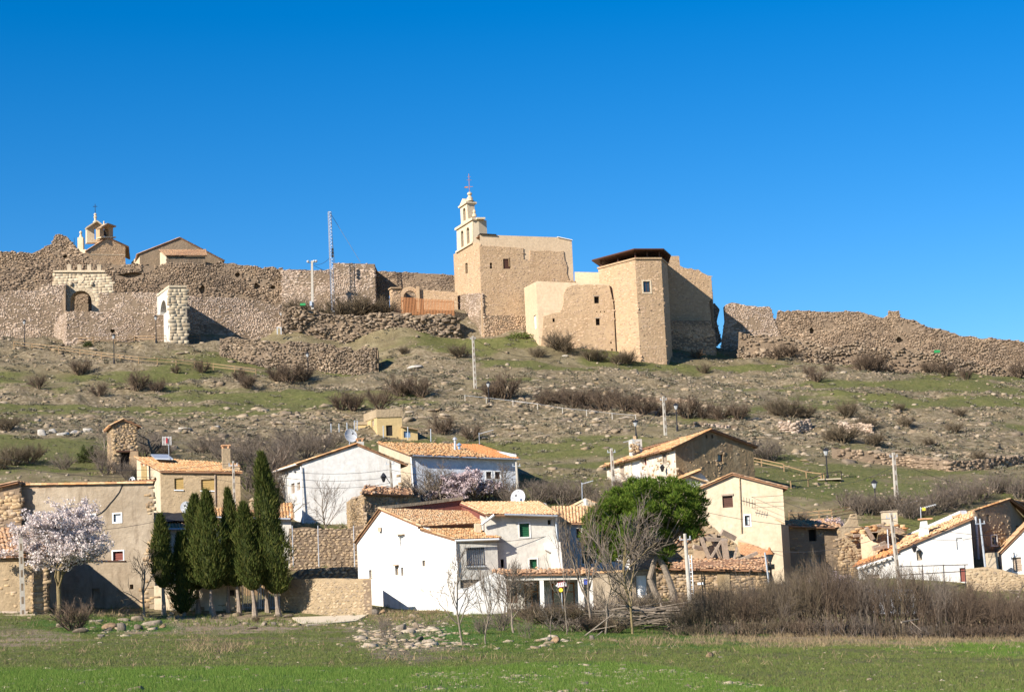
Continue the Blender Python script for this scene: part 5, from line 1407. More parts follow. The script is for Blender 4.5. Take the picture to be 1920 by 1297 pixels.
# upper dry wall behind the garden wall
t = thing('dry_stone_wall', 'pale loose dry stone wall rising behind the mortared garden wall', 'wall', at(620, 1085, 133))
pl = PL(545, 1075, 133, 690, 1075, 132)
dw = wall(t, pl, [(545, 1078), (560, 1068), (600, 1064), (650, 1062), (684, 1064), (690, 1100), (545, 1100)], 'castle_rough', (), .6)
place_stones(dw, pl, [pl.sz(*q) for q in [(546, 1078), (562, 1066), (684, 1062), (690, 1088), (546, 1090)]], 120, (.3, .6), (.18, .3), .14, 6)
t = thing('retaining_wall', 'shaded rubble retaining wall below the large bare tree of the upper white house', 'wall', at(610, 1065, 142))
pl = PL(543, 1030, 142, 684, 1030, 143)
rw = wall(t, pl, [(543, 990), (580, 988), (620, 992), (655, 990), (684, 985), (686, 1085), (543, 1085)], 'castle_rough', (), .8, None, None, (0, 4, .12, .4))
place_stones(rw, pl, [pl.sz(*q) for q in [(544, 992), (684, 990), (686, 1066), (544, 1068)]], 280, (.26, .5), (.16, .28), .05, 7)
for x in (549, 597, 664):
    k = MB(); k.tube(at(x + 1, 1062, 139.5), at(x - 1, 985, 139.5), .04, n=6); solo('fence_post', k, 'galv', 'thin grey steel post %s' % {549: 'close to the right side of the tallest cypress', 597: 'in front of the middle of the shaded retaining wall', 664: 'at the right end of the shaded retaining wall'}[x], 'post')

# ---- upper white house ------------------------------------------------------------------
t = thing('white_house', 'upper white house whose broad blank gable faces the valley', 'house', at(640, 985, 160))
FL = at(569, 960, 160); FR = at(754, 960, 160.5); BL = at(514, 950, 173); BR = BL + (FR - FL)
pf = Plane(FL, FR); ps = Plane(BL, FL)
apx = pf.p(668, 834)
wall(t, pf, [(566, 868), (668, 834), (753, 869), (759, 1010), (572, 1010)], 'white', (), .45)
wall(t, ps, [(514, 886), (566, 869), (572, 1010), (520, 1000)], 'white', [(545, 906, 552.5, 925, 'sh_grey'), (556.5, 904, 563, 919, 'sh_grey'), (549, 880, 555, 889, 'glassw'), (537, 884, 541, 893, 'glassw'), (540, 945, 550, 962, 'sh_grey')], .45)
zF = pf.sz(566, 868)[1]; z0 = pf.sz(660, 1010)[1]
pr = Plane(FR, BR); wall(t, pr, None, 'white', (), .4, sz=[(0, z0), (pr.L, z0), (pr.L, pf.sz(753, 869)[1]), (0, pf.sz(753, 869)[1])])
pb = Plane(BR, BL); wall(t, pb, None, 'white', (), .4, sz=[(0, z0), (pb.L, z0), (pb.L, zF), (pb.L * (1 - .53), apx.z), (0, zF)])
dv = (BL - FL); dv.z = 0
roof(t, up(BL, ps.sz(514, 886)[1]), pf.p(566, 868), apx, apx + dv, 'tile', seed=31, eave=.5)
roof(t, pf.p(753, 869), pf.p(753, 869) + dv, apx + dv, apx, 'tile', seed=32, eave=.5)
gutter(t, ps.p(513, 887, .5), ps.p(566, 870, .5), 'paint_white')
k = MB(); k.tube(ps.p(567, 874, .12) , ps.p(571, 985, .12), .06, n=6); part('downpipe', k, 'paint_white', t)
r_ = stones(pf, [pf.sz(*q) for q in [(742, 880), (752, 880), (756, 925), (744, 925)]], (.35, .2), .03, cover=.5, seed=3)
part('exposed_masonry', r_, 'st_warm', t, kind='stuff')
ch = chimney(t, at(676, 842, 162.5), at(675, 828, 162.5), 0.55, 'white_grey')
dish(657, 817, 165, 0.62, 'grey satellite dish on the ridge of the upper white house', facing=(.45, -.85, .25), stand=.5)

# ---- long bluish house -------------------------------------------------------------------
t = thing('blue_white_house', 'long bluish white house with a wide tiled roof behind bare thickets', 'house', at(870, 940, 172))
FL = at(772, 920, 171); FR = at(971, 920, 175); BL = at(712, 900, 184); BR = BL + (FR - FL)
pf = Plane(FL, FR); ps = Plane(BL, FL)
wall(t, pf, [(768, 854), (969, 861), (974, 960), (774, 960)], 'white_cool', [(911.5, 884, 921.5, 897, 'sh_wood', 'paint_white'), (928, 884, 938, 898, 'sh_wood', 'paint_white')], .45)
z0 = pf.sz(870, 960)[1]; zf = pf.sz(768, 854)[1]; zb_ = at(712, 831, 184).z
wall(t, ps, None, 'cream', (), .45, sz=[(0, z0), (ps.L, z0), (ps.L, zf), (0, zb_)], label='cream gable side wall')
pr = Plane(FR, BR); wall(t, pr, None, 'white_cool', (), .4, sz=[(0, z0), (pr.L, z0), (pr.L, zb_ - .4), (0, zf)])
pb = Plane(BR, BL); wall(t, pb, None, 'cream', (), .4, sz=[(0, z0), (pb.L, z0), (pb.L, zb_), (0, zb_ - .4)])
E0, E1, R1_, R0_ = pf.p(768, 853), pf.p(969, 860), up(BR, zb_ - .3), up(BL, zb_)
f_ = .74
Em = E0.lerp(E1, f_); Rm = R0_.lerp(R1_, f_)
roof(t, E0, Em, Rm, R0_, 'tile', .35, seed=33, eave=.55, verge=.1)
roof(t, Em, E1, R1_, Rm, 'tile_orange', .0, seed=34, eave=.55, verge=.05)
gutter(t, pf.p(770, 855, .62), pf.p(970, 862, .62), 'galv')
k = MB(); k.tube(pf.p(770, 856, .1), pf.p(776, 935, .1), .07, n=6); part('downpipe', k, 'paint_white', t)
for (x, y0, y1, r_, nm) in ((853.5, 850, 825, .11, 'flue'), (861.5, 848, 836, .12, 'flue')):
    k = MB(); b = at(x, y0, 179.5); tp = at(x - .5, y1, 179.5); k.tube(b, tp, r_, n=8); k.lathe(tp, [(r_ * 1.1, 0), (r_ * 2.0, .05), (r_ * 2.0, .15), (.03, .3)], 8); part(nm, k, 'galv' if x < 860 else 'blue_grey', t)

# ---- roofless ruin between them -------------------------------------------------------------
t = thing('ruined_house', 'roofless stone ruin with a sagging tile heap in front of the upper white house', 'ruin', at(700, 1000, 149))
pl = PL(684, 960, 148, 790, 960, 151)
wall(t, pl, [(681, 926), (700, 922), (740, 923), (775, 928), (792, 935), (794, 1010), (684, 1020)], 'dark_plaster', (), .6, VST, 'st_grey', (0, 4, .08, .4))
ps = PL(650, 960, 155, 684, 960, 148)
wall(t, ps, [(655, 941), (660, 932), (668, 934), (675, 928), (681, 926), (684, 1020), (650, 1010), (652, 960)], 'pebbledash', (), .6, VST, 'st_warm', (0, 4, .15, .4))
roof(t, pl.p(682, 925), pl.p(770, 927), at(765, 918, 152), at(690, 912, 152), 'tile_old', .9, seed=41, eave=.4)
r_ = stones(Plane(pl.w((0, 0), -.9), pl.w((pl.L, 0), -.9)), [pl.sz(*q) for q in [(690, 922), (694, 915), (704, 911), (712, 914), (740, 920), (775, 926), (690, 928)]], (.38, .2), .4, seed=9, jit=.5, depth=.5)
part('tile_heap', r_, 'tile_old', t, kind='stuff')
k = MB(); bar3(k, ps.p(668, 934, .3), pl.p(700, 923, .4), .2, .12); part('beam', k, 'wood', t)

# ---- bright white house complex (front centre) -----------------------------------------------
t = thing('white_house', 'front white house with a blazing sunlit gable and a barred window round the corner', 'house', at(780, 1145, 126))
GL = at(671, 1060, 131.5); GR = at(856, 1060, 125); pg_ = Plane(GL, GR)
wall(t, pg_, [(671, 1014), (713, 957), (786, 985), (850, 1011), (859, 1106), (862, 1165), (790, 1175), (700, 1150), (676, 1085)], 'white_clean',
     [(749, 1003, 757, 1022, 'sh_white'), (741, 1060, 747, 1078, 'sh_old'), (752, 1063, 756.5, 1079, 'sh_old'), (792, 1050, 797, 1061, 'sh_old'), (692, 1068, 697, 1084, 'sh_old')], .45)
pfr = PL(856, 1060, 125, 934, 1060, 125.9)
wall(t, pfr, [(850, 1011), (932, 1008), (938, 1165), (862, 1165)], 'white_grey', [(875, 1026, 907, 1060, 'bars'), (863, 1086, 905, 1101, 'sh_old')], .45)
k = MB(); bar3(k, pfr.p(872, 1062, .04), pfr.p(910, 1061.5, .04), .2, .08); part('sill', k, 'paint_grey', t)
k = MB(); a = pg_.p(747, 1003, .1); 
for x0, x1, y in ((746, 759, 1002), (740, 748, 1059.5)):
    k = MB(); bar3(k, pg_.p(x0, y, .08), pg_.p(x1, y - .6, .08), .3, .06); part('tile_lintel', k, 'tile_old', t)
k = MB(); k.box(pg_.p(714, 992, .12), (.2, .2, .3)); part('bracket', k, 'cream', t)
# far side and back so the house is closed
B1 = at(705, 1060, 143); B2 = at(905, 1060, 143); B3 = at(934, 1060, 126.5)
z0 = pg_.sz(780, 1170)[1]; zA = pg_.sz(713, 957)[1]; zl = pg_.sz(671, 1014)[1]; zr = pg_.sz(850, 1011)[1]
pq = Plane(B1, GL); wall(t, pq, None, 'white_clean', (), .4, sz=[(0, z0), (pq.L, z0), (pq.L, zl), (0, zl)])
pq = Plane(B2, B1); wall(t, pq, None, 'white_clean', (), .4, sz=[(0, z0), (pq.L, z0), (pq.L, zl), (pq.L * .5, zA), (0, zA - 2)])
# roofs
P_ = lambda x, y, Y: at(x, y, Y)
gA = pg_.p(713, 957); gB = pg_.p(786, 986); gC = pg_.p(850, 1011)
roof(t, pg_.p(671, 1014) + (B1 - GL), pg_.p(671, 1014), gA, up(gA + (B1 - GL), gA.z), 'tile', seed=51, eave=.3)
roof(t, gB, at(905, 981, 131), at(880, 961, 137.5), gA + Vector((0, .1, .05)), 'tile_pale', seed=52, eave=.35, verge=.12)
roof(t, gC, pfr.p(931, 1009), at(882, 992, 130.5), pg_.p(789, 990) + Vector((0, 0, -.1)), 'tile', seed=53, eave=.35, verge=.12)
gutter(t, gB + Vector((-.05, -.4, -.12)), at(905, 984, 130.6), 'wood_dark')
gutter(t, pfr.p(850, 1014, .42), pfr.p(932, 1011, .42), 'paint_white')
k = MB(); k.tube(pfr.p(853, 1015, .1), pfr.p(858, 1080, .1), .055, n=6); part('downpipe', k, 'paint_white', t)
# wall between the two roof levels
pq = PL(786, 1000, 128.2, 908, 1000, 131.2)
wall(t, pq, [(786, 986), (908, 982), (912, 1040), (790, 1040)], 'white_grey', (), .3, label='narrow wall strip between the two roofs')
ch = chimney(t, at(896, 1003, 127.8), at(895, 981, 127.8), 0.38, 'cream')
k = MB(); k.tube(at(775, 972, 134), at(774.5, 961, 134), .09, n=8); part('vent_pipe', k, 'paint_white', t)
# red brown parapet walls
pr_ = PL(713, 950, 137.5, 866, 950, 140.5)
rp = wall(t, pr_, [(713, 953), (740, 950), (790, 944), (830, 938), (865, 935), (867, 985), (713, 985)], 'red', (), .35, name='parapet', label='red brown rendered parapet rising to the right')
for (a, b) in (((712, 952), (790, 943.5)), ((790, 943.5), (866, 934))):
    k = MB(); bar3(k, pr_.p(*a, -.1), pr_.p(*b, -.1), .55, .22); part('coping', k, 'old', rp)
pr2 = PL(864, 960, 141, 916, 960, 127.4)
rp = wall(t, pr2, [(863, 945), (914, 963), (913, 981), (865, 961)], 'red', (), .3, name='parapet')
k = MB(); bar3(k, pr2.p(862, 943.5, -.1), pr2.p(915, 962, -.1), .5, .14); part('coping', k, 'red', rp)
# yard wall running down to the right
t = thing('yard_wall', 'white yard wall stepping up beside the front white house', 'wall', at(900, 1146, 122.5))
pl = PL(848, 1120, 122.2, 950, 1120, 122.5)
wall(t, pl, [(850, 1108), (880, 1100), (905, 1085), (927, 1073), (945, 1080), (953, 1165), (850, 1175)], 'white_clean', (), .4)
# ---- middle house -----------------------------------------------------------------------------
t = thing('grey_white_house', 'grey white house with green shuttered windows right of the front white house', 'house', at(990, 1140, 130))
FL = at(914, 1040, 126.3); FR = at(1050, 1040, 126.9); BL = at(880, 1030, 143); BR = at(1026, 1030, 142)
pf = Plane(FL, FR)
wall(t, pf, [(914, 965), (1044, 968), (1052, 1070), (1056, 1165), (918, 1165)], 'white_grey', [(974, 981, 992.5, 1006, 'sh_green', 'white_clean'), (1027, 974, 1033, 983, 'slot'), (993, 1048, 1007, 1069, 'sh_green', 'white_clean'), (939, 1048, 945, 1064, 'slot')], .45)
z0 = pf.sz(980, 1165)[1]; zf = pf.sz(1044, 968)[1]; zr = at(1006, 943, 142).z
pq = Plane(FR, BR); wall(t, pq, None, 'white_grey', (), .4, sz=[(0, z0), (pq.L, z0), (pq.L, zr), (0, zf)])
pq = Plane(BR, BL); wall(t, pq, None, 'white_grey', (), .4, sz=[(0, z0), (pq.L, z0), (pq.L, zr), (0, zr)])
pq = Plane(BL, FL); wall(t, pq, None, 'white_grey', (), .4, sz=[(0, z0), (pq.L, z0), (pq.L, zf), (0, zr)])
roof(t, pf.p(916, 965), pf.p(1043, 966), at(1005, 943, 141), at(868, 944, 141.5), 'tile_pale', seed=54, eave=.55, verge=.2)
gutter(t, pf.p(944, 965, .62), pf.p(1043, 968, .62), 'galv')
k = MB(); k.tube(pf.p(1041, 970, .55), pf.p(1042, 978, .1), .06, n=6); k.tube(pf.p(1042, 978, .1), pf.p(1044.5, 1013, .1), .06, n=6); part('downpipe', k, 'galv', t)
k = MB(); k.tube(pf.p(925, 966, .6), at(903, 983, 126.0), .09, n=8); part('downpipe', k, 'galv', t)
k = MB()
k.prism([pf.p(*q) for q in ((1020, 1018), (1049, 1016), (1055, 1090), (1036, 1090), (1032, 1036), (1021, 1031))], pf.n * .55)
part('chimney_breast', k, 'white_clean', t)
# porch
t = thing('porch', 'white pillared porch under a thin tile eave with glazed orange framed doors', 'porch', at(1030, 1140, 123))
pc = PL(932, 1100, 123, 1112, 1100, 122.5)
e0 = pc.p(930, 1078); e1 = pc.p(1112, 1076); q0 = at(930, 1070.5, 126.2); q1 = at(1112, 1069, 126.6)
roof(t, e0, e1, q1, q0, 'tile_old', .2, seed=55, eave=.25)
k = MB(); bar3(k, pc.p(930, 1084, -.1), pc.p(1112, 1081, -.1), .25, .30); part('lintel', k, 'white_grey', t)
for x0, x1 in ((927, 934), (1011.5, 1019), (1083, 1094), (1101, 1111)):
    k = MB(); k.prism([pc.p(x0, 1084, 0), pc.p(x1, 1084, 0), pc.p(x1 + 2.5, 1150, 0), pc.p(x0 + 2.5, 1150, 0)], pc.n * -.35); part('pillar', k, 'white_clean', t)
pd = PL(936, 1110, 125.5, 1105, 1110, 125.3)
wall(t, pd, [(932, 1078), (1108, 1076), (1110, 1160), (934, 1160)], 'white_grey', [(983, 1090, 1010, 1142, 'glassdoor'), (1035, 1092, 1078, 1140, 'glassdoor'), (945, 1096, 970, 1130, 'sh_wood')], .3)
k = MB(); c = pc.p(1099, 1090, .02); k.box(c, (.26, .03, .34), pc.u, pc.n); o = solo('house_plate', k, 'blue', 'small blue enamel plate on the right pillar of the porch', 'plate')
# arrow sign on a post with a yellow disc
t = thing('arrow_sign', 'white arrow shaped sign with red lettering on a post before the porch', 'sign', at(1049, 1135, 119))
ps_ = PL(1040, 1095, 119, 1066, 1095, 119)
k = MB(); k.prism([ps_.p(*q) for q in ((1041.5, 1097.5), (1046, 1091.5), (1061, 1088.5), (1062, 1099), (1047, 1101))], ps_.n * -.04); bd = part('board', k, 'paint_white', t)
for i, (x, w) in enumerate(((1046.5, 2), (1050, 2.2), (1053.6, 2.2), (1057.2, 2))):
    k = MB(); dx = w * .35
    pts = [(x - dx, 1098.6 - i * .45), (x - dx + .9, 1098.5 - i * .45), (x + dx + 1.1, 1092.4 - i * .45), (x + dx + .2, 1092.5 - i * .45)]
    k.prism([ps_.p(*q, .012) for q in pts], ps_.n * -.02); part('letter', k, 'redink', bd)
for a, b in (((1046, 1091.8), (1061, 1088.8)), ((1047, 1100.5), (1062, 1098.6))):
    k = MB(); bar3(k, ps_.p(*a, .01), ps_.p(*b, .01), .02, .03); part('border_stripe', k, 'redink', bd)
k = MB(); c = ps_.p(1051.5, 1105.5, .05); n_ = 14
k.prism([c + ps_.u * math.cos(6.283 * i / n_) * .13 + Vector((0, 0, math.sin(6.283 * i / n_) * .13)) for i in range(n_)], ps_.n * -.03); part('disc', k, 'yellowp', t)
k = MB(); k.tube(ps_.p(1055, 1145, -.08), ps_.p(1052, 1090, -.08), .035, n=6); part('post', k, 'galv', t)

# ---- right neighbour ------------------------------------------------------------------------
t = thing('white_house', 'white house with two green shuttered windows half hidden by the pine', 'house', at(1110, 1140, 131))
FL = at(1050, 1040, 134.5); FR = at(1180, 1040, 133); BL = at(1040, 1030, 146); BR = at(1172, 1030, 145)
pf = Plane(FL, FR)
wall(t, pf, [(1046, 981), (1172, 984), (1180, 1165), (1056, 1165)], 'white', [(1091, 1031, 1102, 1056, 'sh_green', 'paint_white'), (1104.5, 1031, 1116, 1056, 'sh_wood', 'paint_white'), (1080, 990, 1090, 1008, 'sh_wood'), (1130, 1025, 1142, 1045, 'sh_wood')], .45)
z0 = pf.sz(1100, 1165)[1]; zf = pf.sz(1046, 982)[1]; zr = at(1060, 950, 144).z
pq = Plane(BL, FL); wall(t, pq, None, 'white', (), .4, sz=[(0, z0), (pq.L, z0), (pq.L, zf), (0, zr)])
pq = Plane(FR, BR); wall(t, pq, None, 'white', (), .4, sz=[(0, z0), (pq.L, z0), (pq.L, zr), (0, zf)])
roof(t, pf.p(1044, 980), pf.p(1184, 983), at(1186, 950, 144), at(1040, 952, 144), 'tile_pale', seed=56, eave=.4)
# stepped white gable behind
pq = PL(1062, 960, 146, 1135, 960, 146)
gq = wall(t, pq, [(1060, 957), (1080, 948), (1098, 938), (1110, 940), (1130, 948), (1140, 955), (1140, 1000), (1060, 1000)], 'cream', (), .4, name='rear_gable')
for a, b in (((1058, 957), (1098, 937)), ((1098, 937), (1140, 953))):
    cap(gq, pq.p(*a, -.2), pq.p(*b, -.2), 'tile_pale', 5, r=.16)
k = MB(); k.lathe(pq.p(1098, 940, -.2), [(.3, -.3), (.25, .1), (.12, .25)], 8); part('ridge_knob', k, 'white_grey', gq)
# low wall under the pine
t = thing('garden_wall', 'low cream garden wall with a tile coping under the left side of the pine', 'wall', at(1160, 1138, 123))
pl = PL(1112, 1110, 122.5, 1232, 1110, 121.5)
wall(t, pl, [(1112, 1076), (1160, 1072), (1232, 1070), (1236, 1165), (1114, 1165)], 'old', [(1192, 1078, 1212, 1120, 'sh_white')], .4)
cap(t, pl.p(1112, 1075, -.1), pl.p(1232, 1069, -.1), 'tile', 6, r=.15)

# ---- dark lichened house (upper centre right) --------------------------------------------------
t = thing('dark_gable_house', 'old stone house with a dark lichened gable and a long sagging tiled roof', 'house', at(1290, 915, 160))
N_ = at(1268, 880, 160); LF = at(1138, 890, 177); RF = at(1414, 870, 164.5)
pl = Plane(LF, N_); pgb = Plane(N_, RF)
wall(t, pl, [(1137, 873), (1266, 838), (1272, 930), (1140, 930)], 'old_pale', [(1161.5, 871, 1170.5, 900, 'door'), (1206, 858, 1212, 872, 'sh_red'), (1243, 851, 1250, 866, 'sh_grey', 'old'), (1183, 864, 1200, 900, 'sh_white')], .5, VLUMP, 'st_warm')
wall(t, pgb, [(1266, 837), (1331, 808), (1412, 837), (1417, 940), (1272, 940)], 'dark_plaster', [(1346, 851, 1355.5, 865, 'glassd'), (1323, 815, 1326.5, 821.5, 'slot'), (1334, 815, 1337.5, 821.5, 'slot')], .55, dict(size=(.26, .15), out=.015, jit=.5, cover=.10, lump=.9), 'st_warm')
r_ = stones(pgb, [pgb.sz(*q) for q in [(1342, 846), (1360, 846), (1358, 870), (1352, 880), (1344, 878), (1341, 862)]], (.32, .2), .05, [[pgb.sz(*q) for q in ((1346, 851), (1355.5, 851), (1355.5, 865), (1346, 865))]], jit=.5, seed=44)
part('exposed_masonry', r_, 'st_warm', t, kind='stuff')
apx = pgb.p(1331, 807); dv = LF - N_; dv.z = 0
z0 = pgb.sz(1340, 940)[1]; zl = pgb.sz(1266, 837)[1]
BRr = RF + dv
pq = Plane(RF, BRr); wall(t, pq, None, 'dark_plaster', (), .4, sz=[(0, z0), (pq.L, z0), (pq.L, zl), (0, zl)])
pq = Plane(BRr, LF); wall(t, pq, None, 'dark_plaster', (), .4, sz=[(0, z0), (pq.L, z0), (pq.L, zl), (pq.L * .5, apx.z - .3), (0, zl)])
roof(t, up(LF, pl.sz(1137, 873)[1]), pl.p(1266, 838), apx, apx + dv - Vector((0, 0, .4)), 'tile', .35, seed=61, eave=.5, verge=.3)
roof(t, pgb.p(1412, 837), pgb.p(1412, 837) + dv, apx + dv, apx, 'tile_old', .3, seed=62, eave=.4, verge=.3)
c = at(1192, 848, 172); ch = chimney(t, c - Vector((0, 0, .5)), at(1191, 824, 172), .95, 'white_grey', 1.0, parent=t)
r_ = stones(PL(1180, 840, 171, 1190, 840, 171), [(0, at(1184, 848, 171).z), (.8, at(1184, 848, 171).z), (.8, at(1184, 829, 171).z), (0, at(1184, 832, 171).z)], (.28, .16), .2, seed=45, jit=.5); part('chimney_rubble', r_, 'st_warm', t, kind='stuff')
k = MB(); k.hexa([p + Vector((0, 0, dz)) for dz in (0, .25) for p in (at(1187, 823, 171.6), at(1193, 823, 171.6), at(1193, 822, 172.5), at(1187, 822, 172.5))]); part('chimney_tile', k, 'tile', t)
k = MB(); q = pl.p(1251, 876, .45); k.lathe(q - Vector((0, 0, .35)), [(.08, 0), (.2, .35), (.24, .38), (.05, .6)], 6); k.tube(q + Vector((0, 0, .25)), pl.p(1256, 876, 0) + Vector((0, 0, .25)), .025, n=5); solo('wall_lantern', k, 'iron', 'iron lantern bracketed on the sunlit side of the dark gable house', 'lantern')
# little tiled lean-to in front
t = thing('lean_to', 'small tiled lean-to below the dark lichened gable', 'shed', at(1300, 915, 157))
pq = PL(1272, 900, 157, 1330, 900, 157.5)
wall(t, pq, [(1275, 900), (1312, 884), (1328, 903), (1330, 940), (1275, 940)], 'white_grey', (), .3)
roof(t, at(1270, 901, 157), at(1268, 899, 160), at(1312, 882, 160.3), at(1314, 883, 157), 'tile', seed=63, eave=.3, verge=.2)
k = MB(); bar3(k, pq.p(1293, 893, .2), pq.p(1330, 905, .2), .3, .12); part('verge_board', k, 'tile', t)

# ---- beige house ---------------------------------------------------------------------------------
t = thing('beige_house', 'tall beige rendered house with a low gable and blue curtained window right of the pine', 'house', at(1400, 1085, 144))
FL = at(1310, 1000, 146); FR = at(1473, 1000, 144); BL = at(1300, 990, 156); BR = at(1470, 990, 154.5)
pf = Plane(FL, FR)
wall(t, pf, [(1309, 918), (1373, 891), (1467, 914), (1476, 1000), (1482, 1110), (1318, 1110)], 'cream', [(1354.5, 929, 1374, 951, 'sh_wood'), (1396.5, 966, 1406.5, 985, 'curtain', 'paint_white')], .45)
apx = pf.p(1373, 890); dv = BL - FL; dv.z = 0
z0 = pf.sz(1400, 1110)[1]; zr = pf.sz(1467, 914)[1]; zl = pf.sz(1309, 918)[1]
for a, b, za, zb_ in ((FR, FR + dv, zr, zr), (FL + dv, FL, zl, zl)):
    pq = Plane(a, b); wall(t, pq, None, 'cream', (), .4, sz=[(0, z0), (pq.L, z0), (pq.L, zb_), (0, za)])
pq = Plane(FR + dv, FL + dv); wall(t, pq, None, 'cream', (), .4, sz=[(0, z0), (pq.L, z0), (pq.L, zl), (pq.L * .6, apx.z), (0, zr)])
roof(t, pf.p(1309, 918) + dv, pf.p(1309, 918), apx, apx + dv, 'tile', seed=64, eave=.3, verge=.25)
roof(t, pf.p(1467, 914), pf.p(1467, 914) + dv, apx + dv, apx, 'tile_old', seed=65, eave=.4, verge=.25)
k = MB(); k.tube(pf.p(1387, 893, .08), pf.p(1391, 1000, .08), .05, n=6); part('downpipe', k, 'tan', t)
k = MB(); bar3(k, pf.p(1353, 928, .04), pf.p(1375, 926.5, .04), .12, .14); part('lintel', k, 'wood', t)
pq = PL(1384, 1040, 142.5, 1468, 1040, 141.5)
lw = wall(t, pq, [(1382, 1003), (1410, 996), (1440, 984), (1452, 976), (1466, 982), (1474, 1110), (1390, 1110), (1387, 1042), (1384, 1030)], 'cream', (), .4, name='front_extension')
cap(lw, pq.p(1452, 975, -.15), pq.p(1467, 982, -.15), 'tile', 8)
pq2 = PL(1468, 1040, 141.5, 1482, 1040, 145.5)
wall(t, pq2, [(1466, 982), (1478, 985), (1488, 1110), (1474, 1110)], 'tan', (), .4)
# tile-brick patch and hollow
k = MB(); k.prism([pq.p(*q, .03) for q in ((1383, 1014), (1410, 1020), (1437, 1030), (1440, 1038), (1420, 1044), (1384, 1046))], pq.n * -.1); bp = part('brick_patch', k, 'brick', t)
for j in range(9):
    for i in range(10):
        s0_ = pq.sz(1385, 1044)[0] + i * .24 + (j % 2) * .1; z_ = pq.sz(1385, 1044)[1] + .1 + j * .11
        if not inpoly(np.array([s0_ + .1]), np.array([z_ + .05]), [pq.sz(*q) for q in ((1383, 1016), (1410, 1021), (1437, 1031), (1438, 1040), (1420, 1042), (1384, 1044))])[0]: continue
        k = MB(); k.box(pq.w((s0_ + .11, z_ + .05), .04), (.21, .06, .085), pq.u, pq.n); part('brick', k, 'brick', bp)
# ---- collapsed timber house and low stone building -----------------------------------------------
t = thing('collapsed_house', 'collapsed house of leaning grey beams and broken orange walls right of the pine trunk', 'ruin', at(1340, 1062, 136))
pq = PL(1240, 1030, 139.5, 1400, 1030, 139)
wall(t, pq, [(1238, 1000), (1270, 990), (1300, 985), (1310, 978), (1330, 984), (1350, 1000), (1364, 1006), (1382, 1020), (1390, 1045), (1425, 1050), (1440, 1080), (1240, 1090)], 'tan', [(1312, 1012, 1324, 1028, 'void'), (1340, 1004, 1352, 1030, 'void')], .5, VST, 'st_warm', (0, 9, .25, .4))
for (x0, y0, x1, y1) in ((1301, 1031, 1326, 1062), (1330, 1022, 1352, 1056), (1327, 999, 1346, 1010)):
    pp = PL(x0, 1040, 137.3, x1, 1040, 137.6)
    wall(t, pp, [(x0, y0), (x1, y0 + 2), (x1 + 3, y1), (x0 + 3, y1)], 'conc', (), .2, name='broken_partition')
B = [((1313, 1004), (1331, 1050), 136.4, .3), ((1319, 1010), (1364, 1012), 136.6, .25), ((1357, 1011), (1363, 1057), 136.2, .42), ((1300, 1024), (1322, 1029), 136.5, .28), ((1333, 1045), (1352, 1014), 136.0, .16), ((1334, 1012), (1352, 1052), 137.0, .14), ((1342, 1018), (1356, 1056), 137.1, .14), ((1353, 996), (1378, 1009), 136.8, .34), ((1330, 1058), (1365, 1048), 136.1, .16), ((1362, 1060), (1420, 1036), 135.8, .22), ((1340, 1062), (1372, 1052), 135.6, .14), ((1306, 1066), (1345, 1056), 135.7, .16), ((1376, 1050), (1381, 1026), 136.3, .14), ((1325, 1052), (1348, 1062), 136, .2)]
for a, b, Y, w in B:
    k = MB(); bar3(k, at(*a, Y), at(*b, Y + .4), w, w, Vector((0, 1, .2))); part('beam', k, 'wood', t)
r_ = stones(PL(1300, 1055, 136.5, 1440, 1055, 136), [PL(1300, 1055, 136.5, 1440, 1055, 136).sz(*q) for q in ((1302, 1062), (1320, 1052), (1380, 1050), (1400, 1042), (1425, 1036), (1440, 1048), (1442, 1068), (1302, 1066))], (.4, .22), .5, seed=71, jit=.5, cover=.7, depth=.4, lump=.6)
part('debris', r_, 'st_warm', t, kind='stuff')
r_ = stones(PL(1245, 1010, 137.5, 1330, 1010, 137.5), [PL(1245, 1010, 137.5, 1330, 1010, 137.5).sz(*q) for q in ((1250, 1025), (1285, 1000), (1300, 985), (1318, 983), (1328, 1000), (1300, 1016), (1290, 1030))], (.36, .16), .4, seed=72, jit=.5, cover=.8, depth=.3, lump=.6)
part('tile_heap', r_, 'tile_old', t, kind='stuff')
t = thing('stone_shed', 'low stone shed with a tile eave and small white plate, under the fallen beams', 'shed', at(1330, 1140, 131))
FL = at(1229, 1100, 131.5); FR = at(1438, 1100, 131); BL = at(1229, 1100, 138); BR = at(1438, 1100, 137.5)
pf = Plane(FL, FR)
wall(t, pf, [(1229, 1067), (1433, 1069), (1440, 1170), (1232, 1170)], 'castle_rough', (), .5, dict(size=(.30, .18), out=.05, jit=.4), 'st_warm')
z0 = pf.sz(1330, 1170)[1]; zf = pf.sz(1330, 1068)[1]
for a, b in ((FR, BR), (BR, BL), (BL, FL)):
    q = Plane(a, b); wall(t, q, None, 'castle_rough', (), .4, VST if a is FR else None, 'st_warm', sz=[(0, z0), (q.L, z0), (q.L, zf), (0, zf)])
roof(t, pf.p(1229, 1066), pf.p(1433, 1069), up(BR, zf + .8), up(BL, zf + .8), 'tile_old', .3, seed=66, eave=.4)
k = MB(); k.box(pf.p(1313.5, 1093.5, .06), (.42, .04, .17), pf.u, pf.n); part('plate', k, 'paint_white', t)
k = MB(); k.box(pf.p(1357, 1092, .03), (.85, .12, 1.2), pf.u, pf.n); part('blocked_door', k, 'dark_plaster', t)  # dark slab painted in for the shadow of an opening
k = MB(); k.tube(at(1434, 1035, 130.6), at(1442, 1095, 130.6), .06, n=6); part('downpipe', k, 'galv', t)
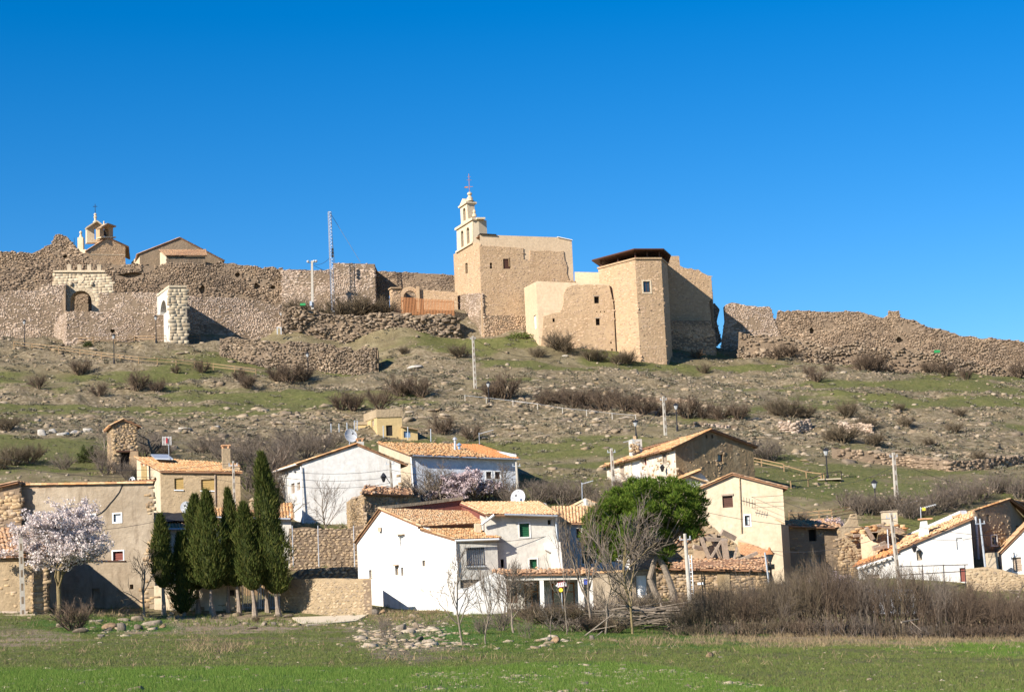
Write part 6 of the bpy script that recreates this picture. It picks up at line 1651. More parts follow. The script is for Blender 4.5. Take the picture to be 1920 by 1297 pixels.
# leaning aluminium ladder
t = thing('ladder', 'pale ladder leaning behind the concrete pole beside the pine trunk', 'ladder', at(1302, 1128, 130.8))
for x in (1291.5, 1296.5):
    k = MB(); k.tube(at(x + 4.5, 1124, 130.4), at(x, 1040, 130.4), .035, n=5); part('rail', k, 'paint_white', t)
for i in range(10):
    y = 1048 + i * 8; k = MB(); x = 1291.8 + 4.5 * (y - 1040) / 84; k.tube(at(x, y, 130.4), at(x + 5, y, 130.4), .028, n=5); part('rung', k, 'paint_white', t)

# ---- small brown house ------------------------------------------------------------------------------
t = thing('brown_house', 'small brown earth rendered house with a shaggy tile eave right of the beige house', 'house', at(1525, 1075, 147))
FL = at(1480, 1030, 147); FR = at(1572, 1030, 147.5); BL = at(1476, 1030, 155); BR = at(1566, 1030, 155)
pf = Plane(FL, FR)
wall(t, pf, [(1477, 988), (1568, 989), (1576, 1100), (1484, 1100)], 'brown', [(1516.5, 992, 1531, 1014, 'void'), (1516, 1042, 1540, 1068, 'sh_grey')], .5, VLUMP, 'st_warm')
z0 = pf.sz(1520, 1100)[1]; zf = pf.sz(1520, 988)[1]
for a, b in ((FR, BR), (BR, BL), (BL, FL)):
    q = Plane(a, b); wall(t, q, None, 'brown', (), .4, sz=[(0, z0), (q.L, z0), (q.L, zf), (0, zf)])
roof(t, pf.p(1474, 986), pf.p(1568, 989), up(BR, zf + .75), up(BL, zf + .75), 'tile_old', .5, seed=67, eave=.6, verge=.3, pitch=.32)
# ---- ruin on the right ---------------------------------------------------------------------------------
t = thing('ruined_house', 'collapsed adobe and rubble house with a square chimney left of the right white house', 'ruin', at(1635, 1050, 143))
pq = PL(1572, 1020, 144, 1705, 1020, 144.5)
wall(t, pq, [(1572, 992), (1585, 984), (1592, 975), (1598, 963), (1606, 962), (1610, 985), (1625, 988), (1640, 982), (1655, 980), (1690, 990), (1700, 1005), (1706, 1080), (1576, 1090)], 'tan', [(1627, 998, 1647, 1013, 'void'), (1606, 1008, 1613, 1028, 'sh_grey')], .6, VST, 'st_warm', (0, 11, .2, .4))
r_ = stones(PL(1575, 1000, 143, 1690, 1000, 143), [PL(1575, 1000, 143, 1690, 1000, 143).sz(*q) for q in ((1584, 1004), (1588, 992), (1622, 986), (1650, 978), (1700, 988), (1690, 996), (1650, 992), (1630, 998), (1610, 1006))], (.42, .16), .5, seed=73, jit=.6, cover=.8, depth=.5, lump=.6)
part('tile_heap', r_, 'tile', t, kind='stuff')
pp = PL(1614, 1020, 142.5, 1650, 1020, 142)
wall(t, pp, [(1616, 1000), (1624, 1002), (1632, 1012), (1645, 1020), (1650, 1070), (1612, 1070)], 'conc', (), .5, VLUMP, 'st_warm', (0, 4, .15, .3), name='adobe_stub')
for a, b, Y, w in (((1624, 989), (1637, 1010), 141.8, .3), ((1637, 1029), (1668, 1022), 141.5, .25), ((1636, 1026), (1660, 1016), 142, .2), ((1645, 985), (1700, 994), 142.6, .14), ((1600, 1004), (1622, 1002), 142.4, .2), ((1655, 986), (1690, 998), 142.1, .14), ((1586, 1006), (1612, 1008), 143.2, .14)):
    k = MB(); bar3(k, at(*a, Y), at(*b, Y + .3), w, w, Vector((0, 1, .2))); part('beam', k, 'wood', t)
k = MB(); c = at(1668, 978, 145); k.box(c, (1.05, 1.0, 1.45)); ck = part('chimney', k, 'cream', t)
k = MB(); k.box(c + Vector((0, 0, .78)), (1.15, 1.1, .1)); part('chimney_cap', k, 'old', ck)
k = MB(); k.tube(at(1666, 1027, 141), at(1664, 992, 141), .05, n=6); solo('thin_post', k, 'galv', 'thin pale steel post standing in the collapsed adobe house', 'post')

# ---- right white house ------------------------------------------------------------------------------------
t = thing('white_house', 'long low white house under a roof climbing to the right, behind the right thicket', 'house', at(1740, 1095, 138))
FL = at(1610, 1080, 140); FR = at(1826, 1060, 137); pf = Plane(FL, FR)
wall(t, pf, [(1608, 1063), (1640, 1050), (1676, 1042), (1681, 1032), (1740, 1009), (1790, 988), (1821, 974), (1829, 1050), (1832, 1125), (1612, 1125)], 'white',
     [(1718.5, 1032, 1728.5, 1050, 'sh_old'), (1793.5, 1008, 1805, 1030, 'sh_white'), (1800, 1064, 1811, 1090, 'door_red'), (1626, 1076, 1650, 1100, 'sh_grey')], .45)
dv = Vector((1.5, 7.5, 0))
BL = FL + dv; BR = FR + dv
z0 = pf.sz(1720, 1125)[1]
for a, b, za, zb_ in ((FR, BR, pf.sz(1821, 974)[1], pf.sz(1821, 974)[1] + 1.0), (BR, BL, pf.sz(1821, 974)[1] + 1, pf.sz(1608, 1063)[1] + 1), (BL, FL, pf.sz(1608, 1063)[1] + 1, pf.sz(1608, 1063)[1])):
    q = Plane(a, b); wall(t, q, None, 'white', (), .4, sz=[(0, z0), (q.L, z0), (q.L, zb_), (0, za)])
roof(t, pf.p(1607, 1062), pf.p(1681, 1036), at(1690, 1018, 143.5), at(1622, 1048, 145), 'tile_orange', .15, seed=81, eave=.2, verge=.2)
roof(t, pf.p(1683, 1031), pf.p(1821, 973), at(1822, 962, 141), at(1704, 1006, 143.5), 'tile_pale', .15, seed=82, eave=.25, verge=.2)
gutter(t, pf.p(1608, 1065, .3), pf.p(1675, 1043, .3), 'paint_white')
for x in (1612, 1622, 1632, 1642, 1652, 1662, 1672):
    k = MB(); q = pf.p(x, 1066 - (x - 1612) * .36, 0); k.box(q + pf.n * .25, (.1, .6, .1), pf.u, pf.n); part('rafter_end', k, 'paint_white', t)
k = MB(); c = at(1733, 1010, 139.5); k.prism([at(1725, 1012, 138.6), at(1743, 1006, 138.6), at(1738, 975, 138.6), at(1730, 976, 138.6)], Vector((0, .8, 0))); ck = part('chimney', k, 'white_clean', t)
k = MB(); k.box(at(1734.5, 972.5, 139), (.85, 1.1, .1)); part('chimney_cap', k, 'brick', ck)
# wall lantern and pergola
k = MB(); q = pf.p(1717, 1026, .6); k.lathe(q - Vector((0, 0, .35)), [(.07, 0), (.2, .35), (.24, .38), (.05, .6)], 6); k.tube(q + Vector((0, 0, .25)), q + Vector((0, .6, .25)), .025, n=5); solo('wall_lantern', k, 'iron', 'iron lantern on the right white house above its small window', 'lantern')
t = thing('pergola', 'thin vine pergola rails crossing the front of the right white house', 'pergola', at(1750, 1095, 134))
for y0, y1 in ((1062, 1058), (1078, 1070)):
    k = MB(); k.tube(at(1680, y0, 134.5), at(1815, y1, 134.5), .03, n=5); part('rail', k, 'iron', t)
for x in (1690, 1730, 1770, 1810):
    k = MB(); k.tube(at(x + 1, 1105, 134.5), at(x - 1, 1058, 134.5), .035, n=5); part('post', k, 'iron', t)

# ---- brown stone house far right ---------------------------------------------------------------------------
t = thing('stone_house', 'brown stone house whose tiled roof peaks at the right above the white houses', 'house', at(1865, 1060, 146))
FL = at(1824, 1010, 144); FR = at(1897, 1000, 147); BR = at(1932, 1000, 156); BL = BR + (FL - FR)
pf = Plane(FL, FR); ps = Plane(FR, BR)
wall(t, pf, [(1822, 962), (1895, 938), (1901, 1100), (1828, 1100)], 'brown', [(1848, 964, 1855, 977, 'sh_old'), (1859, 1004, 1869, 1022, 'glassw', 'white_clean')], .5, dict(size=(.28, .15), out=.015, jit=.5, cover=.4), 'st_warm')
zp = pf.sz(1895, 938)[1]; zl = pf.sz(1822, 962)[1]; z0 = pf.sz(1860, 1100)[1]
wall(t, ps, None, 'brown', [(1905, 985, 1910, 1000, 'sh_wood')], .5, sz=[(0, z0), (ps.L, z0), (ps.L, zp - 1.6), (0, zp)])
for a, b, za, zb_ in ((BR, BL, zp - 1.6, zl), (BL, FL, zl, zl)):
    q = Plane(a, b); wall(t, q, None, 'brown', (), .4, sz=[(0, z0), (q.L, z0), (q.L, zb_), (0, za)])
ex = at(1792, 971, 143.4)
roof(t, ex, ex + (BL - FL), up(BR, zp + .1), pf.p(1895, 937), 'tile', .1, seed=83, eave=.2, verge=.35)
roof(t, up(BR, zp - 1.6) + Vector((2, .5, -.4)), up(BR, zp - 1.6) + Vector((2, 4, -.4)), up(BR, zp) + Vector((0, 4, 0)), pf.p(1896, 938), 'tile_old', seed=84, eave=.1)
k = MB(); k.tube(pf.p(1826, 968, .15), pf.p(1836, 1092, .15), .09, n=8); part('downpipe', k, 'galv', t)
t = thing('white_house', 'white house cut off by the right photo edge with a large pale shutter', 'house', at(1900, 1090, 138))
pq = PL(1880, 1060, 139, 1960, 1060, 137)
wall(t, pq, [(1881, 1032), (1920, 992), (1945, 968), (2010, 1000), (2010, 1130), (1886, 1130)], 'white_clean', [(1899, 1044, 1916, 1071, 'sh_grey', 'paint_white')], .45)
apx = pq.p(1945, 967); dv = Vector((1.5, 8, 0))
roof(t, pq.p(1881, 1032) + dv, pq.p(1881, 1032), apx, apx + dv, 'tile_pale', seed=85, eave=.3)
q = Plane(pq.w((0, 0)) + dv, pq.w((0, 0))); wall(t, q, None, 'white_clean', (), .4, sz=[(0, pq.sz(1900, 1130)[1]), (q.L, pq.sz(1900, 1130)[1]), (q.L, pq.sz(1881, 1032)[1]), (0, pq.sz(1881, 1032)[1])])
t = thing('garden_wall', 'sunny pale rubble garden wall below the white houses at the right edge', 'wall', at(1865, 1105, 134))
pl = PL(1812, 1090, 134.5, 1990, 1090, 132)
gw = wall(t, pl, [(1812, 1066), (1850, 1062), (1880, 1068), (1925, 1078), (2000, 1085), (2000, 1150), (1812, 1150)], 'tan', (), .5, None, None, (0, 4, .08, .3))
place_stones(gw, pl, [pl.sz(*q) for q in [(1813, 1068), (1850, 1064), (1925, 1080), (1925, 1120), (1813, 1120)]], 200, (.24, .46), (.14, .25), .05, 9)
t = thing('chimney_block', 'slim cream vented chimney block beside the galvanised pipe on the right', 'chimney', at(1860, 1068, 137))
k = MB(); k.box(at(1860, 1054, 137), (.72, .6, 1.25)); part('shaft', k, 'cream', t)
for i in range(4):
    k = MB(); k.box(at(1860, 1036.5 + i * 2.1, 137), (.8, .68, .045)); part('vent_slat', k, 'cream', t)
# white tank behind the thicket
t = thing('water_trough_shed', 'white metal container glimpsed through the thicket on the right', 'container', at(1683, 1140, 118))
pq = PL(1639, 1120, 118, 1728, 1120, 118)
wall(t, pq, [(1639, 1107), (1727, 1107), (1728, 1150), (1640, 1150)], 'white_cool', (), 1.6)
for i in range(10):
    k = MB(); x = 1643 + i * 9; k.prism([pq.p(x, 1110, .04), pq.p(x + 4, 1110, .04), pq.p(x + 4.5, 1148, .04), pq.p(x + .5, 1148, .04)], pq.n * -.04); part('corrugation', k, 'white_cool', t)
k = MB(); bar3(k, pq.p(1637, 1106, -.7), pq.p(1729, 1106, -.7), 1.8, .1); part('lid', k, 'blue_grey', t)

# ---- hill side buildings --------------------------------------------------------------------------------------
t = thing('stone_dovecote', 'slim stone tower hut with a tiny gabled tile roof and a black doorway', 'tower hut', at(230, 886, 170))
FL = at(212, 850, 170); FR = at(258, 850, 170.5); BL = at(201, 850, 174.5); BR = BL + (FR - FL)
pf = Plane(FL, FR); ps = Plane(BL, FL)
wall(t, pf, [(212, 797), (231, 788), (258, 798), (259, 900), (214, 900)], 'castle_rough', [(226, 848, 243, 884, 'void')], .5, VST, 'st_warm')
wall(t, ps, [(201, 801), (212, 797), (214, 900), (204, 900)], 'castle_rough', (), .5, VST, 'st_warm')
dv = BL - FL; dv.z = 0; apx = pf.p(231, 787.5)
z0 = pf.sz(230, 900)[1]; zl = pf.sz(212, 797)[1]
for a, b in ((FR, BR), (BR, BL)):
    q = Plane(a, b); wall(t, q, None, 'castle_rough', (), .4, sz=[(0, z0), (q.L, z0), (q.L, zl), (0, zl)])
roof(t, pf.p(212, 797) + dv, pf.p(212, 797), apx, apx + dv, 'tile', .1, seed=91, eave=.3, verge=.2)
roof(t, pf.p(258, 798), pf.p(258, 798) + dv, apx + dv, apx, 'tile', .1, seed=92, eave=.3, verge=.2)
k = MB(); k.prism([pf.p(*q, .25) for q in ((244, 846), (259, 846), (260, 900), (245, 900))], pf.n * -.25); part('buttress', k, 'castle', t)
k = MB(); bar3(k, pf.p(218, 846, .1), pf.p(258, 846, .1), .15, .12); part('lintel', k, 'wood_dark', t)
t = thing('pump_house', 'boxy yellow concrete hut with a flat parapet and a dark door on the slope', 'hut', at(728, 822, 204))
FL = at(707, 800, 204); FR = at(754, 800, 204.5); BL = at(684, 800, 208); BR = BL + (FR - FL)
pf = Plane(FL, FR); z0 = pf.sz(730, 835)[1]; z1 = pf.sz(730, 767)[1]
box_house(t, FL, FR, BR, BL, 'yellow', z0, (z1 - .8,) * 4, openF=[(724, 797, 736, 817, 'door_dark')], openL=[(696, 787, 701, 799, 'sh_grey')])
c = (FL + FR + BL + BR) / 4
k = MB(); pts = [up(c + (Vector((p.x, p.y, 0)) - Vector((c.x, c.y, 0))) * 1.05, z1 - .85) for p in (FL, FR, BR, BL)]
k.hexa(pts + [p + Vector((0, 0, .85)) for p in pts]); part('parapet', k, 'tan', t)
t = thing('pump_annex', 'low yellow annex stepping down left of the boxy concrete hut', 'hut', at(682, 812, 207))
k = MB(); k.box(at(683, 806, 207.5) + Vector((0, .8, -.6)), (2.1, 2.2, 2.6)); part('wall', k, 'yellow', t)
k = MB(); k.box(at(683, 793, 207.5) + Vector((0, .8, -.05)), (2.3, 2.4, .3)); part('parapet', k, 'tan', t)
t = thing('tool_shed', 'tiny shed with a blue metal door right of the boxy concrete hut', 'shed', at(768, 822, 203))
pq = PL(754, 812, 204, 783, 812, 204.3)
wall(t, pq, [(754, 800), (782, 806), (783, 832), (754, 832)], 'yellow', [(757, 808, 770, 820, 'sh_blue')], 1.6)
k = MB(); bar3(k, pq.p(752, 800, -.6), pq.p(784, 806, -.6), 2.2, .08); part('roof', k, 'tile_old', t)
for i, x in enumerate((621, 636, 651, 719, 765, 808)):
    k = MB(); yb = (808, 808, 806, 820, 822, 826)[i]; k.tube(at(x, yb + 2, 203), at(x - .5, yb - 14 - (8 if i > 2 else 0), 203), .05, n=6)
    solo('fence_post', k, 'galv', 'pale steel post, %s in the row of posts around the boxy yellow hut' % nth(i), 'post', 'posts around the yellow hut')
t = thing('wire_gate', 'small pale blue wire gate left of the yellow hut annex', 'gate', at(668, 806, 205))
for x in (664.5, 670):
    k = MB(); k.tube(at(x, 807, 205), at(x, 788, 205), .05, n=5); part('post', k, 'galv', t)
for i in range(5):
    k = MB(); k.tube(at(664.5, 790 + i * 3.6, 205), at(670, 789 + i * 3.6, 205), .03, n=4); part('rail', k, 'galv', t)
# ================================================================ VEGETATION
def seg_mesh(P0, P1, R0, R1, n=3):
    P0, P1 = np.asarray(P0, float), np.asarray(P1, float); R0, R1 = np.asarray(R0, float), np.asarray(R1, float)
    d = P1 - P0; L = np.linalg.norm(d, axis=1, keepdims=True); d = d / np.maximum(L, 1e-6)
    h = np.where(np.abs(d[:, 2:3]) > .9, np.array([[1., 0, 0]]), np.array([[0, 0, 1.]]))
    u = np.cross(d, h); u /= np.linalg.norm(u, axis=1, keepdims=True); w = np.cross(d, u)
    m = len(P0); V = np.empty((m, 2 * n, 3))
    for i in range(n):
        a = 2 * math.pi * i / n; o = u * math.cos(a) + w * math.sin(a)
        V[:, i] = P0 + o * R0[:, None]; V[:, n + i] = P1 + o * R1[:, None]
    F = np.array([(i, (i + 1) % n, n + (i + 1) % n, n + i) for i in range(n)])
    return V.reshape(-1, 3), (np.arange(m)[:, None, None] * 2 * n + F[None]).reshape(-1, 4)

def grow(r, segs, p, d, L, rad, lev, maxlev, kids, wander=.18, upw=.12, nseg=4, ang=(.35, .85), taper=.55, ratio=(.45, .8), start=.25):
    q = np.array(p, float); d = np.array(d, float); d /= np.linalg.norm(d); sl = L / nseg; rr = rad
    pts = []
    for i in range(nseg):
        d = d + np.array([r.gauss(0, wander), r.gauss(0, wander), r.gauss(0, wander) + upw]); d /= np.linalg.norm(d)
        q2 = q + d * sl; r2 = rad * (1 - (1 - taper) * (i + 1) / nseg) if lev < maxlev else rad * (1 - .75 * (i + 1) / nseg)
        segs.append((q.copy(), q2.copy(), rr, r2, lev)); pts.append((q.copy(), q2.copy(), d.copy(), r2)); q = q2; rr = r2
    if lev < maxlev:
        k = kids[lev]
        for j in range(k):
            t = start + (1 - start) * (j + r.random()) / k
            i = min(nseg - 1, int(t * nseg)); a, b, dd, r2 = pts[i]; f = t * nseg - i
            o = a + (b - a) * f; th = r.uniform(0, 6.283); an = r.uniform(*ang)
            h = np.array([1., 0, 0]) if abs(dd[2]) > .9 else np.array([0, 0, 1.])
            u = np.cross(dd, h); u /= np.linalg.norm(u); w = np.cross(dd, u)
            nd = dd * math.cos(an) + (u * math.cos(th) + w * math.sin(th)) * math.sin(an)
            grow(r, segs, o, nd, L * r.uniform(*ratio) * (1 - .35 * t), max(r2 * .6, .002), lev + 1, maxlev, kids, wander, upw, max(2, nseg - 1), ang, taper, ratio, start)

def split_segs(segs, lo, hi, n=3):
    s = [q for q in segs if lo <= q[4] <= hi]
    return seg_mesh([q[0] for q in s], [q[1] for q in s], [q[2] for q in s], [q[3] for q in s], n)

def bush_mesh(seed, mat, stems=10, spread=.9, kids=(5, 4), rad=.016, upw=.10, L=.75, start=.25):
    r = random.Random(seed); segs = []
    for i in range(stems):
        a = 6.283 * i / stems + r.uniform(-.3, .3); s = spread * r.uniform(.3, 1)
        grow(r, segs, (math.cos(a) * .08, math.sin(a) * .08, -.05), (math.cos(a) * s, math.sin(a) * s, 1), L * r.uniform(.7, 1.1), rad, 0, 2, kids, upw=upw, ratio=(.4, .75), start=start)
    V, F = split_segs(segs, 0, 2)
    V = V / max(.001, np.percentile(V[:, 2], 99.5))
    me = np_mesh('bush', V, F); me.materials.append(M[mat]); return me, float(np.percentile(np.abs(V[:, 0]), 97))

BV = {k: [bush_mesh(s, m, st, sp, kd, rd, start=.48 if k.startswith('up') else .2) for s in ss] for k, m, ss, st, sp, kd, rd in (
    ('red', 'twig_red', (1, 2, 3), 20, 1.15, (9, 7), .020), ('brown', 'twig_brown', (4, 5), 20, 1.05, (9, 7), .020), ('grey', 'twig_grey', (6, 7), 16, .8, (8, 6), .015),
    ('up', 'twig_brown', (8, 9, 10), 13, .35, (7, 6), .010), ('upgrey', 'twig_grey', (11, 12), 11, .35, (7, 5), .010), ('upred', 'twig_red', (13, 14), 14, .55, (8, 6), .011))}
def bush(kind, px, py, wpx, hpx=None, label=None, group=None, Y=None, name='bush', cat='bush', dz=0):
    """leafless shrub standing on the ground at a surveyed spot, wpx/hpx its size as measured"""
    g_ = ground(px, py) if Y is None else at(px, py, Y)
    if Y is not None: g_.z = gz(g_.x, g_.y)
    me, hw = random.choice(BV[kind]); sc = g_.y / FPX
    h = (hpx or wpx * .75) * sc; w = wpx * sc / 2 / hw
    o = bpy.data.objects.new(name, me); C.objects.link(o); o.location = g_ + Vector((0, 0, dz)); o.rotation_euler = (0, 0, random.uniform(0, 6.28)); o.scale = (w, w * random.uniform(.9, 1.2), h)
    return setp(o, label, cat, group)

HB = [  # leafless bushes on the hillside, zone by zone
 ('on the slope below the left walls', 'red', [(72, 728, 38), (150, 703, 42), (186, 742, 38), (256, 732, 48), (295, 735, 34), (330, 700, 20), (378, 698, 36)]),
 ('below the low broken wall', 'red', [(450, 714, 30), (464, 728, 36), (545, 718, 62), (520, 716, 40), (570, 714, 40)]),
 ('on the slope above the yellow hut', 'red', [(640, 768, 44), (662, 770, 46), (712, 766, 54), (752, 742, 56), (790, 745, 50), (830, 815, 56), (884, 825, 44), (762, 740, 30)]),
 ('along the wire fence in mid slope', 'red', [(945, 748, 66), (920, 748, 40), (1020, 760, 40), (1042, 758, 44), (1075, 764, 50), (1100, 764, 50), (1135, 770, 60), (1172, 770, 52), (1205, 778, 54), (1240, 780, 50), (1290, 784, 56), (1320, 784, 44), (1350, 788, 50), (1385, 788, 46)]),
 ('at the foot of the church annex', 'brown', [(1045, 655, 50), (1060, 662, 34), (1010, 670, 28), (1105, 676, 34), (1125, 678, 30), (1160, 684, 34), (1178, 682, 36)]),
 ('on the slope below the fortress church', 'brown', [(860, 670, 34), (756, 664, 20), (1320, 700, 26)]),
 ('along the foot of the right town wall', 'red', [(1308, 672, 28), (1385, 656, 36), (1435, 668, 34), (1455, 674, 40), (1480, 668, 34), (1555, 698, 22), (1518, 704, 28), (1532, 716, 34), (1618, 696, 46), (1640, 697, 54), (1668, 694, 40), (1742, 700, 34), (1775, 704, 36), (1810, 712, 30), (1888, 702, 46), (1910, 708, 46)]),
 ('on the stony middle of the right slope', 'brown', [(1455, 778, 44), (1480, 784, 50), (1510, 785, 40), (1588, 782, 44), (1580, 830, 52), (1560, 826, 30), (1625, 806, 40), (1640, 836, 40), (1700, 800, 30), (1790, 812, 32), (1800, 780, 24), (1835, 862, 26), (1742, 836, 24), (1685, 770, 20)]),
 ('right of the dark gable house', 'grey', [(1422, 862, 46), (1445, 864, 50), (1400, 850, 30)]),
 ('behind the roughcast house', 'grey', [(415, 862, 60), (440, 880, 70), (465, 855, 60), (490, 890, 80), (510, 930, 80), (535, 860, 60), (552, 845, 60), (575, 858, 60), (600, 850, 56), (520, 880, 70), (545, 900, 60), (470, 920, 60), (495, 950, 60), (400, 848, 50), (620, 840, 40), (375, 850, 40)]),
 ('round the stone tower hut', 'grey', [(190, 872, 44), (198, 890, 50), (268, 862, 56), (285, 850, 50), (300, 840, 44), (240, 900, 50), (262, 895, 40), (310, 855, 36), (180, 860, 36), (120, 880, 40)]),
 ('on the far left edge of the slope', 'brown', [(12, 808, 44), (25, 872, 54), (55, 868, 50), (0, 880, 40)]),
 ('on the terrace beneath the lattice mast', 'brown', [(655, 592, 80), (632, 590, 50), (690, 588, 60), (720, 586, 40), (560, 578, 44), (600, 584, 50), (670, 596, 60), (535, 576, 30)]),
 ('behind the centre roofs', 'grey', [(1000, 948, 60), (1030, 944, 60), (1060, 948, 60), (1090, 940, 60), (1120, 945, 50), (1160, 930, 50), (1180, 925, 50), (1220, 920, 44), (1010, 935, 50), (1048, 932, 50), (1150, 955, 50)]),
 ('before the long bluish house', 'grey', [(782, 935, 60), (800, 940, 70), (822, 942, 70), (845, 938, 60), (905, 940, 60), (935, 940, 60), (955, 938, 50), (790, 945, 50), (960, 945, 40)]),
 ('above the right white houses', 'grey', [(1590, 955, 50), (1612, 965, 56), (1635, 965, 50), (1660, 962, 56), (1690, 965, 60), (1705, 972, 50), (1740, 965, 60), (1765, 958, 60), (1790, 952, 60), (1815, 945, 60), (1840, 938, 56), (1780, 925, 44), (1868, 925, 56), (1895, 925, 50), (1915, 935, 50), (1500, 985, 40)]),
]
COLW = {'red': 'reddish brown', 'brown': 'brown', 'grey': 'grey'}
for zone, kind, lst in HB:
    lst = sorted(lst)
    for i, (px, py, w) in enumerate(lst):
        tall = 1.0 if kind != 'grey' else 1.05
        onT = 'lattice mast' in zone
        k_ = kind
        bush(k_, px, py, w * 1.14, w * .8 * tall, '%s leafless bush %s, %s from the left' % (COLW[kind], zone, nth(i)), 'bushes ' + zone, Y=286 if onT else None)

# right thicket: dense leafless shrubs in three staggered rows
def topy(x): return float(np.interp(x, [1240, 1270, 1320, 1400, 1480, 1550, 1650, 1720, 1780, 1830, 1880, 1920, 2010], [1132, 1118, 1088, 1075, 1062, 1040, 1048, 1058, 1060, 1080, 1096, 1100, 1105]))
rows = [(108.0, 24, 1.0, 'back'), (104.8, 24, .95, 'third'), (101.6, 24, .90, 'second'), (98.8, 44, .30, 'front')]
cells = []
for Y, step, f, rown in rows:
    x = 1262 + (Y * 7) % 13
    while x < 2010:
        cells.append((x, Y, f, rown)); x += step * random.uniform(.8, 1.2)
cells.sort(); rowi = {}
for i, (x, Y, f, rown) in enumerate(cells):
    rowi[rown] = rowi.get(rown, -1) + 1
    b = at(x, 1190, Y); b.z = gz(b.x, b.y); q = proj_np(b.x, b.y, b.z)[1]
    h = (q - topy(x)) * f * random.choice((random.uniform(.6, .95), random.uniform(.85, 1.1), random.uniform(.9, 1.14)))
    redz = x > 1800 or random.random() < np.interp(x, [1262, 1400, 1700, 1800], [.45, .12, .15, .6])
    kind = 'upred' if redz else random.choice(['up', 'up', 'upgrey'])
    o = bush(kind, x, 1190, random.uniform(62, 88), h, '%s leafless shrub, %s from the left in the %s row of the dark thicket' % ('rusty' if kind == 'upred' else 'grey' if kind == 'upgrey' else 'brown', nth(rowi[rown]), rown), 'shrubs of the right thicket', Y=Y, name='shrub', cat='shrub')
# middle brambles
mid = [(950, 1150, 70, 95, 'upgrey', 118), (975, 1150, 70, 90, 'up', 118), (1000, 1160, 80, 40, 'red', 112), (1030, 1165, 90, 42, 'brown', 110), (1065, 1168, 90, 40, 'brown', 110), (1095, 1165, 90, 46, 'red', 111), (1130, 1168, 90, 60, 'grey', 110), (1165, 1165, 90, 70, 'up', 111), (1200, 1160, 90, 70, 'grey', 112), (1235, 1160, 80, 60, 'brown', 112), (1070, 1185, 80, 30, 'grey', 103), (1110, 1190, 80, 34, 'red', 102), (1150, 1190, 80, 36, 'brown', 102), (1265, 1150, 60, 40, 'red', 114), (1300, 1140, 70, 50, 'upred', 116), (1335, 1140, 60, 46, 'upred', 116), (940, 1185, 60, 50, 'grey', 100), (725, 1230, 40, 60, 'upgrey', 88), (990, 1225, 50, 40, 'upgrey', 92), (905, 1200, 46, 40, 'grey', 96), (1380, 1120, 60, 50, 'grey', 118), (1420, 1120, 60, 60, 'up', 118)]
for i, (x, y, w, h, k_, Y) in enumerate(sorted(mid)):
    bush(k_, x, y, w, h, 'tangled leafless bramble, %s from the left before the porch and pine' % nth(i), 'brambles before the porch', Y=Y, name='bramble', cat='bramble')
bush('red', 140, 1192, 84, 62, 'spreading reddish leafless shrub below the big almond tree', Y=104, name='shrub', cat='shrub')
bush('red', 480, 1170, 20, 14, 'tiny dry shrub by the loose stones below the cypresses', Y=118, name='shrub', cat='shrub')

# ---- leafy dark shrubs
def leafy_mesh(seed, n, size, mat, squash=.8, name='shrub'):
    r = np.random.default_rng(seed); d = r.normal(size=(n, 3)); d /= np.linalg.norm(d, axis=1, keepdims=True); d[:, 2] = np.abs(d[:, 2])
    rad = r.uniform(.45, 1, n) ** .6 * (.75 + .35 * np.sin(d[:, 0] * 7 + d[:, 1] * 5 + seed) * np.sin(d[:, 2] * 6))
    p = d * rad[:, None]; p[:, 2] *= squash
    return blades(p, d + r.normal(0, .5, d.shape), r.uniform(.6, 1.3, n) * size, size * .45, r)
def blades(P, D, L, W, r):
    """one thin triangle per leaf"""
    D = D / np.maximum(np.linalg.norm(D, axis=1, keepdims=True), 1e-6)
    h = r.normal(size=D.shape); u = np.cross(D, h); u /= np.maximum(np.linalg.norm(u, axis=1, keepdims=True), 1e-6)
    L = np.asarray(L).reshape(-1, 1) * np.ones((len(P), 1)); W = np.asarray(W).reshape(-1, 1) * np.ones((len(P), 1))
    V = np.stack([P - u * W / 2, P + u * W / 2, P + D * L], 1)
    return V.reshape(-1, 3), np.arange(len(P) * 3).reshape(-1, 3)
V, F = leafy_mesh(3, 1500, .14, 'shrub_green')
lm = np_mesh('leafy_shrub', V, F); lm.materials.append(M['shrub_green'])
for px, py, w, h, lab in ((160, 866, 46, 32, 'dark green leafy shrub left of the stone tower hut'), (165, 650, 22, 12, 'low dark green bush below the terrace wall'), (700, 592, 36, 16, 'dark green ivy like shrub on the terrace right of the lattice mast'), (545, 582, 34, 14, 'dark green shrub by the green box on the terrace'), (615, 594, 40, 14, 'dark green shrub at the foot of the lattice mast'), (660, 602, 60, 18, 'broad dark green shrub on top of the dark terrace wall'), (1375, 892, 26, 14, 'mossy dark shrub beside the dark gable house')):
    g_ = ground(px, py); o = bpy.data.objects.new('leafy_shrub', lm); C.objects.link(o); s_ = g_.y / FPX; o.location = g_; o.scale = (w * s_ / 2, w * s_ / 2, h * s_ / .8); o.rotation_euler[2] = px; setp(o, lab, 'shrub')
V, F = leafy_mesh(4, 900, .16, 'grass'); lm2 = np_mesh('dry_tussock', V, F); lm2.materials.append(M['grass'])
g_ = ground(975, 634); o = bpy.data.objects.new('tussock', lm2); C.objects.link(o); o.location = g_; o.scale = (2.4, 1.3, 1.2); setp(o, 'rounded yellow green tussock at the foot of the church wall', 'tussock')

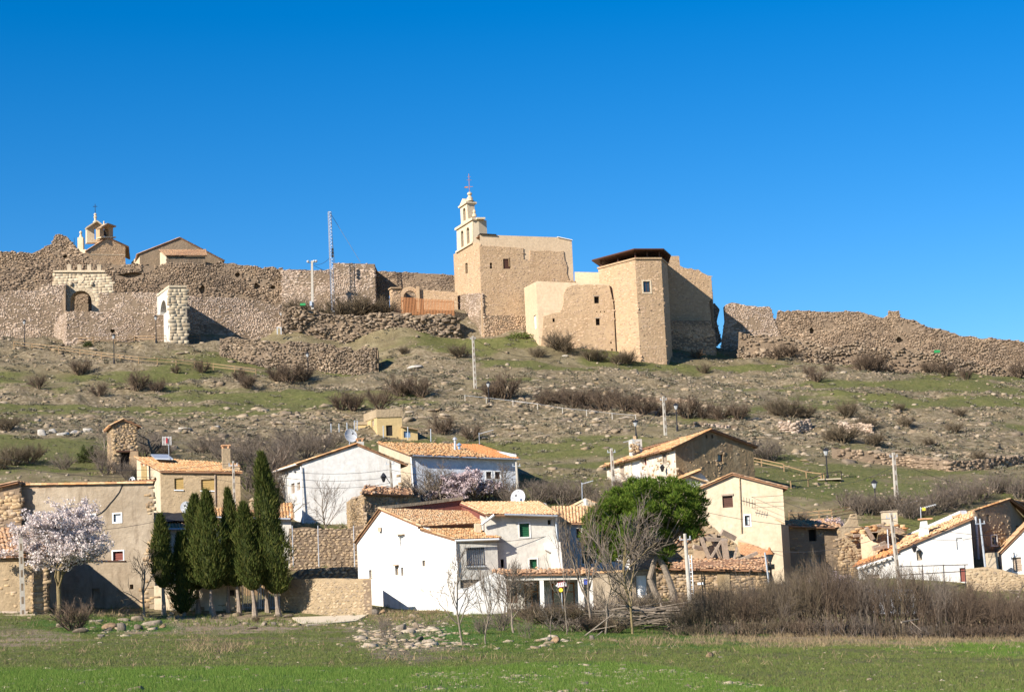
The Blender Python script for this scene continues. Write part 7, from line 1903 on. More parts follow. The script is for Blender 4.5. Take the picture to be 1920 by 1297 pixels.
# ---- cypresses
def cypress(bx, by, tx, ty, wpx, Y, label, cb=0, seed=0, bulge=.45):
    cb = max(4, cb - 9)
    """(bx,by) trunk foot, (tx,ty) tip, cb height in pixels of bare trunk"""
    Y += 4.6; wpx *= 1.22; b = at(bx, by, Y); b.z = gz(b.x, b.y); tip = at(tx, ty, Y)
    t = thing('cypress_tree', label, 'cypress', b, 'cypresses in front of the village houses')
    s_ = Y / FPX; Hh = tip.z - b.z; c0 = cb * s_ / Hh; r = np.random.default_rng(seed)
    ax = lambda f: np.array(b)[None] + np.asarray(f)[:, None] * (np.array(tip) - np.array(b))[None]
    def prof(f):
        u = np.clip((f - c0) / (1 - c0), 0, 1)
        return (wpx * s_ / 2) * np.clip(np.where(u < bulge, np.sin(u / bulge * math.pi / 2) ** .34, np.clip(1 - (u - bulge) / (1 - bulge), 0, 1) ** .62), .0, 1)
    n = int(8500 * wpx * (1 - c0) * Hh / (55 * 9)) + 1500
    f = c0 + (1 - c0) * r.random(n) ** .95
    th = r.uniform(0, 6.283, n)
    lump = .80 + .22 * np.sin(th * 3 + f * 9 + seed) * np.sin(f * 31 + th * 2 + seed * 2) + .18 * np.sin(th * 2 + f * 5 + seed * 3) + .10 * np.sin(f * 57 + th * 5) + r.normal(0, .07, n)
    rad = prof(f) * lump * r.uniform(.70, 1.06, n) * (1 + .22 * (r.random(n) < .05))
    P = ax(f); P[:, 0] += np.cos(th) * rad; P[:, 1] += np.sin(th) * rad
    D = np.stack([np.cos(th) * .5, np.sin(th) * .5, np.full(n, 1.1)], -1) + r.normal(0, .28, (n, 3))
    V, F = blades(P, D, r.uniform(.16, .36, n) * (1 + 1.0 * (r.random(n) < .06)), r.uniform(.04, .08, n), r)
    part('crown', (V, F), 'cypress', t)
    # inner mass of branches
    mb = MB(); rings = []; k = 14
    for j in range(k + 1):
        fj = c0 + .02 + (.95 - c0) * j / k; c = ax([fj])[0]; rr = float(prof(np.array([fj]))[0]) * .5
        rings.append([(c[0] + math.cos(a) * rr, c[1] + math.sin(a) * rr, c[2]) for a in [6.283 * i / 9 for i in range(9)]])
    vs = [p for q in rings for p in q]
    mb.add(vs, [(j * 9 + i, j * 9 + (i + 1) % 9, (j + 1) * 9 + (i + 1) % 9, (j + 1) * 9 + i) for j in range(k) for i in range(9)] + [tuple(reversed(range(9))), tuple(range(k * 9, k * 9 + 9))])
    part('inner_foliage', mb, 'shrub_green', t)
    mb = MB(); cc = ax([c0 + .25])[0]; mid_ = Vector(ax([c0 * .5])[0]) + Vector((random.uniform(-.08, .08), 0, 0)); mb.tube(b - Vector((0, 0, .3)), mid_, .17 * wpx / 50 + .05, .13, 7); mb.tube(mid_, cc, .13, .06, 7)
    part('trunk', mb, 'bark_pale', t)
CY = [(307, 1155, 300, 966, 38, 122.5, 'low crown cypress at the left end of the row', 60, .35),
      (344, 1154, 337, 1000, 42, 123.5, 'cypress with foliage down to the ground, second in the row', 6, .40),
      (372, 1154, 364, 930, 50, 124.5, 'olive tinted cypress, third from the left in the row', 52, .40),
      (400, 1154, 385, 921, 60, 123.0, 'broad cypress with a tip bending left, fourth from the left in the row', 56, .38),
      (428, 1154, 429, 1000, 34, 124.5, 'small cypress wedged in the middle of the row', 58, .4),
      (450, 1154, 426, 918, 40, 123.5, 'narrow leaning cypress, sixth from the left in the row', 60, .35),
      (479, 1154, 456, 944, 52, 122.5, 'cypress with a pale forked trunk before the yard gate', 58, .38),
      (503, 1152, 490, 985, 46, 124.5, 'half hidden cypress left of the tallest one before the gate', 60, .4),
      (524, 1152, 489, 851, 62, 123.0, 'tallest cypress, at the right end of the row', 50, .33)]
for i, c in enumerate(CY):
    cypress(c[0], c[1], c[2], c[3], c[4], c[5], c[6], c[7], i + 1, c[8])

# ---- bare and blossoming trees
def tree(name, cat, px, py, hpx, wpx, Y, label, bark='bark', twig='twig_grey', seed=1, kids=(7, 6, 5), L0=.5, ang=(.35, .8), blossom=None, nb=0, lean=0., trunk_r=.02, upw=.1, start=.3, group=None, stems=1, bsize=.08, twr=1.0):
    b = at(px, py, Y); b.z = gz(b.x, b.y)
    b.z = min(b.z, at(px, py, Y).z + .3)
    t = thing(name, label, cat, b, group)
    r = random.Random(seed); segs = []
    for s in range(stems):
        grow(r, segs, (s * .03, 0, -.03), (lean + (r.uniform(-.35, .35) if stems > 1 else 0), r.uniform(-.1, .1), 1), L0, trunk_r, 0, 3, kids, upw=upw, ang=ang, start=start, nseg=5, ratio=(.5, .85))
    P = np.array([q[1] for q in segs]); zmax = np.percentile(P[:, 2], 99.5); xm = np.percentile(np.abs(P[:, 0] - P[:, 0].mean()), 97)
    s_ = Y / FPX; sz_ = hpx * s_ / zmax; sx = wpx * s_ / 2 / xm
    sc = np.array([sx, sx, sz_]); base = np.array(b)
    cz_ = np.array([q[1] for q in segs if q[4] >= 2]).mean(0); sh = (lean * 40 * s_ / sx - cz_[0]) / max(cz_[2], .1)
    def shr(p): return np.array([p[0] + sh * p[2], p[1] - cz_[1] / max(cz_[2], .1) * p[2], p[2]])
    segs = [(shr(q[0]), shr(q[1]), q[2], q[3], q[4]) for q in segs]
    segs = [(q[0] * sc + base, q[1] * sc + base, q[2] * sz_ * (1 if q[4] < 2 else twr), q[3] * sz_ * (1 if q[4] < 2 else twr), q[4]) for q in segs]
    part('trunk', split_segs(segs, 0, 0, 6), bark, t)
    part('limbs', split_segs(segs, 1, 1, 4), bark, t)
    part('crown', split_segs(segs, 2, 3, 3), twig, t)
    if blossom:
        rr = np.random.default_rng(seed); tips = np.array([q[1] for q in segs if q[4] >= 2]); A = np.array([q[0] for q in segs if q[4] >= 2])
        i = rr.integers(0, len(tips), nb); f = rr.random((nb, 1)); c = A[i] * (1 - f) + tips[i] * f + rr.normal(0, .10, (nb, 3))
        n_ = rr.normal(size=(nb, 3)); h = rr.normal(size=(nb, 3)); u = np.cross(n_, h); u /= np.linalg.norm(u, axis=1, keepdims=True); w = np.cross(n_, u); w /= np.linalg.norm(w, axis=1, keepdims=True)
        sz2 = rr.uniform(.6, 1.3, (nb, 1)) * bsize
        V = np.stack([c - u * sz2, c - w * sz2, c + u * sz2, c + w * sz2], 1).reshape(-1, 3)
        part('blossoms', (V, np.arange(nb * 4).reshape(-1, 4)), blossom, t)
    return t
tree('almond_tree', 'almond tree', 108, 1150, 218, 196, 121, 'big almond tree in white pink blossom before the weathered plaster house', 'bark_lichen', 'twig_brown', 3, (9, 8, 6), .42, (.4, 1.0), 'blossom', 36000, .22, .013, .04, .32, bsize=.056)
tree('almond_tree', 'almond tree', 872, 945, 62, 110, 168, 'pale pink blossoming almond before the long bluish house', 'bark', 'twig_grey', 4, (7, 6, 5), .3, (.4, 1.1), 'blossom_pink', 9000, 0, .03, .05, .15, stems=3, bsize=.085)
tree('almond_tree', 'almond tree', 1550, 992, 52, 56, 151, 'small pink almond above the brown earth rendered house', 'bark', 'twig_grey', 5, (7, 6, 5), .4, (.4, .9), 'blossom_pink', 2400, 0, .03, .06, .2, bsize=.07)
tree('almond_tree', 'almond tree', 1536, 1105, 62, 56, 122, 'pink almond rising from the thicket below the brown house window', 'bark', 'twig_grey', 6, (7, 6, 5), .4, (.4, 1.0), 'blossom_pink', 2200, 0, .03, .06, .2, bsize=.06)
tree('almond_tree', 'almond tree', 1586, 1100, 66, 70, 123, 'pink almond rising from the thicket right of the brown house', 'bark', 'twig_grey', 7, (7, 6, 5), .4, (.4, 1.0), 'blossom_pink', 2600, 0, .03, .06, .2, bsize=.06)
BT = [('bare_tree', 612, 992, 130, 80, 150, 'symmetrical bare tree before the upper white house gable', 'bark', 'twig_grey', 11, (11, 6, 4), .75, (.5, .9), 0, .013),
      ('bare_tree', 540, 985, 68, 70, 155, 'bare tree before the side of the upper white house', 'bark', 'twig_grey', 12, (7, 5, 4), .5, (.5, 1.0), .1, .02),
      ('bare_tree', 272, 1152, 130, 80, 124, 'thin leaning bare tree left of the cypress row', 'bark', 'twig_brown', 13, (7, 5, 4), .55, (.5, 1.0), -.15, .014),
      ('bare_tree', 285, 848, 70, 80, 176, 'dark bare tree right of the stone tower hut', 'bark', 'twig_grey', 14, (7, 6, 5), .45, (.5, 1.0), .1, .03),
      ('bare_tree', 192, 868, 70, 46, 178, 'bare tree left of the stone tower hut', 'bark', 'twig_grey', 15, (7, 6, 5), .6, (.4, .9), 0, .018),
      ('bare_tree', 870, 1226, 190, 110, 84, 'bare young tree on the rubble bank before the white yard wall', 'bark', 'twig_grey', 16, (9, 6, 5), .6, (.35, .75), -.05, .011),
      ('bare_tree', 911, 1226, 168, 66, 86, 'slim bare tree right beside the one on the rubble bank', 'bark', 'twig_grey', 17, (8, 5, 4), .7, (.3, .6), .05, .010),
      ('bare_tree', 963, 1190, 140, 90, 98, 'dense bare bushy tree at the right end of the white yard wall', 'bark', 'twig_grey', 18, (9, 8, 6), .5, (.3, .7), 0, .013),
      ('bare_tree', 1064, 1200, 240, 60, 97, 'tall thin bare tree before the arrow sign', 'bark', 'twig_grey', 19, (9, 5, 4), .85, (.3, .6), -.03, .007),
      ('bare_tree', 1110, 1190, 270, 90, 103, 'tall dark stemmed bare tree before the shuttered white house', 'bark', 'twig_brown', 20, (10, 6, 5), .7, (.3, .6), 0, .012),
      ('bare_tree', 1188, 1206, 262, 150, 98, 'large twiggy grey bare tree with a lichened trunk before the pine', 'bark_lichen', 'twig_grey', 21, (10, 8, 7), .5, (.35, .85), 0, .008),
      ('bare_tree', 1135, 1200, 130, 90, 100, 'low sprawling bare tree left of the lichened trunk', 'bark', 'twig_grey', 22, (7, 6, 5), .5, (.4, 1.0), .2, .013),
      ('bare_tree', 1035, 1225, 110, 60, 88, 'small bare sapling on the green bank', 'bark', 'twig_grey', 23, (6, 5, 4), .7, (.3, .8), 0, .010),
      ('bare_tree', 800, 940, 90, 60, 166, 'upright bare tree by the left corner of the long bluish house', 'bark', 'twig_brown', 24, (9, 7, 5), .6, (.3, .7), 0, .014),
      ('bare_tree', 830, 942, 86, 60, 167, 'upright bare tree before the middle of the long bluish house', 'bark', 'twig_grey', 25, (9, 7, 5), .6, (.3, .7), 0, .014),
      ('bare_tree', 948, 942, 76, 60, 168, 'upright bare tree by the right corner of the long bluish house', 'bark', 'twig_grey', 26, (9, 7, 5), .6, (.3, .7), 0, .014),
      ('bare_tree', 1755, 968, 60, 40, 160, 'bare tree behind the roof antenna of the right white house', 'bark', 'twig_grey', 27, (8, 6, 5), .6, (.4, .9), 0, .018),
      ('bare_tree', 1480, 1160, 110, 80, 112, 'bare sapling in the thicket before the beige house corner', 'bark', 'twig_brown', 28, (8, 6, 5), .6, (.3, .8), 0, .012),
      ('bare_tree', 1640, 1170, 130, 80, 110, 'bare tree rising above the middle of the right thicket', 'bark', 'twig_brown', 29, (9, 7, 5), .6, (.3, .8), 0, .012),
      ('bare_tree', 1900, 1130, 44, 70, 126, 'pruned bare vine tree against the sunny right garden wall', 'bark', 'twig_brown', 30, (5, 4, 3), .4, (.6, 1.2), .2, .03)]
for b in BT:
    tree(b[0], 'bare tree', b[1], b[2], b[3], b[4], b[5], b[6], b[7], b[8], b[9], b[10], b[11], b[12], lean=b[13], trunk_r=b[14])

# ---- stone pine
def pine():
    Y = 119; r = random.Random(5); rn = np.random.default_rng(5)
    b = at(1258, 1136, Y); b.z = gz(b.x, b.y)
    t = thing('pine_tree', 'big spreading umbrella pine with two leaning trunks in the village centre', 'pine', b)
    poly = [(1096, 1005), (1104, 972), (1128, 942), (1158, 918), (1182, 904), (1215, 897), (1250, 900), (1285, 906), (1308, 914), (1318, 940), (1320, 975), (1312, 1005), (1290, 1010), (1268, 1000), (1245, 1012), (1215, 1008), (1190, 1018), (1170, 1040), (1140, 1058), (1112, 1048)]
    cen = []
    def far(x, y, d): return all(math.hypot(x - c[0], y - c[1]) > d for c in cen)
    tries = 0
    while len(cen) < 205 and tries < 20000:
        tries += 1
        x = r.uniform(1096, 1320); y = r.uniform(896, 1058)
        if inpoly(np.array([x]), np.array([y]), poly)[0] and far(x, y, 6.5): cen.append((x, y))
    cen += [(1248, 1040), (1240, 1052), (1256, 1030), (1244, 1062)]
    Vs = []; Fs = []; o = 0; mb = MB()
    fk1 = at(1238, 1030, Y); fk2 = at(1232, 1040, Y)
    for x, y in cen:
        dx = abs(x - 1212) / 110; dy = (y - 900) / 140
        yy = Y + r.uniform(-1, 1) * 3.4 * math.sqrt(max(.05, 1 - dx * dx)) * (1.0 if y < 1000 else .6)
        c = np.array(at(x, y, yy)); R_ = r.uniform(.34, .56)
        n = 300
        d = rn.normal(size=(n, 3)); d /= np.linalg.norm(d, axis=1, keepdims=True); d[:, 2] = d[:, 2] * .8 + .1
        P = c + d * rn.uniform(.45, 1.0, (n, 1)) * R_ * np.array([1, 1, .8])
        V, F = blades(P, d + np.array([0, 0, .7]) + rn.normal(0, .25, d.shape), rn.uniform(.14, .28, n), rn.uniform(.035, .07, n), rn)
        Vs.append(V); Fs.append(F + o); o += len(V)
        if r.random() < .6:
            st = fk1 if x > 1200 else fk2
            m_ = Vector(c).lerp(st, .5) + Vector((r.uniform(-.3, .3), 0, -.4 + r.uniform(-.2, .2)))
            mb.tube(st, m_, .07, .045, 5, False); mb.tube(m_, Vector(c), .045, .02, 5, False)
    part('crown', (np.concatenate(Vs), np.concatenate(Fs)), 'pine', t)
    part('limbs', mb, 'bark', t)
    for pts in ([(1243, 1140, .24), (1228, 1110, .2), (1218, 1085, .18), (1226, 1055, .17), (1238, 1030, .14), (1262, 985, .08)], [(1266, 1140, .26), (1262, 1110, .23), (1254, 1085, .2), (1245, 1062, .19), (1232, 1040, .15), (1195, 990, .08)]):
        k = MB()
        for a, c in zip(pts, pts[1:]):
            k.tube(at(a[0], a[1], Y), at(c[0], c[1], Y), a[2], c[2], 9)
        part('trunk', k, 'bark', t)
pine()

# ---- cut branch heap
t = thing('branch_heap', 'heap of dark cut branches on the bank below the pine', 'branch heap', at(1240, 1160, 106))
r = random.Random(9); segs = []
for i in range(160):
    x = r.uniform(1170, 1300); y = r.uniform(1138, 1172); p = np.array(at(x, y, 106 + r.uniform(-1.5, 1.5))); L = r.uniform(1, 2.8); a = r.uniform(-.5, .5) + (math.pi if r.random() < .5 else 0)
    segs.append((p, p + np.array([math.cos(a) * L, r.uniform(-.8, .8), math.sin(a) * L * .35]), .04 * r.uniform(.4, 1.4), .012, 0))
part('branches', split_segs(segs, 0, 0, 5), 'bark', t, kind='stuff')
for a, b in (((1185, 1146), (1285, 1137)), ((1200, 1156), (1300, 1143)), ((1255, 1175), (1238, 1130)), ((1282, 1132), (1340, 1128))):
    k = MB(); k.tube(at(*a, 105), at(*b, 105.6), .1, .06, 7); part('log', k, 'bark', t)
for i, (a, b, c) in enumerate((((1070, 1212), (1150, 1150), 'long pale fallen branch sloping across the brambles'), ((1088, 1220), (1130, 1182), 'short fallen branch below the long sloping one'), ((1690, 1166), (1722, 1160), 'pale fallen log inside the right thicket'))):
    k = MB(); Yb = 96 - i * .5; k.tube(at(*a, Yb), at(*b, Yb + 1), .05, .03, 6); k.tube(at(*b, Yb + 1).lerp(at(*a, Yb), .5), at(b[0] + 6, b[1] + 22, Yb), .025, .012, 5); solo('fallen_branch', k, 'bark_pale' if i != 1 else 'bark', c, 'branch')

# ================================================================ ROCKS, SCRUB AND GRASS
def joined(tmpl, P, Sc, rz, tilt=.0, seed=0, nrm=False):
    """many copies of small templates in one mesh (mass that nobody could count)"""
    r = np.random.default_rng(seed); ch = r.integers(0, len(tmpl), len(P)); Vs = []; Fs = []; o = 0
    for k, (V, F) in enumerate(tmpl):
        i = np.nonzero(ch == k)[0]
        if not len(i): continue
        c = np.cos(rz[i])[:, None]; s = np.sin(rz[i])[:, None]; v = V[None]
        X = v[..., 0] * c - v[..., 1] * s; Yv = v[..., 0] * s + v[..., 1] * c; Z = v[..., 2] * np.ones_like(X)
        if tilt:
            tx = r.normal(0, tilt, (len(i), 1)); Z = Z + X * tx; X = X - v[..., 2] * tx
        W = np.stack([X, Yv, Z], -1) * Sc[i][:, None, :] + P[i][:, None, :]
        Vs.append(W.reshape(-1, 3)); Fs.append((F[None] + (np.arange(len(i)) * len(V))[:, None, None]).reshape(-1, F.shape[1]) + o); o += len(i) * len(V)
    return np.concatenate(Vs), np.concatenate(Fs)

def rock_t(seed):
    r = np.random.default_rng(seed); V = np.array([(x, y, z) for z in (-.6, .5) for x, y in ((-1, -1), (1, -1), (1, 1), (-1, 1))], float)
    V[4:, :2] *= r.uniform(.4, .85, (4, 2)); V += r.normal(0, .16, V.shape)
    return V, np.array([(3, 2, 1, 0), (4, 5, 6, 7), (0, 1, 5, 4), (1, 2, 6, 5), (2, 3, 7, 6), (3, 0, 4, 7)])
def ico_t(seed, flat=.7):
    ph = (1 + 5 ** .5) / 2
    V = np.array([(-1, ph, 0), (1, ph, 0), (-1, -ph, 0), (1, -ph, 0), (0, -1, ph), (0, 1, ph), (0, -1, -ph), (0, 1, -ph), (ph, 0, -1), (ph, 0, 1), (-ph, 0, -1), (-ph, 0, 1)], float); V /= np.linalg.norm(V[0])
    F = np.array([(0, 11, 5), (0, 5, 1), (0, 1, 7), (0, 7, 10), (0, 10, 11), (1, 5, 9), (5, 11, 4), (11, 10, 2), (10, 7, 6), (7, 1, 8), (3, 9, 4), (3, 4, 2), (3, 2, 6), (3, 6, 8), (3, 8, 9), (4, 9, 5), (2, 4, 11), (6, 2, 10), (8, 6, 7), (9, 8, 1)])
    # one subdivision
    e = {}; V = [tuple(v) for v in V]; G = []
    def md(a, b):
        k = (min(a, b), max(a, b))
        if k not in e: e[k] = len(V); V.append(tuple((np.array(V[a]) + np.array(V[b])) / 2 / np.linalg.norm((np.array(V[a]) + np.array(V[b])) / 2)))
        return e[k]
    for a, b, c in F:
        x, y, z = md(a, b), md(b, c), md(c, a); G += [(a, x, z), (x, b, y), (z, y, c), (x, y, z)]
    r = np.random.default_rng(seed); V = np.array(V); V *= r.uniform(.78, 1.15, (len(V), 1)); V = V * 1.12
    
    for _ in range(7):      # fracture planes give flat faces
        d = r.normal(size=3); d /= np.linalg.norm(d); h = V @ d; V = V - np.clip(h - r.uniform(.45, .72), 0, None)[:, None] * d
    V[:, 2] *= flat
    return V, np.array(G)
RT = [rock_t(i) for i in range(8)]; IT = [ico_t(i) for i in range(6)]

def pick(n, wfn, y0, y1, t0=-.30, t1=.30, seed=0, pow_=1.0):
    """random ground points, uniform per area, kept with probability from the cover masks"""
    r = np.random.default_rng(seed); out = []
    tot = 0
    for _ in range(40):
        m = n * 3
        Yv = np.sqrt(r.uniform(y0 ** 2, y1 ** 2, m)); T = r.uniform(t0, t1, m); X = T * Yv
        Z = H(X, Yv); px, py = proj_np(X, Yv, Z)
        iy = np.clip(np.searchsorted(ys, Yv), 0, len(ys) - 1); it = np.clip(np.searchsorted(ts, T), 0, len(ts) - 1)
        w = wfn(iy, it, px, py, X, Yv)
        k = r.random(m) < w; out.append(np.stack([X, Yv, Z], -1)[k]); tot += k.sum()
        if tot >= n: break
    return np.concatenate(out)[:n]

r = np.random.default_rng(77)
# loose stones all over the hill
P = pick(12500, lambda iy, it, px, py, X, Y: .06 + .94 * rockm[iy, it] * (fbm(X / 3, Y / 3, 61, 3) > .45), 178, 305, seed=1)
sz = np.clip(r.lognormal(-2.0, .55, (len(P), 1)), .05, .6) * np.array([[1, 1, .7]]) * r.uniform(.7, 1.3, (len(P), 3))
me = np_mesh('scattered_stones', *joined(RT, P, sz, r.uniform(0, 6.28, len(P)), .2, 1)); setp(link('scattered_stones', me, 'rock'), 'loose limestone scatter over the castle hill', 'stones', None, 'stuff')
# outcrops: larger chunks gathered in the rocky bands
P = pick(1500, lambda iy, it, px, py, X, Y: np.clip(ell(px, py, 960, 775, 240, 30) + ell(px, py, 250, 780, 260, 14) * .8 + ell(px, py, 570, 780, 110, 14) + ell(px, py, 1560, 800, 240, 20) * .8 + ell(px, py, 1650, 860, 240, 12) + ell(px, py, 120, 665, 170, 12) * .6 + ell(px, py, 1100, 735, 200, 14) * .5 + ell(px, py, 1300, 790, 140, 10), 0, 1) * (fbm(X / 5, Y / 3, 71, 3) > .48), 178, 300, seed=2)
sz = np.clip(r.lognormal(-1.05, .4, (len(P), 1)), .18, .9) * np.array([[1.15, .9, .62]]) * r.uniform(.75, 1.25, (len(P), 3))
me = np_mesh('rock_outcrops', *joined(IT, P - np.array([0, 0, .05]), sz, r.uniform(0, 6.28, len(P)), .25, 2)); setp(link('rock_outcrops', me, 'rock'), 'broken rock ledges banding the middle of the hill', 'rocks', None, 'stuff')
# pale bare limestone slabs left
for i, (x, y, w, h, lab) in enumerate([(78, 815, 26, 16, 'pale grey limestone slab with a black cleft, leftmost on the left slope'), (96, 812, 20, 14, 'pale grey limestone slab just right of the one with the cleft'), (118, 815, 24, 13, 'pale grey limestone slab in the middle of the left outcrop'), (140, 812, 26, 11, 'pale rounded limestone slab fourth in the left outcrop'), (165, 810, 34, 11, 'long low limestone slab at the right end of the left outcrop'), (350, 805, 40, 9, 'flat limestone shelf above the panel antenna'), (405, 803, 36, 8, 'flat limestone shelf right of the antenna'), (780, 690, 40, 10, 'pale bare earth hump below the low broken wall end'), (1060, 668, 16, 7, 'pale rock just below the annex corner')]):
    g_ = ground(x, y); V, F = IT[i % 6]; me = np_mesh('rock', V, F); s_ = g_.y / FPX; o = link('rock', me, m_plain('slab_stone', (.44, .40, .35), .9, var=.25, scale=2) if i == 0 else me.name and bpy.data.materials['slab_stone'], None, g_); o.scale = (w * s_ / 2, w * s_ / 3, h * s_ / 1.1); o.rotation_euler[2] = i * .3; setp(o, lab, 'rock')
# grey thyme cushions
def scrub_t(seed, n=46):
    r = np.random.default_rng(seed); d = r.normal(size=(n, 3)); d /= np.linalg.norm(d, axis=1, keepdims=True); d[:, 2] = np.abs(d[:, 2])
    return blades(d * r.uniform(.45, .85, (n, 1)) * np.array([1, 1, .7]), d + r.normal(0, .3, d.shape), r.uniform(.3, .5, n), .26, r)
ST_ = [scrub_t(i) for i in range(5)]
P = pick(5200, lambda iy, it, px, py, X, Y: (.12 + .5 * rockm[iy, it] + .3 * (1 - green[iy, it])) * (fbm(X / 5, Y / 4, 81, 3) > .46), 176, 300, seed=3)
sz = r.uniform(.22, .62, (len(P), 1)) * np.array([[1, 1, .75]])
me = np_mesh('thyme_scrub', *joined(ST_, P, sz, r.uniform(0, 6.28, len(P)), .1, 3)); setp(link('thyme_scrub', me, 'scrub'), 'low grey brown cushions of scrub dotted over the hill', 'scrub', None, 'stuff')
def tuft_t(seed, n=8, spread=.35, lean=.35, w=.10):
    r = np.random.default_rng(seed); P = np.stack([r.normal(0, spread, n), r.normal(0, spread, n), np.zeros(n)], -1); D = np.stack([r.normal(0, lean, n), r.normal(0, lean, n), np.ones(n)], -1)
    return blades(P, D, r.uniform(.6, 1.1, n), w, r)
TT_ = [tuft_t(i) for i in range(6)]
P = pick(24000, lambda iy, it, px, py, X, Y: .22 + .7 * green[iy, it], 172, 300, seed=4)
sz = r.uniform(.14, .30, (len(P), 1)) * np.ones((1, 3))
me = np_mesh('hill_grass', *joined(TT_, P, sz, r.uniform(0, 6.28, len(P)), .1, 4)); setp(link('hill_grass', me, 'grass_hill'), 'thin grass growing over the castle hill', 'grass', None, 'stuff')
P = pick(5200, lambda iy, it, px, py, X, Y: .35 + .4 * dirt[iy, it] - .35 * ell(px, py, 610, 1164, 70, 8), 110, 178, seed=5)
sz = r.uniform(.15, .40, (len(P), 1)) * np.ones((1, 3))
me = np_mesh('village_weeds', *joined(TT_, P, sz, r.uniform(0, 6.28, len(P)), .1, 5)); setp(link('village_weeds', me, 'grass'), 'weeds growing between the village houses', 'weeds', None, 'stuff')
P = pick(2600, lambda iy, it, px, py, X, Y: .5 + 0 * px, 112, 178, seed=15)
sz = np.clip(r.lognormal(-2.3, .5, (len(P), 1)), .04, .35) * np.ones((1, 3))
me = np_mesh('village_stones', *joined(RT, P, sz, r.uniform(0, 6.28, len(P)), .2, 6)); setp(link('village_stones', me, 'rock'), 'loose stones lying on the village ground', 'stones', None, 'stuff')
# rough grass bank and meadow
TG = [tuft_t(20 + i, 9, .6, .55, .10) for i in range(6)]
P = pick(64000, lambda iy, it, px, py, X, Y: (1 - field[iy, it]) * (.9 - .75 * dirt[iy, it]) * np.clip(1.1 - 1.0 * rockm[iy, it], .1, 1), 36, 124, seed=6)
sz = r.uniform(.05, .13, (len(P), 1)) * np.ones((1, 3)) * (.75 + .6 * fbm(P[:, 0] / 3, P[:, 1] / 3, 91, 3))[:, None]
me = np_mesh('meadow_grass', *joined(TG, P, sz, r.uniform(0, 6.28, len(P)), .1, 7)); setp(link('meadow_grass', me, 'grass'), 'rough grass of the bank and meadow before the village', 'grass', None, 'stuff')
P = pick(5500, lambda iy, it, px, py, X, Y: lush[iy, it], 66, 124, seed=8)
sz = r.uniform(.08, .18, (len(P), 1)) * np.ones((1, 3))
me = np_mesh('lush_grass', *joined(TG, P, sz, r.uniform(0, 6.28, len(P)), .1, 8)); setp(link('lush_grass', me, 'grass_lush'), 'bright green grass under the bare trees of the bank', 'grass', None, 'stuff')
P = pick(2600, lambda iy, it, px, py, X, Y: np.clip(ell(px, py, 760, 1150, 50, 14) + ell(px, py, 1600, 1202, 420, 9) * .6 + ell(px, py, 400, 1215, 60, 14) * .5 + ell(px, py, 230, 1150, 60, 6) + .03, 0, 1), 60, 126, seed=9)
sz = r.uniform(.12, .36, (len(P), 1)) * np.ones((1, 3))
me = np_mesh('dry_grass', *joined(TG, P, sz, r.uniform(0, 6.28, len(P)), .15, 9)); setp(link('dry_grass', me, 'straw'), 'dry straw coloured grass along the bank and thicket foot', 'grass', None, 'stuff')
TW = [tuft_t(40 + i, 6, .35, .25, .09) for i in range(6)]
P = pick(52000, lambda iy, it, px, py, X, Y: field[iy, it] * np.clip((fbm(X / 1.3, Y / 1.3, 95, 3) - .30) * 6, .15, 1), 36, 92, seed=10)
sz = r.uniform(.07, .14, (len(P), 1)) * np.ones((1, 3))
me = np_mesh('young_wheat', *joined(TW, P, sz, r.uniform(0, 6.28, len(P)), .1, 10)); setp(link('young_wheat', me, 'wheat'), 'young green wheat covering the near field', 'wheat', None, 'stuff')
P = pick(4200, lambda iy, it, px, py, X, Y: field[iy, it] * (.08 + .9 * ell(px, py, 1250, 1272, 420, 20) + .3 * ell(px, py, 60, 1275, 120, 16)) + .02, 36, 90, seed=11)
sz = np.clip(r.lognormal(-3.2, .45, (len(P), 1)), .02, .14) * np.array([[1, 1, .7]])
me = np_mesh('field_stones', *joined(RT, P, sz, r.uniform(0, 6.28, len(P)), .2, 11)); setp(link('field_stones', me, 'rock_pale'), 'small pale stones lying in the wheat field', 'stones', None, 'stuff')
# rubble bank below the white yard wall
P = pick(620, lambda iy, it, px, py, X, Y: np.clip(ell(px, py, 765, 1198, 85, 26) + ell(px, py, 1010, 1205, 90, 10) * .25 + ell(px, py, 230, 1180, 70, 10) * .4, 0, 1), 76, 120, seed=12)
sz = np.clip(r.lognormal(-2.3, .5, (len(P), 1)), .05, .36) * np.array([[1, 1, .7]])
me = np_mesh('bank_rubble', *joined(RT, P, sz, r.uniform(0, 6.28, len(P)), .3, 12)); setp(link('bank_rubble', me, 'rock_pale'), 'pale rubble tipped down the bank in front of the white house', 'rubble', None, 'stuff')
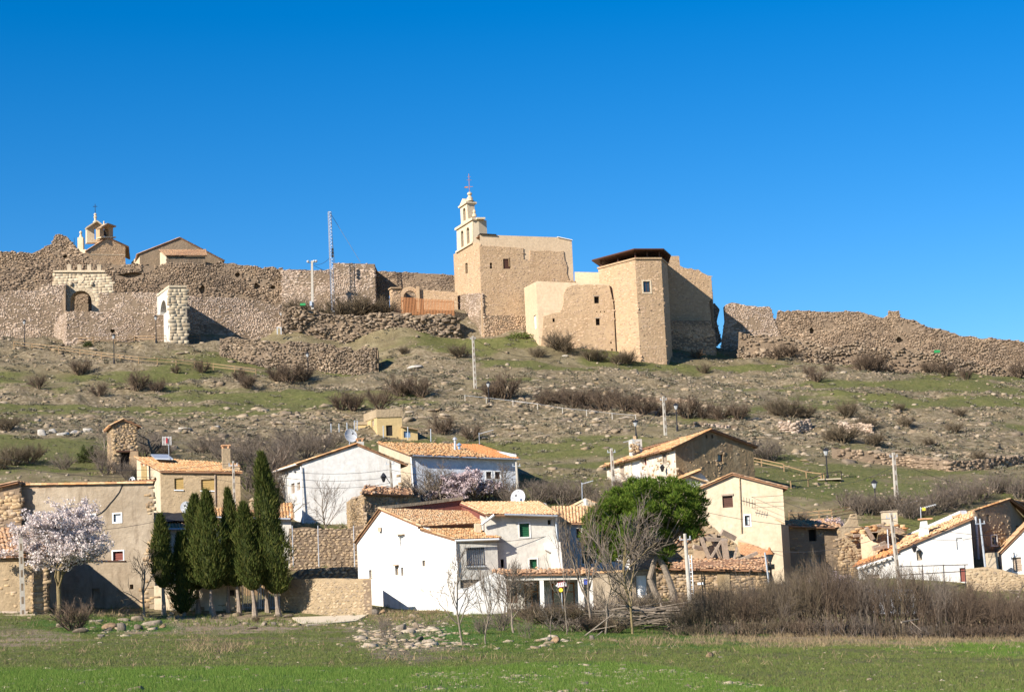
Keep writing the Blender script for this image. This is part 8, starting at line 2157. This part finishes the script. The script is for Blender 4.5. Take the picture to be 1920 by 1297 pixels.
# boulders one can point at
BO = [(112, 1176, 22, 12, 'grey boulder at the left end of the outcrop below the almond'), (150, 1186, 30, 14, 'low dark boulder under the red shrub'), (180, 1166, 26, 10, 'flat boulder behind the red shrub outcrop'), (205, 1178, 34, 18, 'brown boulder in the middle of the near outcrop'), (228, 1182, 26, 22, 'dark rounded boulder right of the outcrop centre'), (232, 1163, 30, 11, 'flat ochre topped slab on the near outcrop'), (258, 1164, 40, 14, 'broad ochre slab capping the near outcrop'), (258, 1182, 28, 18, 'ochre brown block under the broad slab'), (285, 1172, 36, 20, 'grey tilted boulder at the right end of the near outcrop'), (305, 1176, 14, 8, 'small stone just right of the near outcrop'), (190, 1194, 22, 8, 'low stone at the foot of the near outcrop'),
      (462, 1172, 16, 14, 'upright stone at the left of the small stone row by the gate'), (476, 1166, 22, 14, 'pinkish stone second in the row before the yard gate'), (472, 1179, 22, 8, 'flat stone at the bottom of the row before the yard gate'), (494, 1172, 18, 13, 'square stone in the middle of the row before the yard gate'), (506, 1162, 30, 9, 'flat slab on top of the row before the yard gate'), (514, 1172, 18, 10, 'brown stone fifth in the row before the yard gate'), (527, 1172, 14, 9, 'right end stone of the row before the yard gate'), (520, 1156, 22, 7, 'flat stone against the foot of the tallest cypress'), (540, 1157, 22, 9, 'ochre stone by the left end of the concrete path'),
      (752, 1182, 20, 26, 'large blue grey upright stone in the rubble bank'), (718, 1150, 20, 14, 'grey stone leaning at the right foot of the garden wall'), (704, 1152, 22, 16, 'grey stone under the right corner of the garden wall'), (768, 1212, 14, 12, 'ochre stone low in the rubble bank'), (780, 1176, 20, 14, 'pale stone high in the rubble bank'), (787, 1200, 18, 12, 'pinkish stone in the middle of the rubble bank'), (733, 1196, 18, 8, 'flat pale stone left in the rubble bank'),
      (1330, 1231, 20, 14, 'white boulder with a pointed top in the meadow'), (1352, 1234, 16, 6, 'flat stone right of the white meadow boulder'), (1316, 1237, 8, 5, 'small stone left of the white meadow boulder'), (1631, 1276, 22, 8, 'flat pinkish stone near the lower right edge of the meadow'), (1312, 1207, 20, 8, 'pale stone at the edge of the dark thicket'), (1268, 1180, 40, 12, 'pale earthy boulder on the green bank below the branch heap'), (1042, 1206, 20, 22, 'brown stump like boulder below the brambles'), (1110, 1200, 14, 14, 'orange tinted boulder by the fallen branch'), (550, 1197, 10, 6, 'small white stone on the grass bank'), (885, 1214, 12, 7, 'ochre stone between the two bare bank trees')]
BVm = []
for i, (V, F) in enumerate(IT):
    me = np_mesh('boulder', V, F); me.materials.append(m_plain('boulder_stone', ((.22, .17, .12), (.14, .11, .08), (.24, .195, .145), (.25, .165, .095), (.15, .125, .10), (.26, .20, .14))[i], .9, var=.4, scale=3)); BVm.append(me)
for i, (x, y, w, h, lab) in enumerate(BO):
    g_ = ground(x, y); s_ = g_.y / FPX; o = bpy.data.objects.new('boulder', BVm[i % 6]); C.objects.link(o); o.location = g_ + Vector((0, 0, h * s_ * .15)); o.scale = (w * s_ / 2, w * s_ / 2.6, h * s_ / 1.3); o.rotation_euler = (0, 0, (i * 1.3) % 3 - 1.5 if w < h * 1.6 else .2); setp(o, lab, 'boulder')
# dry stone field walls on the right slope
for pts, h, lab, mt in (([(1560, 858), (1620, 866), (1700, 874), (1780, 884), (1850, 880), (1940, 872)], 20, 'long low dry stone terrace wall across the lower right slope', 'st_grey'), ([(1462, 806), (1490, 812), (1520, 806)], 20, 'short broken field wall stub, left of two on the right slope', 'st_terrace'), ([(1572, 806), (1600, 812), (1636, 812)], 18, 'short broken field wall stub, right of two on the right slope', 'st_terrace'), ([(1190, 752), (1240, 756), (1300, 760)], 10, 'dark dry stone wall fragment behind the mid slope bushes', 'st_grey'), ([(1300, 798), (1380, 806)], 8, 'low pale stone wall remnant above the dark gable house', 'st_terrace'), ([(1760, 935), (1850, 925), (1940, 922)], 12, 'low dry stone wall above the right stone house', 'st_grey')):
    gp = [ground(*p) for p in pts]; t = thing('field_wall', lab, 'wall', gp[0])
    for a, b in zip(gp, gp[1:]):
        pl = Plane(a, b); hh = h * a.y / FPX
        poly = [(0, min(a.z, b.z) - .6), (pl.L, min(a.z, b.z) - .6), (pl.L, b.z + hh), (0, a.z + hh)]
        wall(t, pl, None, 'castle_rough', (), .7, dict(size=(.42, .22), out=.14, jit=.5, lump=.6), mt, (2, 3, .15, .4), sz=poly)
# ================================================================ POLES, LAMPS, FENCES, WIRES
def pole(top, base, Y, w, label, mat='pole', kind='square', name='utility_pole', cat='utility pole', arm=None):
    a = at(*top, Y); b = at(*base, Y); gy = gz(b.x, b.y)
    b2 = b + (b - a).normalized() * max(0, (b.z - gy) + .3)
    t = thing(name, label, cat, b2)
    r = w * Y / FPX / 2
    k = MB()
    if kind == 'square':
        d = (a - b2).normalized(); x = Vector((.96, .28, 0)); y = d.cross(x).normalized(); x = y.cross(d)
        k.hexa([b2 + (x * i + y * j) * r * 1.15 for i, j in ((-1, -1), (1, -1), (1, 1), (-1, 1))] + [a + (x * i + y * j) * r * .8 for i, j in ((-1, -1), (1, -1), (1, 1), (-1, 1))])
        sh = part('shaft', k, mat, t)
        L = (a - b2).length; n = int(L / .75)
        for i in range(n):
            q = b2 + d * (L * (i + .5) / n); rr = r * (1.15 - .35 * (i + .5) / n)
            kk = MB(); kk.box(q - y * (rr - .003) if y.y > 0 else q + y * (rr - .003), (rr * .9, .02, .45), x, y, d); part('recess_shade', kk, 'castle_rough', sh)  # darker plate on the face, its colour stands in for recess shade
    else:
        k.tube(b2, a, r * 1.15, r * .8, 10); part('shaft', k, mat, t)
    k = MB(); c = a - Vector((0, 0, .35)); k.box(c, (.7, .06, .06)); xb = part('cross_arm', k, 'galv', t)
    for s in (-.3, 0, .3):
        kk = MB(); kk.lathe(c + Vector((s, 0, .03)), [(.03, 0), (.05, .05), (.03, .1), (.05, .14), (.02, .18)], 6); part('insulator', kk, 'paint_grey', xb)
    return t, a
p1, tA = pole((38, 988), (43, 1150), 122, 8.5, 'tall concrete utility pole before the blossoming almond at the left')
k = MB(); k.box(at(42, 1154, 121.8), (1.9, 1.3, .2)); solo('slab_footing', k, 'rock_pale', 'flat stone slabs round the foot of the left concrete pole', 'footing')
p2, tB = pole((437, 864), (440, 960), 145.5, 4.5, 'concrete pole right of the square chimney of the roughcast house')
p3, tE = pole((886.5, 630), (891, 730), 247, 4.6, 'lone concrete pole in mid slope below the church')
p4, tF = pole((1243.5, 743), (1248.5, 828), 200, 4.6, 'concrete pole rising behind the dark gable house roof')
p5, tG = pole((1675, 848), (1683, 962), 162, 6, 'tall concrete pole on the right slope above the square chimney')
p6, tH = pole((1146, 840), (1152, 934), 163, 5.5, 'grey pole left of the dark gable house')
p7, tI = pole((731, 862), (737, 948), 156, 5, 'concrete pole behind the red brown parapet, carrying a lantern')
p8, tJ = pole((968, 866), (972, 940), 167, 5.5, 'pole at the right corner of the long bluish house', kind='round')
p9, tK = pole((1670, 961), (1686, 1095), 131, 6, 'grey concrete pole before the right white house')
p10, tL = pole((1284, 1000), (1294, 1132), 115.2, 8, 'pale round concrete pole right of the pine trunks', kind='round')
p11, tM = pole((1837, 972), (1851, 1094), 135.5, 4, 'galvanised steel pole between the white house and the stone house', 'galv', 'round')
k = MB(); q = at(719, 892, 156); k.tube(q + Vector((0, 0, .25)), at(731, 905, 156), .03, n=5); k.lathe(q - Vector((0, 0, .5)), [(.08, 0), (.22, .4), (.28, .42), (.06, .75)], 6)
solo('wall_lantern', k, 'iron', 'iron lantern bracketed from the pole before the upper white house', 'lantern')
# flood light pole
t = thing('floodlight_pole', 'concrete pole with white floodlights on top beside the lattice mast', 'floodlight pole', at(586, 578, 283))
k = MB(); k.hexa([at(586, 580, 283) + Vector((i * .2, j * .2, 0)) for i, j in ((-1, -1), (1, -1), (1, 1), (-1, 1))] + [at(585, 489, 283) + Vector((i * .14, j * .14, 0)) for i, j in ((-1, -1), (1, -1), (1, 1), (-1, 1))]); part('shaft', k, 'pole', t)
k = MB(); k.box(at(585, 492, 283), (1.2, .1, .1)); part('cross_arm', k, 'galv', t)
for dx in (-.62, .30, .62):
    k = MB(); c = at(585, 490, 282.7) + Vector((dx, 0, .02)); k.lathe(c - Vector((0, 0, .22)), [(.08, 0), (.2, .12), (.21, .30), (.1, .38)], 8); part('floodlight', k, 'paint_grey', t)
k = MB(); k.box(at(583, 569, 282.6), (.35, .2, .7)); part('junction_box', k, 'galv', t)
# lattice mast
t = thing('lattice_mast', 'tall slim lattice radio mast with guy wires on the skyline', 'mast', at(623, 580, 285))
a = at(624, 590, 285); b = at(617.5, 397, 285); w = .33; L = (b - a).length; d = (b - a) / L
legs = []
for i in range(3):
    an = 2.094 * i + .3; o = Vector((math.cos(an) * w, math.sin(an) * w, 0)); k = MB(); k.tube(a + o, b + o * .9, .045, n=5); part('leg', k, 'galv', t); legs.append(o)
n = 30
for i in range(n):
    k = MB(); f0 = a + d * (L * i / n); f1 = a + d * (L * (i + 1) / n)
    for j in range(3):
        k.tube(f0 + legs[j], f1 + legs[(j + 1) % 3], .022, n=3, caps=False); k.tube(f1 + legs[j], f1 + legs[(j + 1) % 3], .022, n=3, caps=False)
    part('lattice_brace', k, 'galv', t)
for yy in (468, 474, 480):
    k = MB(); k.box(at(623.5, yy, 284.5), (.3, .3, .35)); part('antenna_unit', k, 'dark', t)
for e, Yb in (((676, 492), 288.5), ((627, 492), 291)):
    k = MB(); k.tube(at(619, 399, 285), at(*e, Yb), .045, n=4); part('guy_wire', k, 'blue_grey', t)

def lamp(px, ytop, ybase, label, Y=None):
    g_ = ground(px, ybase) if Y is None else at(px, ybase, Y); 
    tp = at(px - (ybase - ytop) * .03, ytop, g_.y); t = thing('street_lamp', label, 'street lamp', g_, 'iron lamps on the hill')
    k = MB(); Lh = tp.z - g_.z; k.lathe(g_ - Vector((0, 0, .2)), [(.13, 0), (.13, .6), (.07, .75), (.055, Lh * .95 - .3)], 7); part('post', k, 'iron', t)
    k = MB(); c = Vector((g_.x, g_.y, tp.z)); k.lathe(c - Vector((0, 0, .62)), [(.08, 0), (.13, .08), (.23, .42), (.23, .44)], 6); hd = part('lantern', k, 'paint_grey', t)
    k = MB(); k.lathe(c - Vector((0, 0, .18)), [(.30, 0), (.30, .05), (.12, .2), (.03, .3)], 6); part('lantern_cap', k, 'iron', hd)
for px, y0, y1, lab in ((46, 600, 652, 'iron street lamp near the left edge below the buff wall'), (293, 592, 643, 'iron street lamp before the terrace wall by the small gatehouse'), (214, 627, 682, 'iron street lamp rising through the long timber fence'), (578, 661, 710, 'iron street lamp before the low broken wall'), (917, 716, 757, 'iron street lamp right of the lone concrete pole'), (1193, 788, 822, 'iron street lamp behind the broken chimney'), (1270, 757, 808, 'iron street lamp right of the pole behind the dark gable house'), (1552, 841, 900, 'iron street lamp on a pale pad on the right slope'), (1643, 901, 958, 'iron street lamp left of the tall concrete pole on the right'), (528, 584, 622, 'iron street lamp before the rubble retaining wall')):
    lamp(px, y0, y1, lab)
k = MB(); g_ = ground(1552, 900); k.prism([g_ + Vector((x, y, .0)) for x, y in ((-1.0, -.8), (1.1, -.6), (1.3, .3), (.3, .7), (-.9, .4))], (0, 0, .1)); solo('lamp_pad', k, 'sand', 'pale concrete pad round the foot of the right slope lamp', 'pad')
t = thing('street_lamp', 'classic lantern street lamp at the corner of the beige house', 'street lamp', at(1446, 1095, 133), 'iron lamps on the hill')
k = MB(); k.tube(at(1448, 1110, 133), at(1444, 1052, 133), .07, n=7); part('post', k, 'iron', t)
k = MB(); c = at(1444, 1052, 133); k.lathe(c, [(.08, 0), (.14, .1), (.30, .45), (.30, .47)], 6); hd = part('lantern', k, 'glass', t)
k = MB(); k.lathe(c + Vector((0, 0, .48)), [(.36, 0), (.34, .06), (.14, .26), (.05, .5)], 6); part('lantern_cap', k, 'rust', hd)

def rail_fence(pts, step, hpx, label, mat='wood_warm', rails=2, w=.10, name='timber_fence', wire=False):
    P = []; 
    for (x0, y0), (x1, y1) in zip(pts, pts[1:]):
        n = max(1, round((x1 - x0) / step))
        for i in range(n): P.append((x0 + (x1 - x0) * i / n, y0 + (y1 - y0) * i / n))
    P.append(pts[-1]); G = [ground(*p) for p in P]
    t = thing(name, label, 'fence', G[0]); h = hpx * np.mean([q.y for q in G]) / FPX
    for q in G:
        k = MB(); k.box(q + Vector((0, 0, h / 2 - .1)), (w, w, h + .2)); part('post', k, mat, t)
    for a, b in zip(G, G[1:]):
        for f in ([.92, .5] if rails == 2 else [.9]):
            k = MB(); bar3(k, a + Vector((0, -.08, h * f)), b + Vector((0, -.08, h * f)), .025 if wire else .05, .025 if wire else .08); part('rail', k, mat if not wire else 'galv', t)
rail_fence([(26, 653), (60, 656), (110, 662), (190, 673), (260, 682), (330, 686), (400, 694), (480, 704)], 36, 13, 'long two rail timber fence running down the left slope')
rail_fence([(134, 646), (215, 644), (290, 642), (350, 640), (375, 640)], 35, 13, 'two rail timber fence along the foot of the terrace wall')
rail_fence([(1400, 868), (1428, 874), (1470, 883)], 38, 14, 'short two rail timber fence right of the dark gable house')
rail_fence([(1470, 884), (1512, 896), (1540, 900)], 38, 13, 'single rail timber fence leading to the right slope lamp', rails=1)
rail_fence([(1480, 976), (1512, 974), (1560, 970), (1606, 962), (1638, 956), (1669, 952), (1700, 950)], 32, 15, 'timber fence behind the brown house and the ruin on the right')
rail_fence([(1483, 916), (1516, 912), (1545, 900), (1578, 896)], 32, 14, 'weathered fence posts left of the right slope lamp', rails=1)
rail_fence([(872, 752), (912, 756), (962, 762), (1008, 768), (1055, 776), (1100, 780), (1148, 786), (1192, 790)], 46, 12, 'sagging wire fence on pale posts crossing mid slope', 'pole', 1, .10, 'wire_fence', True)
# the thin two post frame by the retaining wall
t = thing('post_frame', 'small pale timber frame of two posts under the retaining wall', 'frame', at(524, 625, 270))
for x in (520, 527):
    k = MB(); k.box(at(x, 620, 279), (.16, .16, 1.1)); part('post', k, 'paint_grey', t)
k = MB(); bar3(k, at(519, 613.5, 279), at(528, 614.5, 279), .1, .14); part('rail', k, 'paint_grey', t)
# television aerials
def aerial(px, py, Y, top, label, mat='galv', boom=1.4, left=-1, el=7):
    b = at(px, py, Y); tp = at(px - 1, top, Y); t = thing('aerial', label, 'aerial', b)
    k = MB(); k.tube(b, tp, .03, n=5); part('mast', k, mat, t)
    k = MB(); c = tp - Vector((0, 0, .12)); e = c + Vector((boom * left * -1, -.2, boom * .22)); k.tube(c, e, .028, n=5)
    for i in range(el):
        q = c.lerp(e, (i + .3) / el); k.tube(q + Vector((-.02, -.4, -.08)), q + Vector((.02, .4, .08)), .014, n=4)
    part('elements', k, 'paint_grey', t)
aerial(899, 833, 181, 811, 'television aerial on the roof of the long bluish house', el=8)
aerial(1727, 972, 139, 950, 'television aerial with an orange box on the right white house chimney', boom=1.1, el=8)
k = MB(); k.box(at(1732, 954, 138.8), (.22, .15, .22)); solo('aerial_box', k, 'yellowp', 'orange yellow amplifier box on the right chimney aerial', 'box')
aerial(1092, 945, 150, 904, 'television aerial with a flat boom behind the centre roofs', boom=.9)
aerial(1689, 970, 160, 944, 'pale flat aerial beside the tall right pole', boom=1.5, el=6)
aerial(1188, 828, 171, 822, 'tiny aerial on the broken chimney', boom=-.9, el=4)
t = thing('aerial', 'dark fishbone aerial fixed to the front wall of the beige house', 'aerial', at(1391, 940, 143.5))
k = MB(); c = at(1391, 938, 143.6); k.tube(c, c + Vector((1.0, -.2, -.35)), .03, n=5)
for i in range(5): q = c + Vector((.15 + i * .2, -.04 * i, -.05 - i * .07)); k.tube(q + Vector((0, -.1, .3)), q + Vector((0, .1, -.3)), .016, n=4)
part('elements', k, 'iron', t)
dish(972, 933, 142, .62, 'grey satellite dish behind the ridge of the green shuttered grey house', facing=(-.3, -.9, .25), stand=.6)
dish(552, 882, 163, .22, 'tiny dish under the eave of the upper white house', facing=(-.7, -.6, .2), stand=.1)

# overhead wires, sagging between real supports
def wire(a, b, sag=.5, r=.016, label=None, n=10):
    k = MB(); prev = a
    for i in range(1, n + 1):
        f = i / n; q = a.lerp(b, f) - Vector((0, 0, sag * 4 * f * (1 - f))); k.tube(prev, q, r, n=3, caps=False); prev = q
    o = solo('overhead_wire', k, 'iron', label, 'wire', 'overhead wires of the village'); return o
W_ = [(at(437, 866, 145.5), at(731, 880, 156), .6, 'highest wire from the chimney side pole to the parapet pole'), (at(437, 878, 145.5), at(732, 894, 156), .6, 'middle wire from the chimney side pole to the parapet pole'), (at(437, 890, 145.5), at(733, 905, 156), .7, 'lowest wire from the chimney side pole to the parapet pole'),
      (at(731, 880, 156), at(968, 882, 167), .6, 'wire from the parapet pole to the pole by the long bluish house'), (at(968, 882, 167), at(1146, 898, 163), .6, 'upper wire between the bluish house pole and the grey pole'), (at(968, 900, 167), at(1146, 912, 163), .6, 'lower wire between the bluish house pole and the grey pole'),
      (at(1146, 852, 163), at(1244, 752, 200), .8, 'wire climbing from the grey pole to the pole behind the dark roof'), (at(1146, 880, 163), at(1470, 928, 141), .9, 'highest wire across the pine top to the beige house'), (at(1146, 888, 163), at(1470, 940, 141), .9, 'second wire across the pine to the beige house'), (at(1147, 900, 163), at(1470, 948, 141), .9, 'third wire across the pine to the beige house'),
      (at(1470, 940, 141), at(1671, 972, 131), .5, 'wire from the beige house to the grey right pole'), (at(1325, 960, 140), at(1671, 985, 131), .5, 'low wire passing the blue curtained window'), (at(1671, 985, 131), at(1838, 1005, 135.5), .6, 'wire from the grey right pole to the steel pole'), (at(1671, 1000, 131), at(1445, 1032, 133), .5, 'wire from the grey right pole down to the corner lantern'), (at(1671, 975, 131), at(1960, 1000, 138), .5, 'wire from the grey right pole past the right photo edge'),
      (at(1675, 862, 162), at(1990, 915, 168), 1.2, 'wire from the tall right slope pole to the right photo edge'), (at(1675, 875, 162), at(1440, 905, 164), 1.0, 'wire from the tall right slope pole toward the beige house'), (at(38, 995, 122), at(289, 978, 131), .3, 'wire from the left concrete pole along the weathered plaster house'), (at(-60, 845, 160), at(437, 868, 145.5), 1.0, 'upper wire crossing the scrub left of the roughcast house'), (at(-60, 858, 160), at(437, 882, 145.5), 1.0, 'lower wire crossing the scrub left of the roughcast house'),
      (at(585, 494, 283), at(618, 484, 285), .5, 'upper cable from the floodlight pole to the lattice mast'), (at(585, 496, 283), at(619, 510, 285), .1, 'lower cable from the floodlight pole toward the wall'), (at(856, 1018, 125), at(1042, 1002, 127), .15, 'cable along the grey white facade under the green shutter'), (at(887, 634, 247), at(1040, 665, 270), 1.2, 'wire sloping from the lone mid slope pole')]
for a, b, s_, lab in W_: wire(a, b, s_, .016 if a.y < 200 else .03, lab)
